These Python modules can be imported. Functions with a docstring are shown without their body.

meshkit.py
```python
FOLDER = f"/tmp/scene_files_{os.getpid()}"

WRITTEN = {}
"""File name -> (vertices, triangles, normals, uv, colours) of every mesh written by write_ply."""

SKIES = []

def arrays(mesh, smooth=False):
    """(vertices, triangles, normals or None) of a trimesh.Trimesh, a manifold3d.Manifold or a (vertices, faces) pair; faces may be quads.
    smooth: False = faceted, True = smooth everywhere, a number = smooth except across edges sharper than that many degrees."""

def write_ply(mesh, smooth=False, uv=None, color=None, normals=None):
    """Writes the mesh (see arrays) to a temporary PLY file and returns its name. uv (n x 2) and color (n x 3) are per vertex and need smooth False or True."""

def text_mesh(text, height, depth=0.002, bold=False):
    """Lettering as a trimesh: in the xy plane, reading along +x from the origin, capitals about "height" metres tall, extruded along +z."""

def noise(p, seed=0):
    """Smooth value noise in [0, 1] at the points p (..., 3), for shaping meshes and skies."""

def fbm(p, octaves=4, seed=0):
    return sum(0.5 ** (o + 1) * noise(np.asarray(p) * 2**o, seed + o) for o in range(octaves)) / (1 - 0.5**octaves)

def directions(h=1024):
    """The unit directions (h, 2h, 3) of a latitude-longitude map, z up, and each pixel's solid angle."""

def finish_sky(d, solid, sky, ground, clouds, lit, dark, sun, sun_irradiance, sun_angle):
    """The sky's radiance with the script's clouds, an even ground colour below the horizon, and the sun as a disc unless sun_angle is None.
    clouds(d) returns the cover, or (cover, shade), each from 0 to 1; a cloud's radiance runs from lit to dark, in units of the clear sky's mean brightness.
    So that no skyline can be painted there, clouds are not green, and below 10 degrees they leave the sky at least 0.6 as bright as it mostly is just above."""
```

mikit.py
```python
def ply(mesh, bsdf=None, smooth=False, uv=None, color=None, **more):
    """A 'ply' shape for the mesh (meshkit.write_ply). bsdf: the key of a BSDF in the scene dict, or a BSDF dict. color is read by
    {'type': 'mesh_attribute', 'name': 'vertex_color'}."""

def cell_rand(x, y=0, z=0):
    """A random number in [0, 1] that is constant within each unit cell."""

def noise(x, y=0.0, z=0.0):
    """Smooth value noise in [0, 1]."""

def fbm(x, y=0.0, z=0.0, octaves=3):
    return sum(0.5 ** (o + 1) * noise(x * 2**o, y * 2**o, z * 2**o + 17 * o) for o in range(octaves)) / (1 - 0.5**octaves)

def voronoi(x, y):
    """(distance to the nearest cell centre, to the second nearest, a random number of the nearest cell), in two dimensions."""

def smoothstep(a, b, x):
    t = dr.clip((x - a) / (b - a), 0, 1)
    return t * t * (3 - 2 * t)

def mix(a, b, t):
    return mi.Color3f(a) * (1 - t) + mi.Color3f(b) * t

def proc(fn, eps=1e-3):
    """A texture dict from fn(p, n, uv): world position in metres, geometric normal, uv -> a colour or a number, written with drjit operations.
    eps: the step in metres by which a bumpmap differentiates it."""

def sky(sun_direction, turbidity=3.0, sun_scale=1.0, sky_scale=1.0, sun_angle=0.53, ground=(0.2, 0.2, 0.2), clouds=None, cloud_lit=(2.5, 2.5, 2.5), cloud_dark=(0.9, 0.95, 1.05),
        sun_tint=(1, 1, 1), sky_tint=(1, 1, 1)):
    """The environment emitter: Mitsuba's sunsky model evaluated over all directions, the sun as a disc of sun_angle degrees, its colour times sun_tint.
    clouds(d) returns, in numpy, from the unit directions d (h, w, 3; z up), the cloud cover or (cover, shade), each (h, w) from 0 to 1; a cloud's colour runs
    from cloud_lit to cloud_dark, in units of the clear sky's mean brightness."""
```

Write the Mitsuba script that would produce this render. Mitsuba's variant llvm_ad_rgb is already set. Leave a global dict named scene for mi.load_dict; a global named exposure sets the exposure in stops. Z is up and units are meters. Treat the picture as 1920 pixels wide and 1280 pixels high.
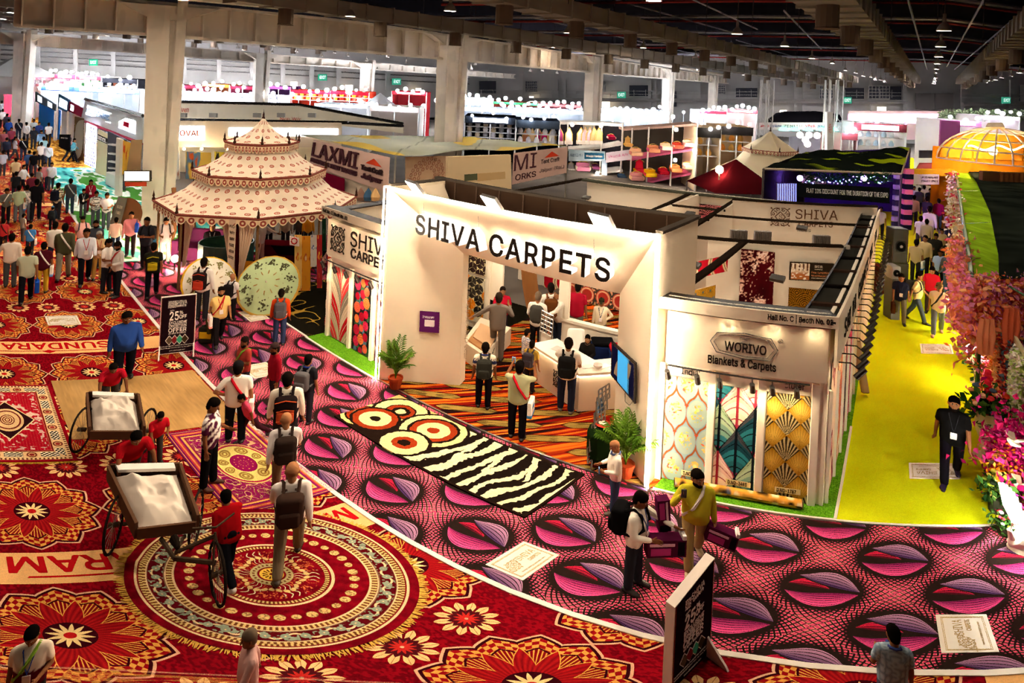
import math, random, numpy as np, trimesh, manifold3d, shapely, drjit as dr, mitsuba as mi, mikit, meshkit
from mikit import ply, proc, noise, fbm, voronoi, cell_rand, smoothstep, mix
from meshkit import text_mesh
T = mi.ScalarTransform4f
scene, labels = {}, {}
 # ---------------------------------------------------------------- camera, exposure
CAM_H, ROLL, FOCAL, PP = 8.0, math.atan(.047), 1250., (960., 142.)
cr, sr = math.cos(ROLL), math.sin(ROLL)
scene['camera'] = {'type': 'perspective', 'fov': math.degrees(2 * math.atan(960 / FOCAL)), 'fov_axis': 'x',
 'to_world': T().look_at([0, 0, CAM_H], [0, 1, CAM_H], [-sr, 0, cr]),
 'principal_point_offset_x': 0.0, 'principal_point_offset_y': (640 - PP[1]) / 1280, 'near_clip': .1, 'far_clip': 400.}
exposure = 5.0
LIGHT_UNIT = 1 / 8     # every lamp below is written in brighter units; see the last lines
 # ---------------------------------------------------------------- helpers
def site(a, b):
 """Ground position of the surveyed floor plan point (a along the stand fronts, b across the aisle); the aisles bend like a fan."""
 X, Y = .8015 * a + .598 * b, -.598 * a + .8015 * b
 r, t = np.hypot(X, Y), np.arctan2(X, Y)
 d = 8.9767 / np.arctan(8 / r)
 x = .8922 * t * d
 return x + .375, d
def unp(u, v):
 a, b = u - PP[0], v - PP[1]
 return (a * cr + b * sr) / FOCAL, (-a * sr + b * cr) / FOCAL
def G(u, v, z=0.):
 """Survey: the point at height z seen at a survey mark."""
 xn, zn = unp(u, v)
 y = (CAM_H - z) / zn
 return np.array([xn * y, y, z])
def P(u, v, y):
 xn, zn = unp(u, v)
 return np.array([xn * y, y, CAM_H - zn * y])
def lin(h):
 """sRGB hex or 0..255 triple -> linear rgb"""
 if isinstance(h, str): h = [int(h[i:i + 2], 16) for i in (0, 2, 4)]
 c = np.asarray(h, float) / 255
 return np.where(c <= .04045, c / 12.92, ((c + .055) / 1.055) ** 2.4)
def L(h): return [float(x) for x in lin(h)]
def C3(h): return mi.Color3f(*L(h))
def mat(h, rough=.9, metal=0., coat=0.):
 """A plain material, made once per look."""
 key = f"look_{h}_{int(rough*100)}_{int(metal*100)}_{int(coat*100)}"
 if key not in scene:
  if metal: d = {'type': 'principled', 'base_color': {'type': 'rgb', 'value': L(h)}, 'roughness': rough, 'metallic': metal}
  elif rough < .7: d = {'type': 'roughplastic', 'diffuse_reflectance': {'type': 'rgb', 'value': L(h)}, 'alpha': rough * rough + .02, 'nonlinear': False}
  else: d = {'type': 'diffuse', 'reflectance': {'type': 'rgb', 'value': L(h)}}
  scene[key] = {'type': 'twosided', 'bsdf': d}
 return key
scene['look_vertex'] = {'type': 'twosided', 'bsdf': {'type': 'diffuse', 'reflectance': {'type': 'mesh_attribute', 'name': 'vertex_color'}}}
def pmat(key, fn, rough=None, bump=None):
 if rough: d = {'type': 'principled', 'base_color': proc(fn), 'roughness': rough, 'specular': .4}
 else: d = {'type': 'diffuse', 'reflectance': proc(fn)}
 scene[key] = {'type': 'twosided', 'bsdf': d}
 return key
COUNT, USED = {}, set()
def newkey(key):
 if key not in USED:
  USED.add(key); return key
 i = COUNT.get(key, 0) + 1
 COUNT[key] = i
 k = f'{key}_{i:03d}'; USED.add(k)
 return k
def thing(name, label, cat, group=None, kind=None):
 k = newkey(name)
 labels[k] = {'label': label, 'category': cat}
 if group: labels[k]['group'] = group
 if kind: labels[k]['kind'] = kind
 return k
def shape(key, mesh, m, smooth=False, glow=None, weight=None, to=None, label=None, **kw):
 d = dict(mesh) if isinstance(mesh, dict) else ply(mesh, None, smooth, **kw)
 d['bsdf'] = {'type': 'ref', 'id': m}
 if to is not None: d['to_world'] = to
 if glow is not None:
  d['emitter'] = {'type': 'area', 'radiance': {'type': 'rgb', 'value': [float(x) for x in glow]}}
  if weight is not None: d['emitter']['sampling_weight'] = float(weight)
 scene[key] = d
 if label: labels.setdefault(key, {})['label'] = label
 return key
def part(parent, name, mesh, m, **kw): return shape(newkey(parent + '__' + name), mesh, m, **kw)
def one(name, mesh, m, label, cat, group=None, **kw): return shape(thing(name, label, cat, group), mesh, m, **kw)
def struct(name, mesh, m, **kw):
 k = newkey(name); labels[k] = {'kind': 'structure'}
 if mesh is not None: shape(k, mesh, m, **kw)
 return k
  # mesh builders: (vertices, triangles) pairs
def cat(*ms):
 ms = [x for m in ms for x in (m if isinstance(m, list) else [m])]
 v, f, n = [], [], 0
 for m in ms:
  a, b = (np.asarray(m.vertices), np.asarray(m.faces)) if hasattr(m, 'vertices') else (np.asarray(m[0], float), np.asarray(m[1], int))
  if b.shape[1] == 4: b = np.vstack([b[:, :3], b[:, [0, 2, 3]]])
  v.append(a); f.append(b + n); n += len(a)
 return np.vstack(v), np.vstack(f)
HEX = np.array([[0, 3, 2, 1], [4, 5, 6, 7], [0, 1, 5, 4], [1, 2, 6, 5], [2, 3, 7, 6], [3, 0, 4, 7]])
def hexa(p): return np.asarray(p, float), np.vstack([HEX[:, :3], HEX[:, [0, 2, 3]]])
def box(x0, x1, y0, y1, z0, z1): return hexa([(x0, y0, z0), (x1, y0, z0), (x1, y1, z0), (x0, y1, z0), (x0, y0, z1), (x1, y0, z1), (x1, y1, z1), (x0, y1, z1)])
def cbox(c, s, rz=0.):
 v, f = box(-s[0] / 2, s[0] / 2, -s[1] / 2, s[1] / 2, -s[2] / 2, s[2] / 2)
 return rot(v, rz) + np.asarray(c, float), f
def rot(v, rz):
 c, s = math.cos(rz), math.sin(rz)
 return v @ np.array([[c, s, 0], [-s, c, 0], [0, 0, 1]])
def slab(p, t):
 """A plate over the four corners p (in order) with thickness t behind its front."""
 p = np.asarray(p, float); n = np.cross(p[1] - p[0], p[3] - p[0]); n /= np.linalg.norm(n)
 return hexa(np.vstack([p - n * t, p]))
def wall(pts, z0, z1, t, side=1):
 """A wall along the plan polyline pts (k x 2), its thickness t to the left (side=1) or right of the path; z0, z1 numbers or lists."""
 p = np.asarray(pts, float)[:, :2]; k = len(p)
 d = np.gradient(p, axis=0); d /= np.linalg.norm(d, axis=1, keepdims=True)
 q = p + np.stack([-d[:, 1], d[:, 0]], 1) * t * side
 z0, z1 = np.broadcast_to(z0, k), np.broadcast_to(z1, k)
 v = np.vstack([np.column_stack([p, z0]), np.column_stack([q, z0]), np.column_stack([q, z1]), np.column_stack([p, z1])])
 f = []
 for i in range(k - 1):
  for a, b in ((0, 1), (1, 2), (2, 3), (3, 0)): f += [(a * k + i, a * k + i + 1, b * k + i + 1, b * k + i)]
 f += [(0, k, 2 * k, 3 * k), (k - 1, 4 * k - 1, 3 * k - 1, 2 * k - 1)]
 f = np.array(f)
 if side > 0: f = f[:, ::-1]
 return v, np.vstack([f[:, :3], f[:, [0, 2, 3]]])
def line(a0, b0, a1, b1, n=8):
 """plan polyline -> ground points"""
 s = np.linspace(0, 1, n)
 return np.stack(site(a0 + (a1 - a0) * s, b0 + (b1 - b0) * s), 1)
def tube(pts, r, n=6, caps=True):
 p = np.asarray(pts, float); k = len(p); r = np.broadcast_to(r, k)
 d = np.gradient(p, axis=0); d /= np.linalg.norm(d, axis=1, keepdims=True) + 1e-12
 up = np.where(np.abs(d[:, 2:]) > .95, [[1., 0, 0]], [[0, 0, 1.]])
 x = np.cross(d, up); x /= np.linalg.norm(x, axis=1, keepdims=True); y = np.cross(d, x)
 t = np.arange(n) * 2 * np.pi / n
 v = (p[:, None] + (x[:, None] * np.cos(t)[None, :, None] + y[:, None] * np.sin(t)[None, :, None]) * r[:, None, None]).reshape(-1, 3)
 i, j = np.meshgrid(np.arange(k - 1), np.arange(n), indexing='ij'); i, j = i.ravel(), j.ravel(); j2 = (j + 1) % n
 f = np.vstack([np.stack([i * n + j, i * n + j2, (i + 1) * n + j2], 1), np.stack([i * n + j, (i + 1) * n + j2, (i + 1) * n + j], 1)])
 if caps:
  v = np.vstack([v, p[:1], p[-1:]]); c = k * n; j = np.arange(n); j2 = (j + 1) % n
  f = np.vstack([f, np.stack([j2, j, j * 0 + c], 1), np.stack([(k - 1) * n + j, (k - 1) * n + j2, j * 0 + c + 1], 1)])
 return v, f
def lathe(prof, n=24, c=(0, 0, 0), wob=None):
 """profile [(r, z), ...] from bottom to top"""
 pr = np.asarray(prof, float); k = len(pr); t = np.arange(n) * 2 * np.pi / n
 R = pr[:, :1] * (np.ones(n)[None] if wob is None else wob(t[None], pr[:, 1:]))
 v = np.stack([R * np.cos(t), R * np.sin(t), np.broadcast_to(pr[:, 1:], (k, n))], -1).reshape(-1, 3) + np.asarray(c, float)
 i, j = np.meshgrid(np.arange(k - 1), np.arange(n), indexing='ij'); i, j = i.ravel(), j.ravel(); j2 = (j + 1) % n
 return v, np.vstack([np.stack([i * n + j, i * n + j2, (i + 1) * n + j2], 1), np.stack([i * n + j, (i + 1) * n + j2, (i + 1) * n + j], 1)])
def disc(c, r, n=16, z=0.): return lathe([(1e-4, z), (r, z)], n, c)
def grid(nx, ny, fn):
 """fn(s, t) -> (n, 3) points over the unit square; returns mesh, s, t"""
 s, t = np.meshgrid(np.linspace(0, 1, nx + 1), np.linspace(0, 1, ny + 1), indexing='ij'); s, t = s.ravel(), t.ravel()
 v = fn(s, t)
 i, j = np.meshgrid(np.arange(nx), np.arange(ny), indexing='ij'); i, j = i.ravel(), j.ravel(); w = ny + 1
 f = np.stack([i * w + j, (i + 1) * w + j, (i + 1) * w + j + 1, i * w + j + 1], 1)
 return (v, np.vstack([f[:, :3], f[:, [0, 2, 3]]])), s, t
def bil(p):
 p = np.asarray(p, float)
 return lambda s, t: (p[0] * ((1 - s) * (1 - t))[:, None] + p[1] * (s * (1 - t))[:, None] + p[2] * (s * t)[:, None] + p[3] * ((1 - s) * t)[:, None])
def carpet(a0, a1, b0, b1, z, step=.5, fall=True, na=None):
 """Floor covering over a plan rectangle: mesh, and its metres (a, b) as uv; edges drop to the floor."""
 nx, ny = max(1, int(round((a1 - a0) / step))), max(1, int(round((b1 - b0) / step)))
 def fn(s, t):
  x, y = site(a0 + (a1 - a0) * s, b0 + (b1 - b0) * t)
  return np.stack([x, y, np.full_like(x, z)], 1)
 m, s, t = grid(nx, ny, fn)
 uv = np.stack([a0 + (a1 - a0) * s, b0 + (b1 - b0) * t], 1)
 if fall:
  i = np.arange((nx + 1) * (ny + 1)).reshape(nx + 1, ny + 1)
  ring = np.concatenate([i[:, 0], i[-1, 1:], i[-2::-1, -1], i[0, -2:0:-1]])
  low = m[0][ring] * [1, 1, 0]; n0 = len(m[0]); k = len(ring)
  j = np.arange(k); q = np.stack([ring[j], n0 + j, n0 + (j + 1) % k, ring[(j + 1) % k]], 1)
  m = np.vstack([m[0], low]), np.vstack([m[1], q[:, :3], q[:, [0, 2, 3]]])
  uv = np.vstack([uv, uv[ring]])
 return m, uv
def frame(o, ex, ez):
 """4x4 with x along ex, y along ez (upright), z out of the page"""
 ex = np.asarray(ex, float); ex = ex / np.linalg.norm(ex); ez = np.asarray(ez, float); ez = ez - ex * (ez @ ex); ez /= np.linalg.norm(ez)
 m = np.eye(4); m[:3, 0], m[:3, 1], m[:3, 2], m[:3, 3] = ex, ez, np.cross(ex, ez), o
 return m
TEXTS = {}
def text(txt, height, o, ex, ez=(0, 0, 1), depth=.004, bold=False, width=None, center=False):
 k = (txt, bold)
 if k not in TEXTS: TEXTS[k] = text_mesh(txt, 1., 1., bold)
 m = TEXTS[k]; v = np.array(m.vertices)
 w = v[:, 0].max()
 v = v * [height if width is None else width / w, height, depth]
 if center: v[:, 0] -= v[:, 0].max() / 2
 M = frame(o, ex, ez)
 return v @ M[:3, :3].T + M[:3, 3], np.array(m.faces)
def swap(v, M): return v @ M[:3, :3].T + M[:3, 3]
 # ---------------------------------------------------------------- floors and carpets (uv = carpet metres)
PI = math.pi
def fr(x): return x - dr.floor(x)
def band(x, c, w, s=.01): return 1 - smoothstep(w, w + s, dr.abs(x - c))
def tri(x): return dr.abs(fr(x) - .5) * 2
def sel(m, a, b): return mix(b, a, dr.select(m, 1., 0.)) if not isinstance(m, mi.Float) else mix(b, a, m)
def quad(x, p):
 c = np.polyfit([q[0] for q in p], [q[1] for q in p], len(p) - 1)
 y = 0.
 for k in c: y = y * x + float(k)
 return y
def purple(p, n, uv):
 a, b = uv.x, uv.y
  # half-drop lattice 1.76 x 1.77
 gx, gy = (a - .9) / 1.757, (b - 7.14) / 1.77
 x1, y1 = gx - dr.round(gx), gy - dr.round(gy)
 x2, y2 = gx - .5 - dr.round(gx - .5), gy - .5 - dr.round(gy - .5)
 m = x1 * x1 + y1 * y1 < x2 * x2 + y2 * y2
 x, y = dr.select(m, x1, x2) * 1.757, dr.select(m, y1, y2) * 1.77
 r = dr.sqrt(x * x + y * y * 1.05) + 1e-4
 phi = dr.atan2(y, x) / (2 * PI)
 g = fr(gy * 2 + .25)
 col = mix(C3('e6307a'), C3('f2a58a'), smoothstep(.1, .9, tri(gy * 2 + .3)))
 w = .13 + .22 * (1 - smoothstep(.5, .84, r)) + .30 * (1 - smoothstep(.46, .60, r))
 k = dr.log(r) * 7.5
 s1, s2 = tri(phi * 42 + k), tri(phi * 42 - k)
 line = dr.maximum(1 - smoothstep(w, w + .1, 1 - s1), 1 - smoothstep(w, w + .1, 1 - s2))
 mesh = (r < .89 + .05 * dr.cos(phi * 72 * PI))
 cell = mix(C3('cf2a68'), C3('f09a90'), smoothstep(.0, 1., s1))
 col = sel(mesh, mix(cell, C3('1d1414'), line), col)
 col = mix(col, C3('241a18'), 1 - smoothstep(.49, .56, r))
 u, v = x / .46, y / .43
 def petal(top, low, x0, x1, cl, ch, nl, curve=.6):
  T_, B_ = quad(u, top), quad(u, low)
  s = (v - B_) / dr.maximum(T_ - B_, 1e-3)
  inside = (s > 0) & (s < 1) & (u > x0) & (u < x1)
  c = mix(cl, ch, dr.clip(s, 0, 1))
  c = mix(c, C3('1a1220'), (1 - smoothstep(.14, .30, 1 - tri(s * nl + .5))))
  return inside, c
 i, c = petal([(-.68, .66), (.13, .98), (.7, .62), (1, .0)], [(-.68, .66), (0, .27), (1, -.02)], -.68, 1, C3('3a2256'), C3('b484a4'), 5)
 col = sel(i, c, col)
 i, c = petal([(-.95, -.28), (-.3, -.3), (.4, -.16), (.97, -.18)], [(-.95, -.29), (-.4, -.88), (.3, -.9), (.97, -.18)], -.94, .97, C3('cf4684'), C3('7a1c50'), 6)
 col = sel(i, mix(c, c * mi.Color3f(1.5, 1.5, 1.35), smoothstep(.1, .9, -v)), col)
 i, c = petal([(-.9, .16), (-.45, .5), (.2, .03)], [(-.9, .14), (-.3, .05), (.2, .02)], -.9, .2, C3('3a1418'), C3('e0234a'), 3)
 col = sel(i & (v < quad(u, [(-.68, .60), (0, .20), (1, -.06)])), c, col)
 return col * (.9 + .2 * noise(a * 90, b * 90))
pmat('carpet_purple', purple)
def redfloral(p, n, uv):
 a, b = uv.x, uv.y
 base = mix(C3('5c0612'), C3('8e0a1a'), smoothstep(.35, .65, noise(a * 26, b * 40)) * .7 + .3 * noise(a * 60, b * 60))
 X = a + 14.7
 s = X - dr.floor(X / 7.95) * 7.95               # 0..7.95 from banner to banner
 j = dr.floor((s - .36) / 2.41)
 cx = .36 + 2.41 * (j + .5) + dr.select(j < .5, -.13, dr.select(j > 1.5, .13, 0.))
 odd = dr.select(dr.abs(j - 1) < .5, 0., 1.)
 t = (b - odd) / 2.0
 x, y = s - cx, (t - dr.round(t)) * 2.0
 r, phi = dr.sqrt(x * x + y * y) / 1.02 + 1e-4, dr.atan2(y, x) / (2 * PI)
 q = tri(phi * 12)                              # 1 at a lobe's tip, 0 between two lobes
 R = .84 + .15 * dr.sqrt(q) * (.5 + .5 * q)
 col = base
 gold, red, pale, dark = C3('dc9a48'), C3('8e0e18'), C3('dca888'), C3('330810')
 chk = fr(fr(phi * 36) + 0) < .5
 chk2 = fr((r - R * .6) * 8) < .5
 check = sel((chk & chk2) | (~chk & ~chk2), gold, red)
 fan = tri(phi * 96 + 3. * (q - .5) * (r - .6))
 fanc = mix(C3('7d0c16'), gold, smoothstep(.55, .75, fan))
 R2 = .60 + .12 * q
 pet = .36 + .36 * (1 - tri(phi * 12) * .9)
 petal = mix(C3('7a0d16'), C3('b51c1e'), tri(phi * 48 + r * 3) * .8)
 col = sel(r < R, pale, col); col = sel(r < R - .035, dark, col); col = sel(r < R - .075, check, col)
 col = sel(r < R2, dark, col); col = sel(r < R2 - .025, fanc, col)
 col = sel(r < pet, gold, col); col = sel(r < pet - .025, petal, col)
 q2 = tri(phi * 12 + .5)
 col = sel(r < .25, dark, col); col = sel(r < .09 + .14 * q2, C3('e9c98b'), col); col = sel(r < .06, C3('b5191c'), col)
  # small twelve-leaved flowers between the medallions
 dx = dr.minimum(dr.abs(s - 2.72), dr.abs(s - 5.23)) * dr.select(dr.abs(s - 2.72) < dr.abs(s - 5.23), dr.select(s < 2.72, -1., 1.), dr.select(s < 5.23, -1., 1.))
 ty = (b - .17) / 2.; yy = (ty - dr.round(ty)) * 2.
 dy = dr.abs(yy) - .45
 rd, ph = dr.sqrt(dx * dx + dy * dy) / .36 + 1e-4, dr.atan2(dy, dx) / (2 * PI)
 l = tri(ph * 12)
 col = sel((rd < .5 + .5 * dr.sqrt(l)) & (rd > .42) & (l > .25), mix(C3('f0c285'), C3('b06a3a'), band(l, 1., .02, .05)), col)
 col = sel(rd < .42 + .18 * l, C3('4a1218'), col); col = sel(rd < .18 + .22 * l, C3('c02a26'), col); col = sel(rd < .06, pale, col)
 col = sel(dr.abs(s - 3.975) > 3.975 - .36, C3('efb878'), col)
 return col * (.88 + .24 * noise(a * 120, b * 120))
pmat('carpet_red', redfloral)
def booth_floor(p, n, uv):
 a, b = uv.x, uv.y
 X, Y = .8015 * a + .598 * b, -.598 * a + .8015 * b      # the planks lie askew to the stand
 row = dr.floor(Y / .56); t = fr(Y / .56) - .5
 x = X / 1.75 + .5 * (row - 2 * dr.floor(row / 2)) + .12 * cell_rand(row)
 u = fr(x) - .5
 k = X * .55 - Y * 1.6
 hot = mix(C3('7a120e'), C3('e8641c'), smoothstep(.3, .8, noise(k * 11, Y * .8 - X * .2)))
 hot = mix(hot, C3('e88a30'), smoothstep(.76, .86, noise(k * 17 + 9, X * .4)) * .8)
 hot = mix(hot, C3('1f0e0e'), smoothstep(.54, .7, noise(k * 6 + 31, X * .5)))
 sand = mix(C3('94793c'), C3('4c3c20'), smoothstep(.45, .75, noise(X * 5, Y * 44)) * .8)
 e = .22 - dr.abs(t + u * .12) - .32 * smoothstep(.26, .46, dr.abs(u))
 c = mix(hot, C3('1c0f0d'), smoothstep(-.09, -.02, e) * .8)
 return mix(c, sand, smoothstep(0., .03, e))
pmat('carpet_booth', booth_floor)
def zebra(p, n, uv):
 a, b = (uv.x + 9.7) / 4.65, (uv.y - 7.08) / 1.77    # 0..1 along, 0..1 across
 x, y = a * 4.65, b * 1.77
 fz = (noise(x * 18, y * 18) - .5) * .06
 wv = x + .5 * noise(x * 1.0 + 4, y * .9) + .16 * noise(x * 3, y * 2.4) - y * .18 + fz * 1.1
 st = tri(wv * 2.9)
 z = sel((st > .42 + .3 * noise(x * 2.6, y * 1.4 + 7)) | (band(fr(wv * 1.45 + .25 + y * .5), .5, .06, .02) > .5) & (noise(x * 1.6, y * 1.6 + 3) > .5), C3('f0d6a6'), C3('17100d'))
 col = sel((x > 2.0 - .35 * y) & (y > .05) & (y < 1.72) & (x < 4.6), z, C3('1c120e'))
 circles = [(.28, .55, .5, [(.5, 'e2c07c'), (.4, '1c120e'), (.36, '8a2f16'), (.25, 'ecd08f'), (.12, '23140e')]),
  (.62, 1.25, .55, [(.62, '1c120e'), (.56, 'e9cb8b'), (.33, '1c120e'), (.3, '8a2f16'), (.2, '1c120e'), (.11, 'ecd08f')]),
  (1.62, 1.2, .55, [(.72, '1c120e'), (.66, 'e9cb8b'), (.52, '1c120e'), (.46, '8a2f16'), (.33, 'ecd08f'), (.12, '8a2f16')]),
  (.55, .62, .5, [(.52, '1c120e'), (.46, '8a2f16'), (.33, 'ecd08f'), (.11, '1c120e')]),
  (1.62, .42, .5, [(.52, '1c120e'), (.45, 'ecd08f'), (.24, '8a2f16'), (.12, '1c120e')])]
 tan = (y > 1.42) & (x < 1.2)
 col = sel(tan, C3('c9a868'), col)
 for cx, cy, _, rings in circles:
  r = dr.sqrt(dr.square(x - cx) + dr.square(y - cy)) + fz * .5
  for rad, c in rings: col = sel((r < rad) & (x < 2.5), C3(c), col)
 return col * (.8 + .4 * noise(uv.x * 60, uv.y * 60))
pmat('rug_zebra', zebra)
def roundrug(p, n, uv):
 x, y = uv.x + 5.97, uv.y - 3.46
 r, phi = dr.sqrt(x * x + y * y) / 1.7 + 1e-4, dr.atan2(y, x) / (2 * PI)
 col = mix(C3('5e0613'), C3('860a1c'), noise(x * 14, y * 14))
 gold, cream, sage, brown = C3('d9b877'), C3('e7c79a'), C3('8f9a86'), C3('6b3a20')
 for c, w, k in ((.925, .006, cream), (.855, .006, cream), (.73, .006, cream), (.675, .006, cream), (.42, .008, cream)): col = mix(col, k, band(r, c, w, .006))
 for c, w, nn in ((.89, .012, 180), (.87, .009, 150), (.70, .016, 130), (.38, .012, 90)): col = mix(col, mix(gold, brown, smoothstep(.3, .7, tri(phi * nn))), band(r, c, w, .006))
  # scrolling vine band
 vine = .79 + .03 * dr.sin(phi * 2 * PI * 22)
 col = mix(col, C3('4a0a14'), band(r, .79, .055, .01) * .8)
 col = mix(col, cream, band(r, vine, .006, .006))
 cur = dr.sqrt(dr.square((tri(phi * 22 + .25) - .5) * .11) + dr.square(r - .79))
 col = mix(col, sage, band(cur, .018, .008, .006)); col = mix(col, sage, smoothstep(.6, .75, noise(phi * 260, r * 46)) * band(r, .79, .045, .01))
  # chain of roses
 cr_ = dr.sqrt(dr.square((fr(phi * 36) - .5) * 2 * PI * .565 / 36) + dr.square(r - .565))
 size = .024 + .012 * tri(phi * 12)
 col = mix(col, mix(gold, brown, .7 * smoothstep(.4, .8, noise(x * 60, y * 60))), 1 - smoothstep(size, size + .008, cr_))
  # field: scrolls and red twigs
 f = smoothstep(.015, .03, .35 - r) * smoothstep(0., .02, r - .13)
 tw = smoothstep(.62, .70, noise(phi * 190 + r * 30, r * 70)) * f * band(tri(phi * 6), .1, .45, .1)
 col = mix(col, C3('c8663e'), tw)
 sc = band(fr(phi * 36 + .3 * dr.sin(r * 60)), .5, .08, .05) * f * (1 - band(tri(phi * 6), .1, .4, .1))
 col = mix(col, C3('d8c3a0'), sc)
 rose = dr.sqrt(dr.square((fr(phi * 30) - .5) * 2 * PI * .225 / 30) + dr.square(r - .225 - .02 * dr.cos(phi * 12 * PI)))
 col = mix(col, gold, 1 - smoothstep(.016, .024, rose))
 col = mix(col, C3('b9a676'), band(r, .125, .022, .006)); col = mix(col, brown, band(r, .125, .006, .006) * smoothstep(.4, .6, tri(phi * 24)))
 col = sel(r < .085, C3('e3b548'), col); col = sel((r < .066) & (r > .03), mix(C3('4a1612'), C3('e3b548'), smoothstep(.3, .5, tri(phi * 13))), col); col = sel(r < .016, C3('6a2a1a'), col)
 return col * (.85 + .3 * noise(x * 110, y * 110))
pmat('rug_round', roundrug)
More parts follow.
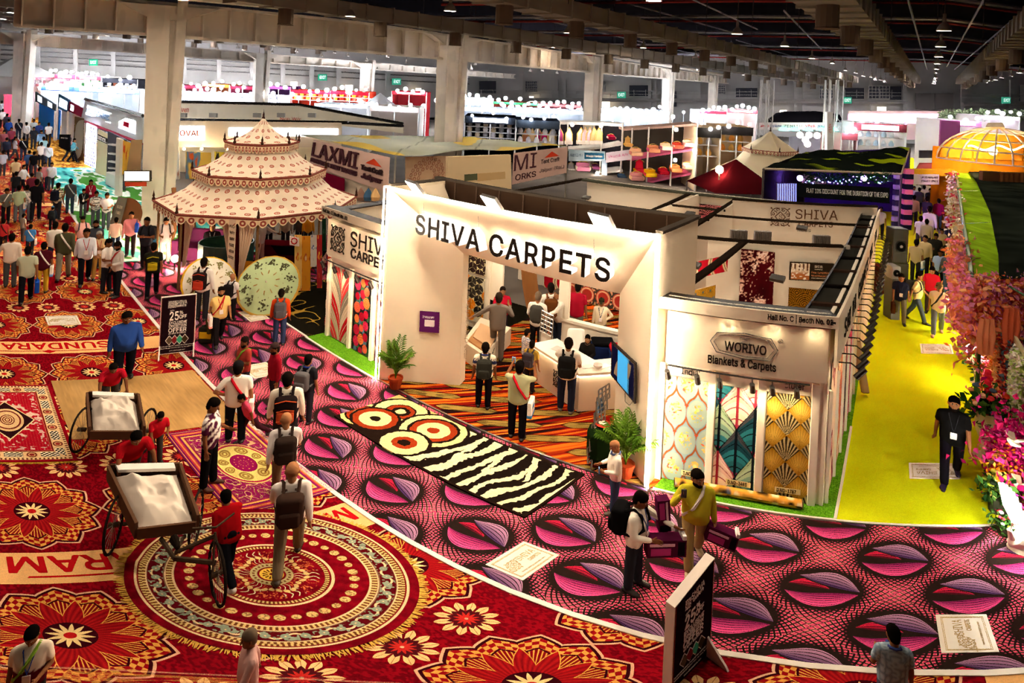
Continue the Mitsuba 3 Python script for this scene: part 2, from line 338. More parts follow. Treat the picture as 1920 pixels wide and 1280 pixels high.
def rug_red(p, n, uv):
 x, y = dr.abs(uv.x + 11.18), dr.abs(uv.y - .9)    # 1.53 x 1.05 half sizes
 ex, ey = 1.53 - x, 1.05 - y
 e = dr.minimum(ex, ey)
 along = dr.select(ex < ey, uv.y - .9, uv.x + 11.18)
 field = mix(C3('a80e24'), C3('d86a60'), smoothstep(.55, .75, tri(uv.x * 18) * tri(uv.y * 18)) * .75)
 field = mix(field, C3('d8a8a0'), smoothstep(.62, .7, noise(uv.x * 22, uv.y * 22)) * band(e, .47, .05, .02))
 d = x / .75 + y / .52
 field = mix(field, C3('e0b9a8'), smoothstep(.6, .68, noise(uv.x * 16 + 5, uv.y * 16)) * smoothstep(1.5, 1.3, d) * smoothstep(.9, 1., d))
 field = sel(d < 1.02, C3('e8c99a'), field); field = sel(d < .96, C3('2a1014'), field)
 r = dr.sqrt(dr.square(x / .75) + dr.square(y / .52))
 field = sel(r < .6, C3('e2bb88'), field); field = mix(field, C3('6a1c1c'), band(r, .47, .02, .02) * 1. + (1 - smoothstep(.26, .3, r)) * smoothstep(.4, .6, tri(r * 12)))
 bord = C3('e6bf8d')
 k = fr(along / .62 + .5)
 chk = (fr(along * 11) < .5) ^ (fr(e * 14) < .5)
 bord = sel((dr.abs(k - .0) < .0) | ((dr.abs(k - .5) < .26) & (e > .16) & (e < .32)), sel(chk, C3('1b1010'), C3('efdcc0')), bord)
 cc = dr.sqrt(dr.square((dr.select(k > .5, k - 1, k)) * .62) + dr.square(e - .24))
 bord = sel(cc < .10, C3('d9a878'), bord); bord = mix(bord, C3('6b2420'), band(cc, .075, .008, .01)); bord = sel(cc < .045, C3('8a2a28'), bord)
 bord = mix(bord, C3('5a1a1a'), smoothstep(.5, .6, tri(along * 14)) * band(e, .1, .02, .01))
 col = sel(e < .38, bord, field); col = mix(col, C3('7a1418'), band(e, .36, .012, .01)); col = sel(e < .07, C3('8a0c1c'), col)
 return col * (.85 + .3 * noise(uv.x * 90, uv.y * 90))
pmat('rug_red_border', rug_red)
def rug_purple(p, n, uv):
 x, y = dr.abs(uv.x + 8.9), dr.abs(uv.y - 4.61)      # 1.42 x .89
 e = dr.minimum(1.42 - x, .89 - y)
 r = dr.sqrt(dr.square(x / .62) + dr.square(y / .44))
 phi = dr.atan2(uv.y - 4.61, uv.x + 8.9) / (2 * PI)
 base = mix(C3('7d1550'), C3('9c1a5c'), noise(uv.x * 9, uv.y * 9))
 c1 = dr.abs(noise(uv.x * 9 + 3, uv.y * 9) - .5); c2 = dr.abs(noise(uv.x * 17, uv.y * 17 + 9) - .5)
 col = mix(base, C3('e8b08a'), 1 - smoothstep(.02, .05, c1)); col = mix(col, C3('d8c070'), 1 - smoothstep(.015, .04, c2))
 col = sel(r < 1.12, C3('b0204a'), col); col = mix(col, C3('f0c080'), band(r, 1.1, .015, .02))
 col = sel(r < 1., C3('e6d47e'), col)
 sp = dr.sqrt(dr.square((fr(phi * 8) - .5) * 2 * PI * .74 / 8) + dr.square(r - .74))
 col = mix(col, C3('9c7a3a'), band(sp, .17, .02, .03) + band(sp, .08, .02, .03))
 col = sel(r < .49, C3('8d1550'), col); col = mix(col, C3('e08a6a'), smoothstep(.55, .7, tri(phi * 12) * tri(r * 6)) * (1 - smoothstep(.36, .38, r)))
 st = noise(e * 42, 3.)
 b = mix(C3('c23a40'), C3('f0b060'), smoothstep(.3, .6, st)); b = mix(b, C3('7d1a58'), smoothstep(.68, .75, noise(e * 50, 9.)))
 col = sel(e < .3, b, col); col = sel(e < .03, C3('6a1850'), col)
 return col * (.85 + .3 * noise(uv.x * 90, uv.y * 90))
pmat('rug_purple_medallion', rug_purple)
def marble(p, n, uv):
 k = fbm(uv.x * .5, uv.y * 1.0) + .25 * noise(uv.x * 1.6, uv.y * 4.)
 c = mix(C3('0d5f66'), C3('5cc0b4'), smoothstep(.35, .55, k)); c = mix(c, C3('e9f2e6'), smoothstep(.58, .64, k)); c = mix(c, C3('1d3d5c'), smoothstep(.38, .32, k)); c = mix(c, C3('4a8a3a'), smoothstep(.70, .76, k))
 return c
pmat('carpet_teal', marble)
pmat('carpet_ochre', lambda p, n, uv: mix(C3('8a4a16'), C3('e0a84a'), smoothstep(.35, .7, fbm(uv.x * 2.2, uv.y * 5.))))
pmat('carpet_yellow', lambda p, n, uv: mix(C3('c8d010'), C3('d6de1c'), fbm(uv.x * 1.5, uv.y * 1.5)) * (.92 + .16 * noise(uv.x * 80, uv.y * 80)))
pmat('turf', lambda p, n, uv: mix(C3('2f6a10'), C3('6fae2a'), noise(uv.x * 60, uv.y * 60)) * (.75 + .5 * noise(uv.x * 160, uv.y * 160)))
pmat('kraft', lambda p, n, uv: mix(C3('a8804c'), C3('c8a068'), fbm(uv.x * 1.6, uv.y * 3.2)) * (.9 + .2 * noise(uv.x * 4, uv.y * 30)))
pmat('carpet_black_gold', lambda p, n, uv: mix(C3('15130d'), C3('b08a3a'), (1 - smoothstep(.02, .06, dr.abs(noise(uv.x * 3, uv.y * 3) - .5))) * smoothstep(.42, .5, noise(uv.x * .8 + 7, uv.y * .8))))
pmat('concrete', lambda p, n, uv: mix(C3('5a5450'), C3('7a726a'), fbm(p.x * .4, p.y * .4)))
struct('floor', box(-95, 95, -14, 112, -.3, -.012), 'concrete')
def lay(name, rect, z, m, label, cat_, step=.5, kind=None, **kw):
 mesh, uv = carpet(*rect, z, step)
 k = thing(name, label, cat_, kind=kind)
 return shape(k, mesh, m, uv=uv, **kw)
lay('printed_carpet', (-75, 5, -4, 5.42), .006, 'carpet_red', 'red printed aisle carpet with gold chequered flower medallions', 'carpet', .5)
lay('printed_carpet', (-21.5, 5, 5.42, 8.98), .008, 'carpet_purple', 'pink and purple printed carpet with black spiral mesh and petals', 'carpet', .4)
lay('aisle_carpet', (-.88, 2.6, 9.06, 75), .008, 'carpet_yellow', 'plain yellow-green carpet running down the right aisle', 'carpet', .5)
lay('booth_carpet', (-10.7, -1.0, 9.06, 24), .012, 'carpet_booth', 'orange, red and sand striped carpet inside the cream carpet stand', 'carpet', .4)
lay('printed_carpet', (-41, -21.5, 5.42, 12), .007, 'carpet_teal', 'teal, green and white marbled carpet in the far left aisle', 'carpet', .5)
lay('printed_carpet', (-75, -41, 5.42, 12.5), .007, 'carpet_ochre', 'ochre flecked carpet at the far end of the left aisle', 'carpet', .6)
lay('printed_carpet', (-17.5, -10.7, 9.02, 16), .007, 'carpet_black_gold', 'black carpet with gold petal lines beside the striped tent', 'carpet', .5)
lay('printed_carpet', (-21.5, -17.5, 9.02, 18), .007, 'carpet_purple', 'pink petal carpet under the tiered tent', 'carpet', .5)
lay('turf_strip', (-3.85, -.9, 9.05, 9.5), .03, 'turf', 'green artificial turf strip in front of the three hanging carpets', 'turf', .15)
lay('turf_strip', (-1.12, -.88, 9.5, 23.4), .03, 'turf', 'long narrow turf strip between the stand side and the yellow carpet', 'turf', .4)
lay('turf_strip', (-13.6, -10.7, 8.98, 9.75), .03, 'turf', 'green turf patch below the left wing of the carpet stand', 'turf', .2)
def strip(a0, b0, a1, b1, w, m, label, z=.02, cat_='floor trim', n=40):
 return one('floor_trim', wall(line(a0, b0, a1, b1, n), 0, z, w), m, label, cat_)
W_ = mat('f2ece4', .6)
strip(-60, 5.38, 5, 5.38, .09, W_, 'white strip between the red and the purple carpet', n=80)
strip(-10.66, 9.0, -3.9, 9.0, .05, mat('b9b4ae', .3, 1), 'metal threshold strip at the cream stand entrance')
strip(-3.85, 9.0, -.86, 9.0, .05, W_, 'white edge strip in front of the right turf', .035)
strip(-.86, 9.02, 2.6, 9.0, .05, W_, 'white edge strip at the start of the yellow carpet', .014)
strip(-.86, 9.05, -.86, 12.6, .05, W_, 'white edge strip between turf and yellow carpet', .035)
strip(-13.6, 8.93, -10.7, 8.93, .06, W_, 'white edge strip in front of the left turf', .035)
strip(-17.5, 8.97, -13.6, 8.97, .06, W_, 'white edge strip in front of the black carpet', .03)
 # rugs laid on the carpets
zr = lay('zebra_rug', (-9.7, -5.05, 7.08, 8.85), .035, 'rug_zebra', 'long black and cream shaggy rug with circles and zebra stripes', 'rug', .25)
rr = lay('fringed_rug', (-12.71, -9.65, -.15, 1.95), .022, 'rug_red_border', 'red rug with cream border and diamond centre at the left edge', 'rug', .25)
lay('medallion_rug', (-10.32, -7.48, 3.72, 5.5), .02, 'rug_purple_medallion', 'magenta rug with a round yellow medallion beside the kraft cloth', 'rug', .25)
lay('floor_cloth', (-12.9, -10.4, 2.0, 5.34), .014, 'kraft', 'plain tan jute cloth spread over the red carpet', 'cloth', .25)
def ring_rug():
 nr, na = 14, 96
 r, t = np.meshgrid(np.linspace(0.001, 1.7, nr + 1), np.linspace(0, 2 * PI, na, endpoint=False), indexing='ij'); r, t = r.ravel(), t.ravel()
 a, b = -5.97 + r * np.cos(t), 3.46 + r * np.sin(t)
 x, y = site(a, b)
 z = .024 + .10 * np.exp(-((t - 4.28) / .09) ** 2) * np.clip((r - 1.2) / .5, 0, 1) ** 2
 i, j = np.meshgrid(np.arange(nr), np.arange(na), indexing='ij'); i, j = i.ravel(), j.ravel(); j2 = (j + 1) % na
 f = np.stack([i * na + j, (i + 1) * na + j, (i + 1) * na + j2, i * na + j2], 1)
 k = thing('round_rug', 'round dark red oriental rug with gold fringe in the red aisle', 'rug')
 shape(k, (np.stack([x, y, z], 1), f), 'rug_round', uv=np.stack([a, b], 1))
 rng = np.random.default_rng(3); ms = []
 for q in np.linspace(0, 2 * PI, 620, endpoint=False):
  q += rng.normal(0, .004); zz = .02 + .10 * math.exp(-((q - 4.28) / .09) ** 2)
  L_ = rng.uniform(.06, .12); s = rng.normal(0, .03); w = .009
  pts = []
  for rad, dq in ((1.69, -w), (1.69, w), (1.70 + L_, s + w * .5), (1.70 + L_, s - w * .5)):
   X, Y = site(-5.97 + rad * math.cos(q + dq / 1.7), 3.46 + rad * math.sin(q + dq / 1.7)); pts.append((X, Y, zz if rad < 1.695 else max(.012, zz - .03)))
  ms.append((np.array(pts + [(p[0], p[1], p[2] - .008) for p in pts]), np.array([[0, 1, 2], [0, 2, 3], [4, 6, 5], [4, 7, 6]])))
 part(k, 'fringe', cat(ms), mat('d8a94a')); labels[k + '__fringe'] = {'kind': 'stuff', 'label': 'gold fringe'}
ring_rug()
def side_fringe(k, a0, a1, b, sgn, col):
 rng = np.random.default_rng(5); ms = []
 for q in np.arange(b[0], b[1], .02):
  L_ = rng.uniform(.04, .07); pts = []
  for aa, bb in ((a0, q), (a0, q + .014), (a0 + sgn * L_, q + .012 + rng.normal(0, .004)), (a0 + sgn * L_, q + rng.normal(0, .004))):
   X, Y = site(aa, bb); pts.append((X, Y, .014))
  ms.append((np.array(pts + [(p[0], p[1], p[2] - .006) for p in pts]), np.array([[0, 1, 2], [0, 2, 3], [4, 6, 5], [4, 7, 6]])))
 part(k, 'fringe', cat(ms), col); labels[k + '__fringe'] = {'kind': 'stuff', 'label': 'yellow fringe'}
side_fringe(rr, -9.65, 0, (-.15, 1.95), 1, mat('c9a030'))
 # banner lettering woven into the red carpet
def flat_text(txt, h, a, b, da, db, z, depth=.002, **kw):
 """lettering laid flat: reading along plan direction (da, db), starting at (a, b)"""
 x0 = np.array([*site(a, b), z]); x1 = np.array([*site(a + da * .5, b + db * .5), z])
 ex = x1 - x0; ez = np.array([*site(a - db * .3, b + da * .3), z]) - x0
 k = (txt, kw.get('bold', False))
 if k not in TEXTS: TEXTS[k] = text_mesh(txt, 1., 1., kw.get('bold', False))
 m = TEXTS[k]; v = np.array(m.vertices); w = v[:, 0].max(); W = kw.get('width') or w * h
 sx = v[:, 0] / w * W; A, B = a + da * sx - db * v[:, 1] * h, b + db * sx + da * v[:, 1] * h
 X, Y = site(A, B)
 return np.stack([X, Y, z + v[:, 2] * depth], 1), np.array(m.faces)
RED_ = mat('b5141c')
for A in (-14.7, -6.75, -22.65, 1.2):
 for B in (3.85, 8.6) if A == -6.75 else (3.85,):
  ms = [flat_text('SUNDARAM', .36, A - .26, B, 0, -1, .0075, bold=True, width=3.3)]
  if B < 5:
   X = [np.array([*site(A + .22, q), .0078]) for q in np.linspace(B - 3.1, B - .2, 12)]
   ms.append(wall(np.array(X), .006, .0085, .035))
   c = [site(A + .23 + p, B - 1.65 + q) for p, q in ((-.1, 0), (0, -.16), (.1, 0), (0, .16))]
   ms.append(hexa([(x, y, .006) for x, y in c[::-1]] + [(x, y, .009) for x, y in c[::-1]]))
  else:
   v, f = ms[0]; keep = v[:, 2] < 9; continue
  one('carpet_lettering', cat(ms), RED_, {-14.7: 'red brand lettering woven in the beige band near the standing sign', -6.75: 'red brand lettering woven in the beige band left of the round rug', -22.65: 'red brand lettering in the far left beige band', 1.2: 'red brand lettering in the beige band at the bottom right corner'}[A], 'lettering')
one('carpet_lettering', flat_text('M', .36, -7.0, 5.33, 0, -1, .0075, bold=True, width=.42), RED_, 'red letter on the beige band beside the white strip above the round rug', 'lettering')
 # printed floor stickers
GOLD_ = mat('b79a62')
def logo(o, ex, ez, s, d=.003):
 """square damask emblem of scrolls, side s"""
 M = frame(o, ex, ez); ms = []
 q = []
 def arc(cx, cy, r, a0, a1, w, n=7, r1=None):
  t = np.linspace(a0, a1, n); rr = np.linspace(r, r if r1 is None else r1, n)
  q.append(shapely.LineString(np.stack([cx + rr * np.cos(t), cy + rr * np.sin(t)], 1)).buffer(w, quad_segs=2))
 for k in range(4):
  n0 = len(q)
  q.append(shapely.LineString([(-.26, 0), (0, .26)]).buffer(.022, quad_segs=1))
  for sx in (-1, 1):
   pass
  arc(-.13, .36, .09, 0, 5.2, .02, 9, .03); arc(-.36, .13, .09, PI / 2, PI / 2 - 5.2, .02, 9, .03)
  q.append(shapely.LineString([(-.05, .44), (-.2, .46), (-.3, .4), (-.36, .36), (-.42, .42)]).buffer(.02, quad_segs=2)); q.append(shapely.LineString([(-.44, .05), (-.46, .2), (-.4, .3), (-.36, .36)]).buffer(.02, quad_segs=2))
  q.append(shapely.Point(-.44, .44).buffer(.04, quad_segs=2))
  q.append(shapely.LineString([(-.3, .3), (-.2, .26), (-.17, .2)]).buffer(.018, quad_segs=1))
  q[:] = [shapely.affinity.rotate(g, -90, origin=(0, 0)) for g in q[:]]
 g = shapely.union_all(q).simplify(.004)
 for pg in getattr(g, 'geoms', [g]):
  m = trimesh.creation.extrude_polygon(pg, d / s, engine='earcut'); ms.append((swap(np.array(m.vertices) * s, M), np.array(m.faces)))
 t = TEXTS.setdefault(('S', False), text_mesh('S', 1., 1., False)); v = np.array(t.vertices) * [.24 * s, .24 * s, d]; v[:, 0] -= .08 * s; v[:, 1] -= .12 * s
 ms.append((swap(v, M), np.array(t.faces)))
 return cat(ms)
def sticker(a0, a1, b0, b1, ex, label, full=True):
 """ex: plan direction in which the print reads"""
 k = thing('floor_sticker', label, 'sticker')
 m, uv = carpet(a0, a1, b0, b1, .016, 1.)
 shape(k, m, mat('efe6d8', .5))
 ca, cb = (a0 + a1) / 2, (b0 + b1) / 2
 ms = []
 W, Hh = abs(a1 - a0), abs(b1 - b0)
 for e in (.05, .065):
  ring = [(a0 + e, b0 + e), (a1 - e, b0 + e), (a1 - e, b1 - e), (a0 + e, b1 - e), (a0 + e, b0 + e)]
  for (p, q), (r, s) in zip(ring, ring[1:]): ms.append(wall(line(p, q, r, s, 3), .0165, .018, .008))
 part(k, 'printed_frame', cat(ms), GOLD_)
 if full:
  da, db = ex
  Lr = W if da else Hh
  s = .33 * Lr
  def at(al, up):  # along reading, upwards
   return ca + da * al - db * up, cb + db * al + da * up
  t1 = flat_text('SHIVA', s * .38, *at(-.06 * Lr, .02 * Lr), da, db, .0168, width=Lr * .42)
  t2 = flat_text('CARPETS', s * .2, *at(.06 * Lr, -.09 * Lr), da, db, .0168, width=Lr * .3, bold=True)
  t3 = flat_text('www.shivacarpets.com', s * .1, *at(-.3 * Lr, -.21 * Lr), da, db, .0168, width=Lr * .6)
  part(k, 'lettering', cat(t1, t2, t3), GOLD_)
  o = np.array([*site(*at(-.24 * Lr, .01 * Lr)), .0168]); o2 = np.array([*site(*at(0, .01 * Lr)), .0168])
  up = np.array([*site(*at(-.24 * Lr, .2 * Lr)), .0168]) - o
  part(k, 'emblem', logo(o, o2 - o, up, .3 * Lr), GOLD_)
sticker(-4.68, -4.11, 5.72, 6.54, (0, 1), 'white printed floor sticker beside the zebra rug on the purple carpet')
sticker(.48, 1.06, 5.85, 6.68, (0, 1), 'white printed floor sticker at the lower right of the purple carpet')
sticker(.3, 1.22, 10.6, 11.2, (-1, 0), 'white printed floor sticker under the walking man on the yellow carpet')
sticker(.82, 1.77, 17.2, 17.95, (-1, 0), 'white printed floor sticker further up the yellow carpet')
sticker(-16.75, -16.1, 2.42, 3.35, (0, 1), 'white floor sticker on the red carpet left of the standing sign')
sticker(-16.0, -15.2, 8.1, 8.75, (0, 1), 'white floor sticker on the purple carpet by the green umbrella')
sticker(-12.7, -12.0, 6.5, 7.2, (0, 1), 'white floor sticker on the purple carpet by the standing men')
 # ---------------------------------------------------------------- the hall: shell, steel frame, ducts, pendant lamps
pmat('steel_paint', lambda p, n, uv: mix(C3('cbbfb2'), C3('dcd2c6'), fbm(p.x * .7 + p.z * .4, p.y * .7 + p.z * 1.1)) * (1 - .12 * smoothstep(.6, .75, noise(p.x * 2.2 + p.y * 1.7, p.z * 1.1))))
pmat('steel_dark', lambda p, n, uv: mix(C3('6e665e'), C3('8c8278'), fbm(p.x * .8, p.y * .8, p.z * 2.)))
pmat('wall_sheet', lambda p, n, uv: mix(C3('a8a4a2'), C3('c2bdb8'), fbm(p.x * .15 + p.y * .1, p.z * .3)))
STEEL, DUCT, SHEET = 'steel_paint', 'steel_dark', 'wall_sheet'
struct('ceiling', box(-95, 95, -14, 112, 13.4, 13.6), mat('121013'))
WP = np.vstack([line(-75, -12, -75, 92, 16), line(-70, 97, 26, 97, 12)])
struct('wall_back', wall(WP, -.2, 13.4, .4, 1), SHEET)
struct('wall_left', box(-95, -94.6, -14, 112, -.2, 13.4), SHEET); struct('wall_right', box(94.6, 95, -14, 112, -.2, 13.4), SHEET)
struct('wall_front', box(-95, 95, -14.4, -14, -.2, 13.4), mat('3a3634'))
def wpt(u, v, off=.06):
 """the back wall's point at a survey mark, brought off the sheet"""
 xn, zn = unp(u, v); best = None
 for p, q in zip(WP, WP[1:]):
  A = np.array([[q[0] - p[0], -xn], [q[1] - p[1], -1.]])
  try: s, y = np.linalg.solve(A, -p)
  except np.linalg.LinAlgError: continue
  if -.001 <= s <= 1.001 and y > 0: best = y if best is None else min(best, y)
 y = best - off * 12
 return np.array([xn * y, y, CAM_H - zn * y])
bw = 'wall_back'
def wbox(name, u0, v0, u1, v1, m, off=.06, t=.25, **kw):
 p = [wpt(u0, v1, off), wpt(u1, v1, off), wpt(u1, v0, off), wpt(u0, v0, off)]
 z0, z1 = min(p[0][2], p[1][2]), max(p[2][2], p[3][2])
 p[0][2], p[1][2], p[2][2], p[3][2] = p[0][2], p[1][2], p[2][2], p[3][2]
 return part(bw, name, slab(p, t), m, **kw)
GIRT = mat('6a6663'); POSTC = mat('b5b0ac')
def wline(name, pts, r, m, off=.1): return part(bw, name, tube([wpt(u, v, off) for u, v in pts], r, 4), m)
for dv in (0, 10, 20, 31):
 wline('girt', [(u, 84 + dv * .9 + (u * .052 if u < 1200 else 62)) for u in np.linspace(2, 880, 14)], .09, GIRT)
for u in (70, 141, 212, 346, 411, 473, 531, 585, 636, 684, 728): wbox('post', u - 4, 84 + u * .05, u + 4, 135 + u * .05, POSTC, .12)
wline('gallery_edge', [(u, 186 + (u - 900) * .006) for u in np.linspace(870, 1700, 12)], .32, mat('a39c98'), .2)
wline('gallery_edge', [(u, 195) for u in np.linspace(1805, 1918, 4)], .3, mat('a39c98'), .2)
for dv in (-14, -8): wline('gallery_rail', [(u, 183 + dv + (u - 900) * .006) for u in np.linspace(870, 1700, 12)], .045, POSTC, .25)
for dv in (-14, -8): wline('gallery_rail', [(u, 191 + dv) for u in np.linspace(1805, 1918, 4)], .045, POSTC, .25)
for u in range(880, 1700, 22): wbox('rail_post', u, 168, u + 1, 184, POSTC, .25, .05)
for u in (905, 1043, 1058, 1218, 1228, 1310, 1430, 1492, 1508, 1635, 1698, 1806, 1898): wbox('post', u - 3, 150, u + 3, 232, POSTC, .12)
for u0, u1, v0, v1 in ((985, 1007, 152, 172), (1125, 1135, 152, 172), (1340, 1360, 160, 176), (1537, 1562, 161, 185), (1629, 1668, 161, 185), (1913, 1920, 160, 190)):
 k = wbox('louvre_frame', u0, v0, u1, v1, mat('50505a'), .16, .2)
 for q in np.linspace(u0, u1, 7): wline('louvre_bar', [(q, v0), (q, v1)], .06, POSTC, .2)
 for q in np.linspace(v0, v1, 5): wline('louvre_bar', [(u0, q), (u1, q)], .06, POSTC, .2)
for u0, u1, v0, v1 in ((900, 930, 152, 176), (1180, 1215, 160, 180), (1250, 1268, 170, 200), (1380, 1420, 165, 182), (1585, 1620, 165, 185), (1670, 1690, 162, 188)): wbox('dark_bay', u0, v0, u1, v1, mat('3f3f46'), .12)
for u0, u1, v0, v1 in ((1718, 1752, 175, 205), (1753, 1788, 175, 205)): wbox('door', u0, v0, u1, v1, mat('77706c'), .14, label='grey leaf of the big hall door')
for u0, u1, v0, v1 in ((545, 558, 153, 164), (648, 662, 159, 170), (780, 790, 165, 175), (992, 1000, 180, 195), (1126, 1143, 186, 205), (1462, 1475, 206, 214), (1645, 1662, 200, 208)):
 wbox('window', u0, v0, u1, v1, mat('fff4d0'), .16, .1, glow=(1., .85, .6), weight=.01)
for u, v in ((175, 117), (605, 145), (744, 153), (1165, 178), (1589, 188), (1887, 188)):
 k = thing('exit_sign', f'green exit sign high on the back wall, {["first", "second", "third", "fourth", "fifth", "sixth"][[175, 605, 744, 1165, 1589, 1887].index(u)]} from the left', 'sign')
 w = 8 if u < 900 else 8; p = [wpt(u - w, v + 6, .3), wpt(u + w, v + 6, .3), wpt(u + w, v - 6, .3), wpt(u - w, v - 6, .3)]
 shape(k, slab(p, .15), mat('0f6a4a'), glow=(.01, .07, .045), weight=.005)
 e = p[1] - p[0]; part(k, 'lettering', text('EXIT', .45 * (p[3][2] - p[0][2]), p[0] + e * .12 + [0, -.05, .3 * (p[3][2] - p[0][2])], e, bold=True, width=.76 * float(np.linalg.norm(e))), mat('d8fff0'), glow=(.25, .3, .28), weight=.005)
  # crane girders on steel columns
def girder(a, bs, z0, z1, label, step, cols, first=0.):
 k = thing('crane_girder', label, 'girder')
 pts = np.array([site(a, b) for b in bs])
 part(k, 'web', wall(pts, z0, z1, .12), STEEL)
 for z in (z0, z1): part(k, 'flange', wall(np.array([site(a + .3, b) for b in bs]), z - .07, z + .07, .6), STEEL)
 b = bs[0] + .4
 while b < bs[-1]:
  part(k, 'stiffener', wall([site(a + .28, b), site(a, b)], float(np.interp(b, bs, z0)), float(np.interp(b, bs, z1)), .07), STEEL); b += step
 return k
def column(a, b, zt_, label, w=1.25, d=.9):
 k = thing('steel_column', label, 'column')
 c = np.array(site(a, b))
 ex = np.array(site(a, b + .5)) - c; ex /= np.linalg.norm(ex); ey = np.array([-ex[1], ex[0]])
 def pr(s, y0, y1, z0, z1):
  q = lambda s_, y_, z_: np.append(c + ex * s_ + ey * y_, z_)
  return hexa([q(s[0], y0, z0), q(s[1], y0, z0), q(s[1], y1, z0), q(s[0], y1, z0), q(s[2], y0, z1), q(s[3], y0, z1), q(s[3], y1, z1), q(s[2], y1, z1)])
 part(k, 'shaft', pr((-w * .5, w * .18, -w * .62, w * .1), -d / 2, d / 2, 0, zt_), STEEL)
 part(k, 'flange', pr((w * .2, w * .5, w * .34, w * .66), -d / 2 - .05, d / 2 + .05, 0, zt_ + .4), STEEL)
 part(k, 'web', pr((w * .1, w * .3, w * .05, w * .42), -.06, .06, 0, zt_), STEEL)
 part(k, 'base_plate', pr((-w * .7, w * .7, -w * .7, w * .7), -d * .7, d * .7, 0, .06), STEEL)
 part(k, 'haunch', pr((-w * .5, w * .5, -w * 1.5, w * 1.7), -d * .4, d * .4, zt_ - .7, zt_), STEEL)
 return k
bs = np.linspace(2, 92, 40)
girder(-26.8, bs, np.interp(bs, [2, 20, 40, 60, 90], [9.25, 9.0, 8.75, 8.55, 8.4]), np.interp(bs, [2, 20, 40, 60, 90], [10.75, 10.65, 10.2, 9.8, 9.3]), 'big cream crane girder crossing the hall above the tiered tent', 1.45, None)
for i, b in enumerate((9.2, 28.4, 47.5, 66, 84)): column(-26.6, b, (10.6, 10.4, 10.1, 9.7, 9.4)[i], ['nearest tall cream steel column standing on the left aisle corner', 'second steel column of the row, behind the cloth-roofed stand', 'third steel column of the row under the crane girder', 'fourth steel column of the row, right of the sofa racks', 'farthest steel column of the crane girder row'][i], 1.35 if i == 0 else 1.6)
bs = np.linspace(-6, 75, 30)
girder(-56, bs, np.interp(bs, [0, 30, 75], [8.9, 8.2, 7.6]), np.interp(bs, [0, 30, 75], [9.9, 9.1, 8.2]), 'second pale crane girder far back over the white booths', 2.1, None)
for i, b in enumerate((5.7, 30.5, 45, 62)): column(-55.5, b, (9.8, 9.1, 8.7, 8.3)[i], ['pale steel column beside the crowd at the far left', 'thin far column behind the tent top', 'thin far column right of the white tent peak', 'thin far column under the second girder'][i], 1.2)
 # ducts with flanged joints and drum diffusers, pipes, rafters
def duct(p0, p1, w, h, label, drums, n=14, flange=True):
 k = thing('air_duct', label, 'duct'); p0, p1 = np.asarray(p0, float), np.asarray(p1, float)
 d = p1 - p0; Ln = np.linalg.norm(d[:2]); e = d / Ln; s = np.array([e[1], -e[0], 0])
 def sec(q, w_, h_): return [q - s * w_ / 2 - [0, 0, h_ / 2], q + s * w_ / 2 - [0, 0, h_ / 2], q + s * w_ / 2 + [0, 0, h_ / 2], q - s * w_ / 2 + [0, 0, h_ / 2]]
 def bar(qa, qb, w_, h_):
  a, b = sec(qa, w_, h_), sec(qb, w_, h_); return hexa([a[0], a[1], b[1], b[0], a[3], a[2], b[2], b[3]])
 m = max(2, int(Ln / 1.6))
 for i in range(m):
  a, b = p0 + d * i / m, p0 + d * (i + 1) / m
  part(k, 'section', bar(a, b, w, h), DUCT)
  part(k, 'flange', bar(a, a + e * .06, w + .14, h + .14), DUCT)
 for i in range(drums):
  q = p0 + d * (i + .5) / drums - [0, 0, h / 2 + .36]
  part(k, 'drum', lathe([(.001, -.36), (.33, -.36), (.36, -.34), (.33, -.3), (.33, .36), (.001, .36)], 12, q), mat('5a4c40'))
 return k
def gz(u, v, z, ymax=96):
 p = G(u, v, z)
 if p[1] > ymax or p[1] < 0: p = P(u, v, ymax)
 return p
duct(gz(1522, -40, 10.9), gz(1712, 152, 10.9, 92), 1.7, .6, 'large ribbed duct overhead, left of the middle lamp row', 14)
duct(gz(1980, 30, 10.9), gz(1806, 154, 10.9, 92), 1.7, .6, 'large ribbed duct at the upper right', 10)
duct(gz(860, -28, 11), gz(1600, 150, 11., 88), 1.3, .7, 'long ribbed duct crossing the upper middle of the hall', 15)
duct(gz(430, -14, 10.9), gz(1560, 156, 10.9, 90), 1.0, .7, 'long ribbed duct above the crane girder', 16)
for i, a in enumerate((-31, -35.5, -40, -45, -50, -62, -68)):
 p, q = site(a, -4), site(a, 46); duct((*p, 10.9 + .0 * i), (*q, 10.6), .9, .55, f'parallel ceiling duct over the left aisle, {["first", "second", "third", "fourth", "fifth", "sixth", "seventh"][i]} from the near girder', 7)
pp = thing('overhead_pipe', 'pale round pipe running along the top of the crane girder', 'pipe'); shape(pp, tube([np.append(site(-25.9, b), float(np.interp(b, [2, 20, 40, 60, 90], [11.1, 11.0, 10.55, 10.1, 9.6]))) for b in np.linspace(2, 90, 30)], .2, 8), STEEL)
RP, WPIPE = mat('8a2f2c'), mat('9c98a4')
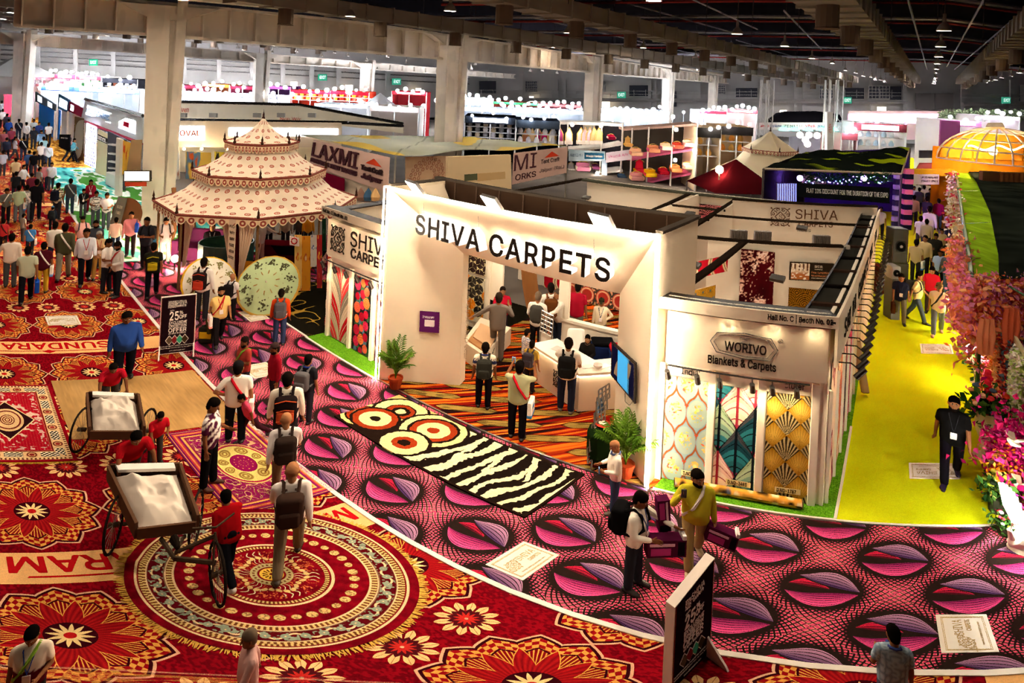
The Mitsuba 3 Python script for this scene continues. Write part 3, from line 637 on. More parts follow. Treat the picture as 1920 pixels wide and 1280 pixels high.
for i, (y, zc, ze) in enumerate(((21, 12.9, 12.3), (26, 12.8, 12.2), (32, 12.7, 12.0), (40, 12.6, 11.8), (50, 12.5, 11.6), (62, 12.3, 11.3), (76, 12.1, 11.0))):
 xm = y * unp(1764, 100)[0]
 k = thing('roof_truss', f'roof rafter with red sprinkler pipe, {["nearest", "second", "third", "fourth", "fifth", "sixth", "farthest"][i]} bay', 'truss')
 part(k, 'rafter', tube([(xm - y * .75, y, ze - .5), (xm - y * .3, y, (zc + ze) / 2), (xm, y, zc), (xm + y * .25, y, ze)], .10, 5), WPIPE)
 part(k, 'sprinkler_pipe', tube([(xm - y * .75, y - .5, ze - .8), (xm - y * .3, y - .5, (zc + ze) / 2 - .3), (xm, y - .5, zc - .3), (xm + y * .25, y - .5, ze - .3)], .07, 5), RP)
 for q in np.linspace(-.7, .2, 14): part(k, 'hanger', tube([(xm + y * q, y, 10.9), (xm + y * q, y, 13.4)], .02, 3), mat('3a3438'))
for i, (u0, v0, u1, v1) in enumerate(((1700, -10, 1738, 130), (1850, -10, 1775, 125), (1590, 8, 1690, 120), (1290, -5, 1420, 55), (1155, 0, 1370, 60), (985, 30, 1210, 80), (1250, 90, 1360, 112), (1380, 75, 1520, 115), (1470, 20, 1540, 92), (1920, 20, 1790, 130))):
 one('conduit', tube([G(u0, v0, 11.9), gz(u1, v1, 11.6, 80)], .05, 5), WPIPE, 'thin pale conduit under the dark roof', 'pipe', 'loose pipes under the roof')
  # pendant lamps: survey marks of the lit rims
LAMPS = [(45, 9), (20, 24), (5, 36), (217, 24), (157, 37), (117, 45), (88, 52), (67, 57), (54, 61), (201, 67), (240, 65), (177, 72), (341, 0), (328, 79), (381, 77), (446, 90), (407, 92), (28, 67),
 (844, 21), (657, 31), (880, 66), (512, 86), (556, 97), (628, 99), (652, 105), (727, 107), (712, 99), (792, 68), (687, 114), (762, 119), (883, 130), (903, 117), (891, 122), (603, 106), (510, 99), (486, 106),
 (1226, 2), (1065, 62), (1382, 64), (1206, 90), (1039, 89), (1304, 109), (1369, 122), (1421, 130), (1152, 108), (1239, 120), (1306, 130), (994, 134), (1017, 133), (1044, 138), (1067, 137), (1153, 142), (1176, 144), (1394, 141),
 (1471, 87), (1522, 110), (1560, 119), (1585, 132), (1605, 137), (1619, 143), (1634, 145), (1642, 150), (1651, 150), (1660, 154), (1459, 137), (1489, 143), (1514, 147), (1534, 151),
 (1770, 58), (1764, 88), (1760, 107), (1758, 120), (1756, 130), (1755, 137), (1754, 146), (1752, 152), (1751, 157), (1912, 137), (1896, 143), (1879, 146), (1867, 150), (1857, 152), (1850, 155)]
bell = ply(lathe([(.235, .0), (.25, .0), (.25, .03), (.215, .12), (.15, .24), (.085, .30), (.06, .34), (.06, .62), (.05, .64), (.001, .64)], 14), None, 40)
glass = ply(disc((0, 0, .012), .225, 14), None)
hangr = ply(tube([(0, 0, .6), (0, 0, 3.2)], .018, 4), None)
LAMP_POWER = 150.
def pendant(p, label, warm, weight, group='pendant hall lamps'):
 k = thing('pendant_lamp', label, 'lamp', group)
 to = T().translate([float(x) for x in p])
 shape(k, bell, mat('8a8078'), to=to); part(k, 'lit_glass', glass, WHITE_, to=to, glow=np.array(warm) * LAMP_POWER, weight=weight)
 h = dict(hangr); part(k, 'stem', h, mat('4a4644'), to=to)
WHITE_ = mat('f6f2ec')
for u, v in LAMPS:
 p = gz(u, v, 10.4, 88)
 cool = np.clip((p[1] - 34) / 20, 0, 1) if u < 1000 else np.clip((p[1] - 55) / 30, 0, 1)
 pendant(p, 'pale bell pendant lamp with a lit white glass under the dark roof', np.array([1, .82, .62]) * (1 - cool) + np.array([.92, .95, 1.0]) * cool * 2.6, 1.0 if p[1] < 40 else .3)
for a, b in ((-16, -2), (-8, -3), (0, -2), (-20, 3), (-12, 3.5), (-4, 3), (4, 3), (-9, 7.), (-2, 7.), (-16, 9)):   # the same rows go on over the camera and the near aisles
 x, y = site(a, b)
 if y > 2 and (x / y, y)[1] and CAM_H - (10.4 - CAM_H) < 99:
  pendant((x, y, 10.4), 'bell pendant lamp of the near rows above the picture', (.85, .66, .47), 3.)
   # ---------------------------------------------------------------- printed textiles: vertex colours in the textile's own metres
PI = math.pi
def ss(a, b, x):
 t = np.clip((x - a) / (b - a), 0, 1); return t * t * (3 - 2 * t)
def nz(x, y, s=0): return meshkit.noise(np.stack([x, y, np.full_like(x, s * 7.3)], -1), s)
def mx(a, b, t):
 a = lin(a) if isinstance(a, str) else a; b = lin(b) if isinstance(b, str) else b
 return a * (1 - t)[:, None] + b * t[:, None]
def tr_(x): return np.abs(x - np.floor(x) - .5) * 2
def const(c, x): return np.repeat(lin(c)[None], len(x), 0)
def pt_leaf(x, y):      # red, grey and cream leaves in a herringbone
 u = np.abs(x - .5) ; k = y * 1.15 - np.sqrt(u) * 1.5
 c = np.floor(k * 2.2); cols = np.array([lin(h) for h in ('c8202c', 'd8c8b0', '8a8578', 'd83a40', 'c9b79c')])
 c = cols[(c.astype(int) + (x > .5) * 1) % 5]
 c = mx(c, '3a3030', .5 * ss(.82, 1, tr_(k * 6.6))); return mx(c, 'e8dcc8', ss(.9, .97, tr_(k * 2.2 + .5)))
def pt_roses(x, y):
 c = const('1f1d20', x); rng = np.random.default_rng(2)
 for i in range(90):
  px, py, r = rng.uniform(.1, .75), rng.uniform(0, 3), rng.uniform(.05, .1); c = mx(c, '4c6f86' if i % 2 else '37603f', ss(1.1, .9, np.hypot((x - px) / r, (y - py) / r / 1.3) + .5 * nz(x * 20, y * 20)))
 for i in range(26):
  px, py, r = .42 + .25 * math.sin(i * 2.1), .06 + i * .105, rng.uniform(.10, .16); d = np.hypot(x - px, (y - py)) / r
  h = ['c22440', 'e86a4a', 'd83058', 'f08a4a', 'b01830'][i % 5]; k = mx(h, '6a0c20', ss(.55, .8, tr_(d * 3 + nz(x * 12, y * 12) * 1.2)) * .7); c = mx(c, k, (d < 1).astype(float))
 return c
def pt_abstract(cols, f=2.):
 def fn(x, y):
  k = nz(x * 3 * f, y * .8 * f, 4) * 1.0 + nz(x * 9, y * 2.2 * f, 6) * .4
  c = const(cols[0], x)
  for i, h in enumerate(cols[1:]): c = mx(c, h, ss(.3 + i * .16, .38 + i * .16, k))
  return c
 return fn
def pt_ogee(x, y):      # blue-grey trellis of brown stems with flower sprigs
 c = const('7d99a0', x); X, Y = x / .42, y / .56
 i = np.floor(Y + .0); X2 = X + .5 * (i % 2)
 a, b = X2 - np.floor(X2) - .5, Y - i - .5
 d = np.hypot(a * 1.0, b * .92); edge = np.abs(d - .53); c = mx(c, '8a4a24', ss(.05, .025, edge)); c = mx(c, '9aa894', ss(.46, .44, d) * .5)
 sp = (nz(x * 34, y * 34, 3) > .6) & (d < .3); fl = nz(x * 17, y * 17, 5)
 c = np.where((sp & (fl > .5))[:, None], lin('e0a850'), np.where((sp & (fl < .36))[:, None], lin('c8503c'), np.where(sp[:, None], lin('a8b04a'), c)))
 d2 = np.hypot(a, (b - .15) * 1.4); c = mx(c, 'f0c878', ss(.1, .08, d2)); return mx(c, 'c02a30', ss(.035, .03, np.hypot(np.abs(a) - .44, b - .25)))
def pt_petals(x, y):    # large onion petals in teal, pink, mint and charcoal
 best = const('28323c', x)
 for r in range(5, -3, -1):
  for q in range(-1, 3):
   dx, dy = (x - (q + .5 * (r % 2)) * .66 - .08) / .66, (y - r * .47) / .86
   t = np.clip((dy + .35) / 1.25, 0, 1); w = .56 * np.sin(PI * t ** .72) ** .85 * (1 - .35 * ss(.55, 1., t)); s = np.abs(dx) / np.maximum(w, 1e-3); ins = (s < 1) & (dy > -.35) & (dy < .9)
   k = (dy + .35 + s * s * .38) / 1.3
   pal = (['c84a8a', 'f0dcc8', 'f4e4d4', 'e9c8b8', 'f4dcd0'], ['b83272', '2a6a78', '2f7f8c', '1f4654', '4a4a50'], ['b83272', '3a8a98', '8ab8a4', 'b8d4b4', 'a8c8a0'])[(r + 2 * q) % 3]
   cc = np.array([lin(h) for h in pal])[np.clip((k * 5).astype(int), 0, 4)]
   cc = mx(cc, 'a03040' if pal[1] == 'f0dcc8' else '101820', np.maximum.reduce([ss(.86, .93, tr_(k * 5 + .5)), ss(.88, .93, s), ss(.05, .03, np.abs(dx)) * (dy > -.2)]))
   best = np.where(ins[:, None], cc, best)
 return best
def pt_fan(x, y):       # gold squares on point with dark pleated fans
 X, Y = x / .5 + .22, y / .5; a, b = X - np.round(X), Y - np.round(Y); fan = np.abs(a) + np.abs(b) < .5
 c = mx('c9b684', '2a2012', ss(.35, .6, tr_(np.arctan2(a, b + .5) * 5.2)))
 a2, b2 = X - .5 - np.round(X - .5), Y - .5 - np.round(Y - .5); g = mx('b07c1c', 'e8c458', ss(.5, 0, np.hypot(a2, b2))); g = mx(g, '7a5010', .5 * ss(.6, .9, tr_(np.arctan2(a2, b2 + .5) * 7)))
 return np.where(fan[:, None], c, g)
def pt_cubes(top, bottom, accent, gap):
 def fn(x, y):
  s = .2; X, Y = x / s, y / (s * 1.732 * .5) / 1.0
  q = (X * 2 / 3), (-X / 3 + Y * .5); cx, cz = q[0], q[1]; cy = -cx - cz
  rx, ry, rz = np.round(cx), np.round(cy), np.round(cz); dx, dy, dz = abs(rx - cx), abs(ry - cy), abs(rz - cz)
  rx = np.where((dx > dy) & (dx > dz), -ry - rz, rx); rz = np.where((dz > dx) & (dz >= dy), -rx - ry, rz)
  lx, ly = X - rx * 1.5, Y - (rz * 2 + rx)
  ang = np.arctan2(ly, lx * 1.0) ; f = np.floor((ang + math.pi / 2) / (2 * math.pi / 3)).astype(int) % 3
  t = np.clip(y / gap, 0, 1); base = mx(bottom, top, ss(.45, .6, t)); sh = np.array([1., .8, .62])[f]
  c = base * sh[:, None]
  m = (np.sin(rx * 12.9 + rz * 78.2) * 43758.5) % 1
  if accent: c = np.where((m > .72)[:, None], lin(accent) * sh[:, None], c); c = np.where((m < .2)[:, None], lin('cfc8b4'), c)
  edge = np.minimum.reduce([np.abs(np.sin(ang * 1.5 + math.pi * .25)), np.abs(.98 - np.maximum.reduce([np.abs(lx), np.abs(lx * .5 + ly * .866), np.abs(lx * .5 - ly * .866)]))])
  return mx(c, 'e8d8a8', ss(.1, .05, edge))
 return fn
def pt_blossom(x, y):
 c = mx('4a0a12', '2c060c', nz(x * 3, y * 3)); k = nz(x * 26, y * 26, 2) * .6 + nz(x * 5, y * 3, 8) * .5; c = mx(c, 'd8a898', ss(.62, .66, k)); return mx(c, 'f4e0d8', ss(.72, .76, k))
def pt_arches(x, y):
 X = x / .45; j = np.floor(y / .34); Xs = X + .5 * (j % 2); d = np.hypot((Xs - np.floor(Xs) - .5) * 1.2, (y / .34 - j) * .75); return mx('a8701c', '2a1c0c', ss(.3, .6, tr_(d * 8)))
def pt_circles(x, y):   # orange and red medallions on charcoal
 c = const('4a4038', x); X, Y = x / .62, y / .62; j = np.floor(Y); Xs = X + .5 * (j % 2); d = np.hypot(Xs - np.floor(Xs) - .5, (Y - j - .5))
 c = mx(c, 'd8604a', ss(.46, .43, d)); c = mx(c, 'f0c8a0', ss(.04, .02, np.abs(d - .36))); c = mx(c, 'b83a34', ss(.3, .28, d)); return mx(c, 'f0b890', ss(.62, .7, nz(x * 24, y * 24)) * (d > .46))
def pt_mesh(x, y):
 d = np.hypot(tr_(x * .6) - .5, tr_(y * .6) - .5); c = mx('d03a6a', 'f0a0a0', nz(x * 3, y * 3)); return mx(c, '201418', np.maximum(ss(.6, .7, tr_((x + d) * 9)), ss(.6, .7, tr_((x - d) * 9))))
def pt_peacock(x, y):
 X = x / .3; j = np.floor(y / .2); Xs = X + .5 * (j % 2); d = np.hypot(Xs - np.floor(Xs) - .5, (y / .2 - j - .2)); c = mx('c8902c', '6a4a14', ss(.3, .7, tr_(d * 5))); return mx(c, '2c5a7c', ss(.14, .1, d))
def pt_palm(x, y):
 c = const('cfd8b0', x); k = tr_(y * 4 + np.abs(x - .5) * 5); return mx(c, '4a8a4a', ss(.55, .7, k) * (nz(x * 4, y * 4) > .4))
def pt_redstripe(x, y): k = tr_(x * 1.6 + .25 * np.sin(y * 5)); c = mx('c01a2c', 'f0d8b0', ss(.7, .76, k)); return mx(c, '3a3030', ss(.93, .97, k))
def textile(parent, name, corners, fn, size, t=.012, px=.012, label=None, k=None):
 """A hanging cloth over four corners (bl, br, tr, tl), printed by fn(x, y) in metres of its size."""
 nx, ny = max(2, int(size[0] / px)), max(2, int(size[1] / px))
 m, s, tt = grid(nx, ny, bil(corners)); n = np.cross(np.subtract(corners[1], corners[0]), np.subtract(corners[3], corners[0])); n /= np.linalg.norm(n)
 col = np.clip(fn(s * size[0], tt * size[1]), 0, 1)
 b = np.array(corners) ; back = hexa(np.vstack([b - n * t, b - n * .001])); nv = len(m[0])
 v, f = np.vstack([m[0], back[0]]), np.vstack([m[1], back[1] + nv]); col = np.vstack([col, np.repeat(lin('b8ab98')[None] * .6, 8, 0)])
 key = newkey(parent + '__' + name) if parent else k
 return shape(key, (v, f), 'look_vertex', color=col, label=label)
def S3(a, b, z): x, y = site(a, b); return np.array([float(x), float(y), z])
def rise(b): return float(np.interp(b, [9, 15.6, 21.5, 24], [3.72, 3.52, 3.42, 3.25]))
 # ---------------------------------------------------------------- the cream carpet stand
CREAM, WHITE, BLACKP, BRONZE = mat('eadcc6'), mat('f1e8d8'), mat('17120f', .5), mat('3a2c24')
WARM = np.array([1., .74, .42])
BLK = mat('0d0c0c', .5)
def unit_(v): return np.asarray(v) / np.linalg.norm(v)
def zwall(a0, b0, a1, b1, z0, z1, t=.08, n=10, side=1):
 p = line(a0, b0, a1, b1, n); bb = np.linspace(b0, b1, n)
 zt = [rise(q) for q in bb] if z1 is None else np.linspace(z1[0], z1[1], n) if isinstance(z1, tuple) else z1
 return wall(p, z0, zt, t, side)
port = thing('entrance_portal', 'cream entrance portal with glowing edge and big black lettering', 'portal')
OA, OB = (-10.65, 9.0), (-3.93, 9.0)
zt, zi = 5.0, 3.38
part(port, 'panel', hexa([S3(-10.62, 9.02, 0), S3(-9.2, 10.3, 0), S3(-9.32, 10.62, 0), S3(-10.62, 10.9, 0), S3(-10.62, 9.02, zt), S3(-9.27, 10.3, zi), S3(-9.38, 10.62, zi), S3(-10.62, 10.9, zt)]), CREAM, label='left slanted panel')
part(port, 'panel', hexa([S3(-5.1, 10.0, 0), S3(-3.97, 9.02, 0), S3(-3.97, 10.9, 0), S3(-5.0, 10.35, 0), S3(-5.1, 10.0, zi), S3(-3.97, 9.02, zt), S3(-3.97, 10.9, zt), S3(-5.0, 10.35, zi)]), CREAM, label='right slanted panel')
n = 16; s = np.linspace(0, 1, n)
o = np.array([S3(-10.62 + 6.65 * q, 9.02, zt) for q in s]); i_ = np.array([S3(-9.27 + 4.17 * q, 10.3 - .3 * q, zi) for q in s]); back = np.array([S3(-9.38 + 4.38 * q, 10.62 - .27 * q, zi) for q in s]); top = np.array([S3(-10.62 + 6.65 * q, 9.1, zt) for q in s])
v = np.vstack([i_, o, top, back]); f = []
for k in range(n - 1):
 for a, b in ((0, 1), (1, 2), (3, 0), (2, 3)): f.append((a * n + k, a * n + k + 1, b * n + k + 1, b * n + k))
part(port, 'fascia', (v, np.array(f)), CREAM, label='sloping curved fascia')
part(port, 'back_panel', zwall(-10.9, 10.95, -4.0, 10.95, 3.2, 5.0, .06, 14), BRONZE, label='dark inner back board of the hollow top')
for q in np.linspace(-10.2, -4.6, 9): part(port, 'seam', zwall(q, 10.93, q + .03, 10.93, 3.5, 5.0, .02, 2, -1), mat('5a4a40'))
part(port, 'side_panel', zwall(-3.97, 9.02, -3.97, 11.05, 0, 5.02, .06, 4), CREAM)
part(port, 'side_panel', zwall(-10.62, 11.0, -10.62, 9.02, 0, 5.02, .06, 4), CREAM)
RIM = mat('4a443e')
for q, w in (((-10.95, 10.95, -3.9, 10.95), .16), ((-3.92, 9.1, -3.92, 11.05), .16), ((-10.66, 11.0, -10.66, 9.1), .12)): part(port, 'rim', zwall(*q, 5.0, 5.06, w, 14), RIM)
LED = np.array([1.0, .80, .55])
pl = line(-10.63, 9.0, -3.95, 9.0, 24)
part(port, 'light_strip', tube(np.column_stack([pl[:, 0], pl[:, 1] - .02, np.full(24, 5.0)]), .026, 5), WHITE, glow=LED * 26, weight=3)
part(port, 'light_strip', tube([S3(-10.65, 8.97, .03), S3(-10.65, 8.97, 5.0)], .028, 5), WHITE, glow=LED * 26, weight=1.5)
part(port, 'light_strip', tube([S3(-3.93, 8.97, .03), S3(-3.93, 8.97, 5.0)], .028, 5), WHITE, glow=LED * 26, weight=1.5)
 # big suspended letters, each its own part: white returns, black faces
def letter_row(parent, txt, a0, b0, a1, b1, z0, z1, h, depth, bold=True, face=BLK, ret=WHITE):
 adv, x = [], 0.
 for ch in txt:
  if ch == ' ': adv.append(None); x += .42; continue
  if (ch, bold) not in TEXTS: TEXTS[(ch, bold)] = text_mesh(ch, 1., 1., bold)
  w = float(TEXTS[(ch, bold)].vertices[:, 0].max()); adv.append((x, w)); x += w + .13
 tot = x - .13
 for ch, q in zip(txt, adv):
  if q is None: continue
  s0, s1 = q[0] / tot, (q[0] + q[1]) / tot
  p0, p1 = S3(a0 + (a1 - a0) * s0, b0 + (b1 - b0) * s0, z0 + (z1 - z0) * s0), S3(a0 + (a1 - a0) * s1, b0 + (b1 - b0) * s1, z0 + (z1 - z0) * s1)
  ex = p1 - p0; M = frame(p0, ex * [1, 1, 0], (0, 0, 1)); v = np.array(TEXTS[(ch, bold)].vertices)
  v = v * [np.linalg.norm(ex[:2]) / q[1], h, 1]; F_ = np.array(TEXTS[(ch, bold)].faces)
  v[:, 2] += v[:, 0] * 0; v[:, 1] += v[:, 0] * ex[2] / np.linalg.norm(ex[:2])
  vb = v.copy(); vb[:, 2] = v[:, 2] * depth - depth; vf = v.copy(); vf[:, 2] = v[:, 2] * .012 + .001
  k = part(parent, 'letter', (swap(vf, M), F_), face)
  if ret: shape(k + '__return', (swap(vb, M), F_), ret, label='white lit return', glow=(.42, .38, .33), weight=.02)
letter_row(port, 'SHIVA CARPETS', -9.93, 9.32, -4.97, 9.3, 3.92, 3.82, .47, .3)
for q in (-9.6, -8.0, -5.3): part(port, 'wire', tube([S3(q, 9.3, 4.2), S3(q, 9.2, 5.0)], .004, 4), mat('8a8078'))
part(port, 'web_address', text('www.shivacarpets.com', .1, S3(-9.18, 10.48, 2.55), (0, 0, -1), (-1, .3, 0), .003, width=1.9), mat('b8a890'))
 # Instagram-like poster on the left panel
po = thing('wall_poster', 'small purple poster on the left cream panel of the portal', 'poster')
PP4 = [S3(-9.93, 9.62, 1.33), S3(-9.58, 9.92, 1.33), S3(-9.59, 9.92, 1.86), S3(-9.94, 9.62, 1.86)]
shape(po, slab(PP4, .012), mat('5a2060'))
e = PP4[1] - PP4[0]
part(po, 'lettering', text('Instagram', .06, PP4[3] + e * .15 - [0, .004, .17], e, width=.3), mat('f0e8f0'))
part(po, 'white_square', slab([PP4[0] + e * .25 + [0, -.004, .15], PP4[0] + e * .75 + [0, -.004, .15], PP4[0] + e * .75 + [0, -.004, .32], PP4[0] + e * .25 + [0, -.004, .32]], .003), mat('e0d4dc'))
 # flood lights on top of the portal and in the stand
def flood(p, aim, label, power=60., s=.26, group=None, weight=1.5):
 k = thing('flood_light', label, 'lamp', group)
 aim = np.asarray(aim, float) / np.linalg.norm(aim); ex = np.cross(aim, [0, 0, 1.]); ex /= np.linalg.norm(ex); ey = np.cross(ex, aim)
 p = np.asarray(p, float); c = [p - ex * s - ey * s * .7, p + ex * s - ey * s * .7, p + ex * s + ey * s * .7, p - ex * s + ey * s * .7]
 shape(k, slab([q - aim * .004 for q in c[::-1]], .07), mat('3c3834', .5))
 part(k, 'lit_glass', (np.array([q + aim * .004 for q in c]), np.array([[0, 1, 2], [0, 2, 3]]) if np.dot(np.cross(c[1] - c[0], c[3] - c[0]), aim) > 0 else np.array([[0, 2, 1], [0, 3, 2]])), WHITE, glow=WARM * [1, 1.1, 1.35] * power, weight=weight)
 part(k, 'bracket', tube([p - aim * .06, p - aim * .16 - [0, 0, .18]], .02, 5), BLK)
 return k
for a, lab in ((-9.5, 'leftmost of the three flood lights on the portal top'), (-7.35, 'middle of the three flood lights on the portal top'), (-4.95, 'right one of the three flood lights on the portal top')):
 p = S3(a, 8.82, 5.16); flood(p, S3(a + .1, 4.0, 1.2) - p, lab, 55., .26, weight=5)
  # ---- right wing
def spot(key, p, d, name='spotlight', r=.055, L_=.19, lit=True):
 """track spotlight: dark can, arm; its own lamp"""
 p, d = np.asarray(p, float), np.asarray(d, float) / np.linalg.norm(d)
 k = part(key, name, tube([p - d * L_ * .5, p + d * L_ * .5], [r * .9, r], 10), mat('1c1512', .5))
 shape(k + '__arm', tube([p - d * .04, p - d * .1 - [0, 0, -.1]], .012, 4), mat('2a221c', .5))
 return k
def wallspot(p, aim, power, cut=48, w=.5):
 w = w * 6
 """the lamp inside a can"""
 k = newkey('spot_lamp'); aim = np.asarray(aim, float)
 scene[k] = {'type': 'spot', 'to_world': T().look_at(list(map(float, p)), list(map(float, np.asarray(p) + aim)), [.1, .2, 1]), 'intensity': {'type': 'rgb', 'value': [float(x) for x in WARM * power]}, 'cutoff_angle': float(cut), 'beam_width': float(cut * .35), 'sampling_weight': w}
wing = thing('stand_wing', 'right cream wing of the carpet stand with a sign box over three hanging carpets', 'stand wall')
part(wing, 'wall', zwall(-3.9, 9.45, -1.12, 9.45, 0, 3.7, .07, 8), WHITE)
part(wing, 'fascia_board', zwall(-4.0, 9.22, -.98, 9.22, 3.50, 3.72, .05, 8), CREAM)
part(wing, 'top_board', zwall(-4.0, 9.27, -1.0, 9.27, 3.66, 3.70, .45, 8), BLACKP)
part(wing, 'sign_box', zwall(-3.84, 9.28, -1.13, 9.28, 2.43, 3.46, .15, 8), CREAM)
for a in (-3.93, -3.03, -2.18, -1.3): part(wing, 'post', zwall(a - .06, 9.37, a + .06, 9.37, 0, 2.35, .07, 2), WHITE)
def on(a, b, z): return S3(a, b, z)
def line_text(parent, txt, a0, a1, b, z0, z1, h, m, bold=False, name='lettering', depth=.012):
 p0, p1 = S3(a0, b, z0), S3(a1, b, z1); ex = p1 - p0
 v, f = text(txt, h, p0, ex * [1, 1, 0], depth=depth, bold=bold, width=float(np.linalg.norm(ex[:2]))); t = ((v - p0) @ (ex * [1, 1, 0])) / (ex[:2] @ ex[:2]); v[:, 2] += t * ex[2]
 return part(parent, name, (v, f), m)
line_text(wing, 'Hall No. C | Booth No. 02', -2.12, -1.07, 9.215, 3.57, 3.575, .10, BLACKP, True)
line_text(wing, 'WORIVO', -2.82, -2.12, 9.265, 2.86, 2.86, .17, BLACKP, True)
line_text(wing, 'Blankets & Carpets', -3.1, -1.95, 9.265, 2.565, 2.57, .15, BLACKP, True)
line_text(wing, "India's Leading Carpet Manufacturer", -3.6, -1.5, 9.435, 2.18, 2.2, .12, BLACKP)
def outline(parent, name, pts, b, r, m):
 return part(parent, name, tube([S3(a, b, z) for a, z in pts], r, 4), m)
outline(wing, 'badge_outline', [(-2.95, 3.18), (-2.5, 3.23), (-2.05, 3.18), (-1.93, 2.97), (-2.05, 2.76), (-2.5, 2.74), (-2.95, 2.80), (-3.06, 3.0), (-2.95, 3.18)], 9.262, .009, BLACKP)
outline(wing, 'badge_outline', [(-2.9, 3.14), (-2.5, 3.19), (-2.1, 3.14), (-1.99, 2.97), (-2.1, 2.80), (-2.5, 2.785), (-2.9, 2.84), (-3.0, 3.0), (-2.9, 3.14)], 9.262, .006, BLACKP)
outline(wing, 'badge_square', [(-2.56, 3.03), (-2.40, 3.03), (-2.40, 3.14), (-2.56, 3.14), (-2.56, 3.03), (-2.44, 3.11), (-2.52, 3.11)], 9.262, .006, BLACKP)
outline(wing, 'registered_mark', [(-1.90 + .04 * math.cos(t), 3.16 + .04 * math.sin(t)) for t in np.linspace(0, 6.28, 9)], 9.262, .004, BLACKP)
part(wing, 'lamp_track', tube([S3(a, 9.3, 2.37) for a in np.linspace(-3.8, -1.4, 8)], .018, 5), BLK)
for a in (-3.72, -3.2, -2.82, -2.28, -1.96, -1.57):
 p = S3(a, 9.1, 2.27); d = S3(a, 9.4, 1.6) - p; spot(wing, p, d)
 wallspot(p + unit_(d) * .11, d, .55, 64, .5)
for a in (-3.5, -2.75, -2.0, -1.3): wallspot(S3(a, 9.19, 3.47), S3(a, 9.25, 2.6) - S3(a, 9.19, 3.47), .22, 78, .4)
def hung(a0, a1, b, z0, z1, fn, label, group=None, b1=None, a_top=0., px=.012, name='hanging_carpet'):
 k = thing(name, label, 'carpet', group); b1 = b if b1 is None else b1
 w = float(np.hypot(*(S3(a1, b1, 0) - S3(a0, b, 0))[:2]))
 textile(None, None, [S3(a0, b, z0), S3(a1, b1, z0), S3(a1, b1, z1), S3(a0, b, z1)], fn, (w, z1 - z0), px=px, k=k); return k
hung(-3.86, -3.08, 9.41, .04, 2.12, pt_ogee, 'blue grey hanging carpet with brown trellis and flower sprigs, left under the sign box')
hung(-2.96, -2.24, 9.41, .04, 2.1, pt_petals, 'hanging carpet of teal, pink and mint petals, middle one under the sign box')
hung(-2.10, -1.36, 9.41, .04, 2.1, pt_fan, 'gold hanging carpet with dark fan squares, right one under the sign box')
for a, t in ((-3.5, 'D.NO-2010'), (-2.72, 'D.NO-3493'), (-1.9, 'D.NO-1787')):
 p0, p1 = S3(a, 9.385, .2), S3(a + .42, 9.385, .2); k = newkey('stand_wing__number_tag'); shape(k, slab([p0, p1, p1 + [0, 0, .1], p0 + [0, 0, .1]], .006), mat('e6d8a0'))
 e = p1 - p0; shape(k + '__lettering', text(t, .065, p0 + e * .06 + [0, -.004, .02], e, bold=True, width=.36), BLACKP)
  # ---- side wall along the yellow aisle
side = thing('stand_side_wall', 'long cream side wall of the carpet stand along the yellow aisle with lettering', 'stand wall')
def aw(b): return -1.12 + (b - 9.4) * .025
part(side, 'wall', wall([site(aw(b), b) for b in np.linspace(9.4, 23.1, 12)], 0, [rise(b) - .05 for b in np.linspace(9.4, 23.1, 12)], .07), WHITE)
part(side, 'fascia_board', wall([site(aw(b) + .14, b) for b in np.linspace(9.22, 23.1, 12)], [rise(b) - .95 for b in np.linspace(9.22, 23.1, 12)], [rise(b) for b in np.linspace(9.22, 23.1, 12)], .05), CREAM)
bb = np.linspace(9.22, 23.1, 12)
part(side, 'top_board', cat([hexa([S3(aw(b0) - .45, b0, rise(b0) - .12), S3(aw(b0) + .1, b0, rise(b0) - .12), S3(aw(b1) + .1, b1, rise(b1) - .12), S3(aw(b1) - .45, b1, rise(b1) - .12), S3(aw(b0) - .45, b0, rise(b0) - .08), S3(aw(b0) + .1, b0, rise(b0) - .08), S3(aw(b1) + .1, b1, rise(b1) - .08), S3(aw(b1) - .45, b1, rise(b1) - .08)]) for b0, b1 in zip(bb, bb[1:])]), mat('2c2c28'))
for i, b in enumerate(np.linspace(10.2, 22, 9)): part(side, 'cross_board', zwall(aw(b) - .45, b, aw(b) + .1, b, rise(b) - .1, rise(b) - .02, .12, 2), mat('120e0c') if i % 2 else mat('3a2a22'))
part(side, 'edge_board', wall([site(aw(b) - .45, b) for b in bb], [rise(b) - .2 for b in bb], [rise(b) - .02 for b in bb], .04), BLK)
B0, B1 = 10.1, 21.
letters_ = 'SHIVA CARPETS PVT. LTD.'
for i, ch in enumerate(letters_):
 if ch == ' ': continue
 b = B0 + (B1 - B0) * i / len(letters_); p0, p1 = S3(aw(b) + .147, b, rise(b) - .68), S3(aw(b + .33) + .147, b + .33, rise(b) - .68)
 part(side, 'letter', text(ch, .38, p0, p1 - p0, depth=.015, width=float(np.linalg.norm(p1 - p0)) * (.3 if ch in 'I.' else 1)), mat('2a2620'))
PALS = [['b8404a', 'd89a90', '8a3038', 'e8c8b0'], ['e0c8a0', 'b87a50', 'f0e0c0', 'c86a4a'], ['8a7a70', 'c0b0a0', 'd05a60', '5a4a48'], ['d86a78', 'f0b8a8', 'b03a58'], ['d8b078', '8a6a4a', 'f0d8a8'], ['a02a34', 'd04a4a', 'e8a090'], ['c8c0b0', '9aa0a0', 'e8e0d0', '7a6a60']]
names_ = ['rose and cream', 'sand and brick', 'grey and coral', 'pink', 'amber and brown', 'crimson', 'pale grey']
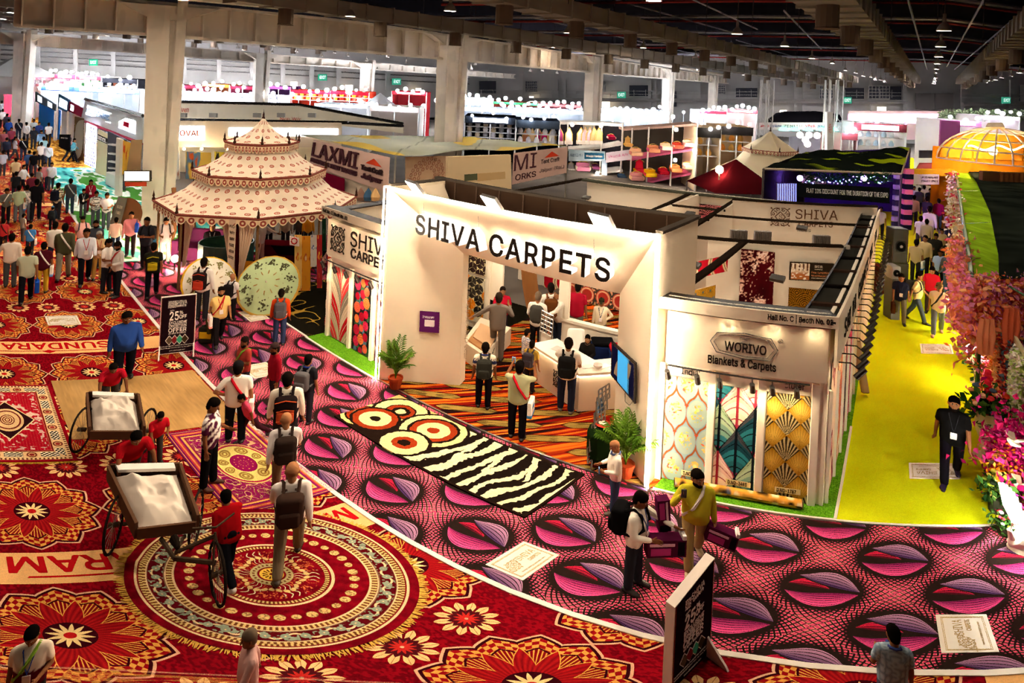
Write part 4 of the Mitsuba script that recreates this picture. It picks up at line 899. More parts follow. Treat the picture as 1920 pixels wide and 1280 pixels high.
for i in range(14):
 b = 9.62 + i * .95; fn = pt_abstract(PALS[i % 7], 1.5 + .2 * (i % 3))
 k = thing('hanging_carpet', f'{names_[i % 7]} streaked carpet on the aisle side wall, {["first", "second", "third", "fourth", "fifth", "sixth", "seventh", "eighth", "ninth", "tenth", "eleventh", "twelfth", "thirteenth", "last"][i]} from the corner', 'carpet', 'carpets along the aisle side')
 p = [S3(aw(b) + .03, b, .05), S3(aw(b + .8) + .03, b + .8, .05)]; zt_ = rise(b) - 1.05
 textile(None, None, [p[0], p[1], p[1] + [0, 0, zt_], p[0] + [0, 0, zt_]], fn, (.8, zt_), px=.03, k=k)
 part(side, 'post', cbox(S3(aw(b - .08) + .03, b - .08, 1.1), (.07, .07, 2.2)), WHITE)
for i in range(27):
 b = 9.5 + i * .5; p = S3(aw(b) + .50, b, rise(b) - 1.12); q = S3(aw(b), b, rise(b) - 1.7); spot(side, p, q - p, r=.06, L_=.26)
 part(side, 'lamp_arm', tube([S3(aw(b) + .14, b, rise(b) - .93), S3(aw(b) + .34, b, rise(b) - .93), p + [0, 0, .05]], .014, 4), mat('241c16', .5))
 if i % 2 == 0: wallspot(p + unit_(q - p) * .14, q - p, .7, 64, .25)
  # ---- left wing
lw = thing('stand_wing', 'left wing of the carpet stand with emblem sign over hanging carpets', 'stand wall')
part(lw, 'wall', zwall(-13.5, 9.6, -10.66, 9.6, 0, 3.7, .07, 8), WHITE)
part(lw, 'side_wall', zwall(-13.55, 13.5, -13.55, 9.62, 2.2, 3.72, .07, 6), WHITE)
part(lw, 'sign_box', zwall(-13.44, 9.42, -10.7, 9.42, 2.45, 3.5, .16, 8), CREAM)
part(lw, 'fascia_board', zwall(-13.7, 9.36, -10.68, 9.36, 3.62, 3.84, .05, 8), mat('b8aa98'))
part(lw, 'top_board', zwall(-13.7, 9.4, -10.68, 9.4, 3.78, 3.83, .42, 8), BLACKP)
part(lw, 'top_board', zwall(-13.2, 9.5, -13.6, 13.6, 3.75, 3.79, .4, 6), BLACKP)
part(lw, 'top_board', zwall(-13.6, 13.4, -10.6, 13.4, 3.70, 3.74, .3, 6), BLACKP)
part(lw, 'inner_wall', zwall(-13.3, 13.5, -10.5, 13.5, 1.0, 3.7, .07, 6), WHITE)
line_text(lw, 'Hall No. C | Booth No. 02', -13.62, -12.5, 9.35, 3.69, 3.68, .1, BLACKP, True)
line_text(lw, 'SHIVA', -12.42, -10.75, 9.41, 2.98, 3.0, .42, BLACKP)
line_text(lw, 'CARPETS', -12.38, -10.78, 9.41, 2.66, 2.66, .26, BLACKP, True)
o = S3(-12.95, 9.41, 3.02); part(lw, 'emblem', logo(o, S3(-12.4, 9.41, 3.02) - o, (0, 0, 1), .78, .012), BLACKP)
part(lw, 'lamp_track', tube([S3(a, 9.3, 2.35) for a in np.linspace(-13.35, -10.75, 8)], .018, 5), BLK)
for a in (-13.3, -12.75, -12.25, -11.8, -11.25, -10.85):
 p = S3(a, 9.2, 2.22); spot(lw, p, S3(a, 9.55, 1.5) - p); wallspot(p + unit_(S3(a, 9.55, 1.5) - p) * .11, S3(a, 9.55, 1.5) - p, .55, 64, .4)
for a in (-13.2, -12.2, -11.3): wallspot(S3(a, 9.33, 3.58), S3(a, 9.4, 2.6) - S3(a, 9.33, 3.58), .22, 78, .35)
for a in (-13.42, -12.44, -11.52): part(lw, 'post', zwall(a - .05, 9.5, a + .05, 9.5, 0, 2.3, .08, 2), WHITE)
hung(-13.3, -12.52, 9.56, .06, 2.15, pt_leaf, 'hanging carpet with red and grey leaves at the left end of the stand')
hung(-12.34, -11.6, 9.56, .06, 2.15, pt_roses, 'black hanging carpet with red and orange roses beside the glowing portal edge')
hung(-11.42, -10.75, 9.56, .06, 2.15, pt_abstract(['1d1a1c', 'e8c8b8', '5a3038', 'd8a080'], 1.2), 'dark hanging carpet partly hidden behind the left portal edge')
rl = thing('carpet_roll', 'upright rolled carpet in black, orange and cream at the left corner of the stand', 'rolled carpet')
c0 = S3(-13.55, 9.72, 0)
for i, h in enumerate(['201614', 'c8482a', '1a1412', 'e0c0a0', '2a1a18', '7a3a2c', 'e8ddd0', '201818', 'd85a30', 'efe6dc']):
 part(rl, 'band', lathe([(.001, i * .26), (.15, i * .26), (.155, i * .26 + .13), (.15, i * .26 + .26), (.001, i * .26 + .26)], 14, c0), mat(h))
  # ---- inside and roof frame
inn = thing('stand_interior_walls', 'bright cream inner walls and black roof frame of the carpet stand', 'stand wall')
part(inn, 'back_wall', zwall(-13.5, 23.6, -.8, 23.4, 0, (3.35, 3.3), .08, 14), WHITE)
part(inn, 'sign_wall', zwall(-6.1, 21.5, -.72, 21.7, 0, (3.55, 3.66), .08, 8), WHITE)
part(inn, 'partition', zwall(-5.2, 15.7, -1.3, 15.9, 0, (3.45, 3.55), .07, 6), WHITE)
part(inn, 'partition', zwall(-8.1, 23.5, -8.1, 18.5, 0, (3.3, 3.4), .07, 5), WHITE)
part(inn, 'partition', zwall(-6.15, 22, -6.15, 17.2, 0, (3.4, 3.4), .07, 5), WHITE)
part(inn, 'partition', zwall(-13.3, 18.2, -8.2, 18.2, 0, (2.9, 3.2), .07, 8), WHITE)
part(inn, 'partition', zwall(-12.6, 13.4, -10.9, 13.4, 0, 3.3, .07, 4), WHITE)
FR = mat('241d17'); FG = mat('4a4c40')
for q, w, z in (((-13.6, 23.2, -.8, 23.2), .5, (3.33, 3.30)), ((-6.1, 21.45, -.7, 21.6), .14, (3.62, 3.72)), ((-5.65, 15.5, -1.45, 15.7), .16, (3.48, 3.58)), ((-4.0, 11.0, -4.05, 15.6), .18, (3.55, 3.5)), ((-8.1, 17.6, -8.4, 23.4), .16, (3.4, 3.3)), ((-6.0, 16.4, -6.15, 22.2), .16, (3.45, 3.42)), ((-13.4, 18.1, -6.0, 18.3), .1, (3.3, 3.42)), ((-8.3, 20.2, -6., 20.2), .1, (3.38, 3.4)), ((-8.2, 16.9, -6., 17), .1, (3.4, 3.42)), ((-6.1, 19.2, -.9, 19.4), .1, (3.4, 3.45)), ((-13.4, 13., -13.6, 23.5), .2, (3.6, 3.33))):
 p = line(*q, 10); zz_ = np.linspace(z[0], z[1], 10)
 part(inn, 'roof_beam', wall(p, zz_ - .07, zz_, w, 1), FG if w > .3 else FR)
line_text(inn, 'SHIVA', -3.72, -2.14, 21.42, 3.06, 3.12, .36, mat('6a4a34')); line_text(inn, 'CARPETS', -3.58, -2.3, 21.42, 2.78, 2.84, .2, mat('6a4a34'), True); line_text(inn, 'RUGS', -3.6, -3.1, 21.42, 2.58, 2.6, .1, BLACKP)
o = S3(-4.25, 21.42, 3.08); part(inn, 'emblem', logo(o, S3(-3.6, 21.42, 3.1) - o, (0, 0, 1), .74, .012), mat('6a4a34'))
hung(-4.22, -3.28, 15.62, .1, 3.25, pt_blossom, 'dark red hanging carpet with pale blossoms inside the stand', px=.02)
hung(-2.86, -1.92, 15.62, .1, 2.28, pt_arches, 'gold and black hanging carpet with arches inside the stand', px=.02)
pic = thing('wall_picture', 'dark framed picture panel with a dining room on the inner stand wall', 'picture')
A = [S3(-2.86, 15.6, 2.5), S3(-1.68, 15.64, 2.54), S3(-1.68, 15.64, 3.06), S3(-2.86, 15.6, 3.02)]
shape(pic, slab(A, .03), mat('2e261c'))
def pt_room(x, y):
 c = mx('e8d8c0', 'b06a3a', ss(.6, .3, y / .5)); c = mx(c, '5a3420', ss(.55, .65, tr_(x * 9)) * (y > .28)); return mx(c, 'f4ece0', ss(.6, .7, nz(x * 20, y * 20)))
e, u = A[1] - A[0], A[3] - A[0]
textile(pic, 'photo_panel', [A[0] + e * q + u * r + [0, -.006, 0] for q, r in ((.03, .05), (.45, .05), (.45, .95), (.03, .95))], pt_room, (.5, .5), .004, .015)
for r, tx, h, m in ((.74, 'SHIVA', .07, WHITE), (.62, 'CARPETS', .03, WHITE), (.42, 'Fine furnishings', .06, mat('e09060')), (.26, 'that outshine your space', .05, mat('e09060')), (.14, 'www.shivacarpets.com', .03, WHITE)):
 part(pic, 'lettering', text(tx, h, A[0] + e * (.56 if len(tx) < 9 else .49) + u * r + [0, -.006, 0], e, width=.22 if len(tx) < 9 else .55), m)
hung(-8.0, -5.6, 23.3, 1.0, 2.9, pt_mesh, 'pink hanging carpet with black mesh against the back wall of the stand', px=.03)
hung(-4.98, -4.3, 13.2, 2.85, 3.3, pt_redstripe, 'red carpet with cream leaves at the inner partition, upper one', b1=14.6, px=.02)
hung(-4.95, -4.3, 12.2, 2.2, 2.75, pt_peacock, 'gold peacock carpet at the inner partition behind the portal', b1=13.6, px=.02)
hung(-4.92, -4.3, 12.1, 1.7, 2.15, pt_palm, 'pale green palm carpet at the inner partition behind the portal', b1=13.4, px=.02)
hung(-11.75, -11.0, 13.3, 1.75, 3.0, pt_cubes('c81a2c', '3a2a28', None, 1.2), 'red and black carpet of outlined cubes inside the stand, upper one', px=.012)
hung(-11.75, -11.0, 13.3, .25, 1.65, pt_cubes('3a3430', '2a2624', 'e8861c', 1.4), 'black and orange carpet of outlined cubes inside the stand, lower one', px=.012)
hung(-10.9, -8.6, 17.6, -.0, 1.9, pt_circles, 'charcoal carpet with red medallions hanging behind the inner window', px=.02)
hung(-12.7, -12.2, 17.8, .3, 2.4, pt_leaf, 'narrow red carpet hanging deep inside the stand', px=.03)
hung(-12.05, -11.2, 18.1, .0, .75, pt_redstripe, 'red carpet with white net pattern hanging on the inner cream wall', px=.02)
 # inner window wall: cream wall with a framed opening
iw = thing('window_partition', 'cream inner wall with a wide framed opening behind the counter', 'partition')
def wq(a0, a1, z0, z1): return zwall(a0, 13.55, a1, 13.55, z0, z1, .1, 4)
part(iw, 'lower_panel', wq(-8.6, -5.3, 0, 1.0), WHITE); part(iw, 'side_panel', wq(-8.62, -8.3, 1.0, 2.9), WHITE); part(iw, 'head_panel', wq(-8.6, -5.3, 2.6, 2.95), WHITE); part(iw, 'sill', zwall(-8.5, 13.5, -5.3, 13.5, .98, 1.06, .2, 4), WHITE)
 # ---------------------------------------------------------------- people
MF = manifold3d.Manifold
def ball(p, r, n=10): return MF.sphere(r, n).translate([float(x) for x in p])
def bone(p, q, r0, r1, n=10): return MF.batch_hull([ball(p, r0, n), ball(q, r1, n)])
def blob(ps, n=10): return MF.batch_hull([ball(p, r, n) for p, r in ps])
def fuse(ms): return MF.batch_boolean(ms, manifold3d.OpType.Add)
def soft(m, ln, it=6):
 m = m.refine_to_length(ln).to_mesh()
 t = trimesh.Trimesh(np.array(m.vert_properties[:, :3]), np.array(m.tri_verts), process=False)
 if it: trimesh.smoothing.filter_taubin(t, lamb=.5, nu=.52, iterations=it)
 return t
def unit(v): v = np.asarray(v, float); return v / np.linalg.norm(v)
ARM = {  # upper arm and forearm directions for the person's +x side; mirrored for -x
 'down': ((.16, .02, -1), (.10, -.18, -1)), 'back': ((.16, .45, -1), (.08, .15, -1)), 'fwd': ((.14, -.42, -1), (.02, -.75, -.8)), 'bent': ((.22, -.1, -1), (-.45, -1, -.1)),
 'phone': ((.55, -.35, -.8), (-.42, -.35, 1)), 'up': ((.30, -.75, -.35), (-.25, -.75, .75)), 'reach': ((.2, -.8, -.55), (.0, -1, -.3)), 'push': ((.25, -.75, -.75), (.05, -.55, -.9)),
 'hip': ((.6, .15, -.8), (-.75, -.35, -.55)), 'fold': ((.25, -.2, -1), (-1, -.55, .12)), 'side': ((.75, -.1, -.6), (.7, -.2, -.5))}
def figure(arms=('down', 'down'), legs=((.05, 0), (-.05, 0)), lean=0., turn=0., nod=.12, belly=1., ln=.05, fem=False, sit=False, step=0., face=False):
 """one pose: dict of meshes (body, hair, beard, shirt, sleeves short and long, trousers, shoes) about 1.72 m tall, facing -y"""
 def L_(p):       # torso leans about the hips
  x, y, z = p; c, s = math.cos(lean), math.sin(lean); z -= .93
  return np.array([x, y * c - z * s, .93 + z * c + y * s])
 body, shirt, sl_s, sl_l, tr, shoe = [], [], [], [], [], []
 hips = [np.array([s * .095, 0, .92]) for s in (1, -1)]
 feet = []
 for s, hp, (sw, kn) in zip((1, -1), hips, legs):
  th = np.array([0, -math.sin(sw), -math.cos(sw)]); sh = np.array([0, -math.sin(sw - kn), -math.cos(sw - kn)])
  if sit: th, sh = np.array([s * .12, -1, -.1]), np.array([0, -.05, -1])
  k = hp + th * .43 + [s * .012, 0, 0]; a = k + sh * .41; feet.append(a)
 drop = min(a[2] for a in feet) - .075
 for s, hp, a, (sw, kn) in zip((1, -1), hips, feet, legs):
  th = np.array([0, -math.sin(sw), -math.cos(sw)]); k = hp + th * .43 + [s * .012, 0, 0]
  if sit: k = hp + np.array([s * .12, -1, -.1]) * .43
  lift = (a[2] - .075 - drop)
  toe = a + [s * .02, -.15 + .06 * (lift > .03), -.045 - .05 * (lift > .03)]; heel = a + [0, .045, -.035]
  body += [bone(hp, k, .075, .052), bone(k, a, .052, .038), bone(a, toe, .035, .025)]
  tr += [bone(hp, k, .098, .077), bone(k, a + (k - a) * .06, .077, .066)]
  shoe += [blob([(heel, .043), (toe, .036), (toe + [s * .01, .06, .005], .044), (a + [0, 0, -.01], .046)])]
 tr += [blob([((.085, 0, .95), .105), ((-.085, 0, .95), .105), ((0, -.015 * belly, 1.0), .125)])]
 sx = .165 if fem else .185
 body += [blob([(L_((.09, 0, 1.28)), .10), (L_((-.09, 0, 1.28)), .10), (L_((0, 0, 1.0)), .11)]), blob([(L_((sx - .02, 0, 1.42)), .055), (L_((.02 - sx, 0, 1.42)), .055), (L_((0, 0, 1.25)), .1)])]
 shirt += [blob([(L_((sx - .01, .005, 1.415)), .066), (L_((.01 - sx, .005, 1.415)), .066), (L_((.085, -.015, 1.27)), .122), (L_((-.085, -.015, 1.27)), .122), (L_((0, .01, 1.46)), .07)]),
  blob([(L_((.085, -.015, 1.27)), .122), (L_((-.085, -.015, 1.27)), .122), (L_((0, -.03 * belly, 1.06)), .135 * belly), (L_((.06, 0, 1.02)), .12), (L_((-.06, 0, 1.02)), .12), (L_((.085, 0, .90)), .112), (L_((-.085, 0, .90)), .112)])]
 hands = []
 for s, arm in zip((1, -1), arms):
  u, f = (unit(np.array(d) * [s, 1, 1]) for d in (ARM[arm] if isinstance(arm, str) else arm))
  S_ = L_((s * sx, .005, 1.41)); E = S_ + u * .285; W = E + f * .245; hands.append(W + f * .08)
  body += [bone(S_, E, .05, .040), bone(E, W, .040, .027)]
  n = unit(np.cross(f, u) + 1e-3); side = unit(np.cross(n, f))
  palm = W + f * .055
  body += [blob([(W, .027), (W + f * .085 + side * .026, .017), (W + f * .085 - side * .026, .017)], 8)]
  for j, (o_, l_) in enumerate(((-.03, .062), (-.011, .075), (.010, .070), (.030, .055))):
   b0 = W + f * .085 + side * o_; m_ = b0 + f * l_ * .6 + n * s * .012; body += [bone(b0, m_, .0105, .0095, 6), bone(m_, m_ + unit(f + n * s * .9) * l_ * .5, .0095, .008, 6)]
  t0 = W + f * .03 - side * .028; body += [bone(t0, t0 + unit(f - side * .9) * .05, .012, .010, 6)]
  sl_s += [bone(S_, S_ + u * .19, .068, .062)]
  sl_l += [bone(S_, E, .068, .056), bone(E, W - f * .02, .056, .042)]
   # head
 nb, hc = L_((0, .01, 1.44)), L_((0, -.025, 1.615))
 R = trimesh.transformations.euler_matrix(nod + lean * .4, 0, turn)[:3, :3]
 H = lambda p: hc + R @ np.asarray(p, float)
 body += [bone(nb, H((0, .02, -.06)), .058, .054)]
 head = [blob([(H((0, .02, .035)), .088), (H((0, -.012, .045)), .082), (H((0, -.045, -.06)), .045), (H((.03, -.02, -.05)), .045), (H((-.03, -.02, -.05)), .045)], 14), bone(H((0, -.092, .02)), H((0, -.108, -.018)), .011, .017, 8)]
 head += [blob([(H((s * .085, .012, .02)), .016), (H((s * .085, .012, -.015)), .012)], 8) for s in (1, -1)]
 hd = fuse(head)
 if face: hd = hd.refine_to_length(.014)
 body = soft(fuse(body + [hd]), ln, 3)
 q = (np.asarray(body.vertices) - hc) @ R
 ski = blob([(H((0, .024, .043)), .093), (H((0, -.008, .053)), .086), (H((0, .04, -.03)), .072)], 16)
 nrm = R @ unit((0, 1.05, 1.)); hair = ski.trim_by_plane([float(x) for x in nrm], float(nrm @ H((0, -.085, .072))))
 if fem: hair = fuse([hair, blob([(H((0, .06, 0)), .085), (L_((.06, .09, 1.42)), .05), (L_((-.06, .09, 1.42)), .05), (L_((0, .1, 1.25)), .05)])])
 beard = blob([(H((0, -.05, -.07)), .047), (H((.035, -.025, -.05)), .049), (H((-.035, -.025, -.05)), .049)]).trim_by_plane([0, 0, -1.], float(-(H((0, 0, -.035))[2])))
 out = dict(body=body, hair=soft(hair, ln, 2), beard=soft(beard, ln, 0), trousers=soft(fuse(tr), ln, 5), shoes=soft(fuse(shoe), ln * .7, 2), short=soft(fuse(shirt + sl_s), ln, 5), long=soft(fuse(shirt + sl_l), ln, 5))
 nz0 = hc[2] - .11
 def tall(v, k=('body', 'hair', 'beard')): v = np.array(v, float); v[..., 2] += np.clip(v[..., 2] - nz0, 0, 1) * .20 * (np.hypot(v[..., 0] - hc[0], v[..., 1] - hc[1]) < .16); return v
 out = {k: ((tall(t.vertices) if k in ('body', 'hair', 'beard') else np.array(t.vertices)) - [0, 0, drop], np.array(t.faces)) for k, t in out.items()}
 meta = dict(L=lambda p: L_(p) - [0, 0, drop], hands=[h - [0, 0, drop] for h in hands], H=lambda p: tall(H(p)) - [0, 0, drop], headq=q, drop=drop)
 return out, meta
POSES = {'stand': dict(), 'walk': dict(arms=('fwd', 'back'), legs=((-.32, .25), (.34, .06))), 'walk2': dict(arms=('back', 'fwd'), legs=((.36, .1), (-.3, .3)), nod=.2), 'phone': dict(arms=('phone', 'down')), 'read': dict(arms=('bent', 'bent'), nod=.4),
 'photo': dict(arms=('up', 'up'), nod=0), 'lookdown': dict(arms=('bent', 'down'), nod=.45), 'hips': dict(arms=('hip', 'down')), 'push': dict(arms=('push', 'push'), lean=.55, legs=((-.35, .1), (.3, .25)), nod=.3), 'pull': dict(arms=('back', 'push'), lean=.4, legs=((-.5, .4), (.45, .3)), nod=.3),
 'fold': dict(arms=('fold', 'fold')), 'reach': dict(arms=('reach', 'down'), lean=.08), 'reach2': dict(arms=('reach', 'bent'), lean=.05, nod=.3), 'sit': dict(sit=True, arms=('fwd', 'fwd')), 'girl': dict(fem=True, arms=('bent', 'bent'), nod=.2), 'lady': dict(fem=True), 'carry': dict(arms=('down', 'down'), belly=1.1),
 'callwalk': dict(arms=('down', 'phone'), legs=((-.25, .2), (.3, .05)), turn=.4, belly=1.2), 'big': dict(belly=1.3, arms=('fwd', 'down'), legs=((-.2, .2), (.22, .05)), nod=.35), 'lean': dict(lean=.35, arms=('bent', 'fwd'), nod=.4), 'prop': dict(arms=('side', 'phone'), legs=((.5, 1.5), (0, 0)))}
FIGS, PARTS = {}, {}
def fig(pose, ln, face):
 k = (pose, ln, face)
 if k not in FIGS: FIGS[k] = figure(ln=ln, face=face, **POSES[pose])
 return FIGS[k]
def figply(pose, ln, face, name):
 k = (pose, ln, face, name)
 if k not in PARTS: PARTS[k] = ply(fig(pose, ln, face)[0][name], None, True)
 return PARTS[k]
SKIN = ['8a5a3c', '9c6a48', '7a4c32', 'a87450', '6a4029']
ACC = {}
def accply(key, build):
 if key not in ACC: ACC[key] = ply(build(), None, 45)
 return ACC[key]
def rbox(c, s, r=.03):
 c = np.asarray(c, float); h = np.asarray(s, float) / 2 - r
 m = MF.batch_hull([ball(c + h * [a, b, d], r, 6) for a in (1, -1) for b in (1, -1) for d in (1, -1)]).to_mesh()
 return np.array(m.vert_properties[:, :3]), np.array(m.tri_verts)
def person(u, v, hpx, turn, label, shirt='e8e4dc', trousers='1a1a1e', pose='stand', sleeve='short', hair='0d0a09', skin=1, shoes='1a1412', acc=(), near=False, group=None, wide=1., beard=None, ground=None, look_shirt=None, cat_='person', z0=0., stripes=None):
 """u, v: survey mark of the feet; hpx: height there; turn: 0 faces the camera, 90 faces right, 180 away"""
 p = G(u, v, z0) if ground is None else np.asarray(ground, float)
 x, y = p[0], p[1]
 ln, face = (.045, True) if near else (.085, False)
 F, m = fig(pose, ln, face)
 top = F['hair'][0][:, 2].max()
 sz = hpx * y / FOCAL / top; w = sz * float(np.interp(y, [9, 16, 28], [1.22, 1.12, 1.02])) * wide
 yaw = turn - math.degrees(math.atan2(x, y))
 to = T().translate([float(q) for q in p]).rotate([0, 0, 1], yaw).scale([float(w), float(w), float(sz)])
 k = thing('person', label, cat_, group)
 sk = SKIN[skin]
 if face:
  q = m['headq']; c = np.repeat(lin(sk)[None], len(q), 0)
  def dab(px, py, pz, r, h, s=1.):
   d = np.sqrt(((q[:, 0] - px) / s) ** 2 + (q[:, 2] - pz) ** 2); i = (d < r) & (q[:, 1] < py); c[i] = lin(h)
  for s in (1, -1):
   dab(s * .033, -.04, .028, .011, 'e8e0d8', 1.5); dab(s * .033, -.04, .028, .007, '120c0a'); dab(s * .034, -.04, .046, .006, '120c0a', 3.)
  dab(0, -.05, -.052, .008, '6a3028', 2.6)
  if beard: dab(0, -.05, -.038, .008, '120c0a', 3.2)
  shape(k, F['body'], 'look_vertex', True, to=to, color=c)
 else: shape(k, figply(pose, ln, face, 'body'), mat(sk), to=to)
 def put(name, pl, col, rough=.9, label=None): return part(k, name, pl, col if col in scene else mat(col, rough), to=to, label=label)
 put('trousers', figply(pose, ln, face, 'trousers'), trousers)
 if isinstance(shirt, str): put('shirt', figply(pose, ln, face, sleeve), shirt)
 else:
  vv, ff = F[sleeve]; part(k, 'shirt', (vv, ff), 'look_vertex', smooth=True, to=to, color=shirt(vv))
 if hair: put('hair', figply(pose, ln, face, 'hair'), hair)
 put('shoes', figply(pose, ln, face, 'shoes'), shoes, .6)
 if beard: put('beard', figply(pose, ln, face, 'beard'), beard)
 L_, H_, hands = m['L'], m['H'], m['hands']
 for a in acc:
  n, col, *r = a
  if n == 'backpack':
   put('backpack', accply((pose, n), lambda: rbox(L_((0, .235, 1.20)), (.34, .22, .48), .07)), col)
   put('backpack_pocket', accply((pose, n, 'pocket'), lambda: rbox(L_((0, .335, 1.10)), (.26, .1, .24), .04)), r[0] if r else col)
   for s in (1, -1): put('strap', accply((pose, n, s), lambda: cat(tube([L_((s * .09, .16, 1.42)), L_((s * .10, .03, 1.51)), L_((s * .12, -.09, 1.44)), L_((s * .14, -.145, 1.25)), L_((s * .19, -.02, 1.1)), L_((s * .15, .15, 1.05))], .024, 5), tube([L_((s * .05, .13, 1.45)), L_((s * .11, .12, 1.42))], .02, 4))), col)
   if r: put('trim', accply((pose, n, 9), lambda: cat(tube([L_((-.13, .35, 1.22)), L_((0, .37, 1.26)), L_((.13, .35, 1.22))], .012, 4), tube([L_((-.13, .385, 1.05)), L_((.13, .385, 1.05))], .01, 4), tube([L_((-.16, .33, 1.38)), L_((0, .345, 1.43)), L_((.16, .33, 1.38))], .012, 4))), r[0])
  if n == 'sash':      # strap from a shoulder to the opposite hip
   put('bag_strap', accply((pose, n), lambda: tube([L_((.10, 0, 1.49)), L_((.05, -.115, 1.42)), L_((-.06, -.165, 1.2)), L_((-.185, -.06, .98)), L_((-.17, .09, 1.0)), L_((-.02, .14, 1.25)), L_((.08, .09, 1.44)), L_((.10, 0, 1.49))], .026, 5)), col)
  if n == 'tote':
   put('tote_bag', accply((pose, n), lambda: rbox(L_((-.25, .0, .78)), (.09, .34, .36), .02)), col)
   if r: put('tote_print', accply((pose, n, 1), lambda: cat(rbox(L_((-.25, .0, .64)), (.096, .345, .08), .015), rbox(L_((-.25, .0, .82)), (.1, .18, .08), .015))), r[0])
  if n == 'handbag':
   s = r[0] if r else 0; h = hands[s]; put('carried_bag', accply((pose, n, s), lambda: cat(rbox(h + [0, 0, -.28], (.12, .36, .36), .03))), col); put('bag_handle', accply((pose, n, s, 1), lambda: tube([h + [0, -.1, -.12], h + [0, -.05, .0], h + [0, .05, .0], h + [0, .1, -.12]], .012, 4)), col)
  if n == 'lanyard':
   put('lanyard', accply((pose, n), lambda: cat(tube([L_((.07, .06, 1.49)), L_((.075, -.08, 1.45)), L_((.03, -.155, 1.25)), L_((0, -.165, 1.14))], .008, 4), tube([L_((-.07, .06, 1.49)), L_((-.075, -.08, 1.45)), L_((-.03, -.155, 1.25)), L_((0, -.165, 1.14))], .008, 4))), col)
   put('badge', accply((pose, n, 1), lambda: rbox(L_((0, -.178, 1.07)), (.10, .012, .13), .005)), 'efe8e4')
  if n == 'cap': put('cap', accply((pose, n), lambda: (lambda g: (np.array(g.vertices), np.array(g.faces)))(soft(fuse([blob([(H_((0, .02, .075)), .094), (H_((0, -.005, .072)), .094)], 12).trim_by_plane([0, 0, 1.], float(H_((0, 0, .062))[2])), blob([(H_((.045, -.09, .062)), .012), (H_((-.045, -.09, .062)), .012), (H_((.03, -.16, .045)), .010), (H_((-.03, -.16, .045)), .010)], 8)]), .05, 0))), col)
  if n == 'phone': h = hands[r[0] if r else 0]; put('phone', accply((pose, n, r[0] if r else 0), lambda: rbox(h + [0, -.03, .02], (.075, .02, .15), .008)), col, .4)
  if n == 'collar': put('collar', accply((pose, n), lambda: tube([L_((.075, .05, 1.49)), L_((.07, -.06, 1.48)), L_((0, -.10, 1.45)), L_((-.07, -.06, 1.48)), L_((-.075, .05, 1.49)), L_((0, .085, 1.50)), L_((.075, .05, 1.49))], .022, 5)), col)
  if n == 'belt': put('belt', accply((pose, n), lambda: lathe([(.155, .955), (.165, .96), (.165, .995), (.155, 1.0)], 14, L_((0, 0, .0)) * [0, 0, 1])), col)
  if n == 'vest': put('vest', accply((pose, n), lambda: rbox(L_((0, .0, 1.18)), (.40, .31, .56), .12)), col)
 return k
def twotone(zc, up, low):
 def fn(v): return np.where((v[:, 2] > zc)[:, None], lin(up), lin(low))
 return fn
def bands(base, stripes):
 def fn(v):
  c = np.repeat(lin(base)[None], len(v), 0)
  for z0, z1, h in stripes: c[(v[:, 2] > z0) & (v[:, 2] < z1)] = lin(h)
  return c
 return fn
def fine(base, other, f, k='h'):
 def fn(v):
  if k == 'h': t = tr_(v[:, 2] * f) > .55
  elif k == 'v': t = tr_(v[:, 0] * f) > .6
  elif k == 'check': t = (tr_(v[:, 2] * f) > .7) | (tr_(v[:, 0] * f) > .7)
  else: t = nz(v[:, 0] * f, v[:, 2] * f + v[:, 1] * f) > .5
  return np.where(t[:, None], lin(other), lin(base))
 return fn
W = 'e9e4dc'
 # near figures
person(52, 1372, 202, -15, 'man cut off by the bottom left corner, cream and maroon shirt with a green sash', twotone(1.16, 'ecd9c4', '5a1420'), '2a2420', 'lookdown', near=True, acc=(('sash', '8cb83a'), ('lanyard', '3a4a9a')), skin=0)
person(462, 1374, 196, -80, 'person in a pale pink shirt cut off at the bottom edge near the round rug', 'd8a8a0', '3a3030', 'walk', 'long', near=True, hair='6a5a4a', skin=0)
person(1668, 1372, 198, 200, 'man in a pale checked shirt cut off by the bottom edge at the right', fine('a8bcc8', '7a90a4', 16, 'check'), '4a5068', 'lookdown', near=True, acc=(('handbag', '6a5a9a', 1), ('collar', '3a4a8a')), skin=0)
person(540, 1058, 190, 178, 'bald man in khaki trousers with a brown backpack walking onto the round rug', 'ece2dc', '7a6a54', 'walk', 'long', None, 3, '3a2a1c', (('backpack', '3a2a24'),), True, wide=1.12)
person(530, 932, 158, 182, 'bald man in white shirt with dark backpack, behind the bald man on the rug', 'e6dedc', '6a5a48', 'walk2', 'long', None, 3, '3a2a1c', (('backpack', '2c221e'),), True, wide=1.1)
person(532, 862, 164, 178, 'man in cream long-sleeved shirt with a black and red trimmed backpack on the purple carpet', 'efe4d4', '2a2628', 'stand', 'long', '15100e', 1, '1a1412', (('backpack', '1c1416', 'b84a2a'),), True, wide=1.12)
person(390, 914, 170, 70, 'man in a white and plum floral shirt standing on the magenta rug', fine('efe4e0', '4a1a34', 17, 'n'), '121214', 'bent' if False else 'lookdown', 'short', '120d0b', 2, '5a2a1c', (), True)
person(440, 828, 150, 176, 'man in white shirt and black cap with a red bag strap beside the kraft cloth', 'f2ebe0', '15161c', 'hips', 'short', '16110f', 1, '14110f', (('sash', 'c01c2c'), ('cap', '1c1a1c'), ('tote', 'f0e8e4', 'd82a3a'), ('lanyard', '3a4a9a')), True, wide=1.1)
person(468, 828, 96, -70, 'small person in a bright pink shirt running beside the man in the black cap', 'd84a6a', '3a1a24', 'pull', 'short', '0c0a09', 2, acc=(), near=True)
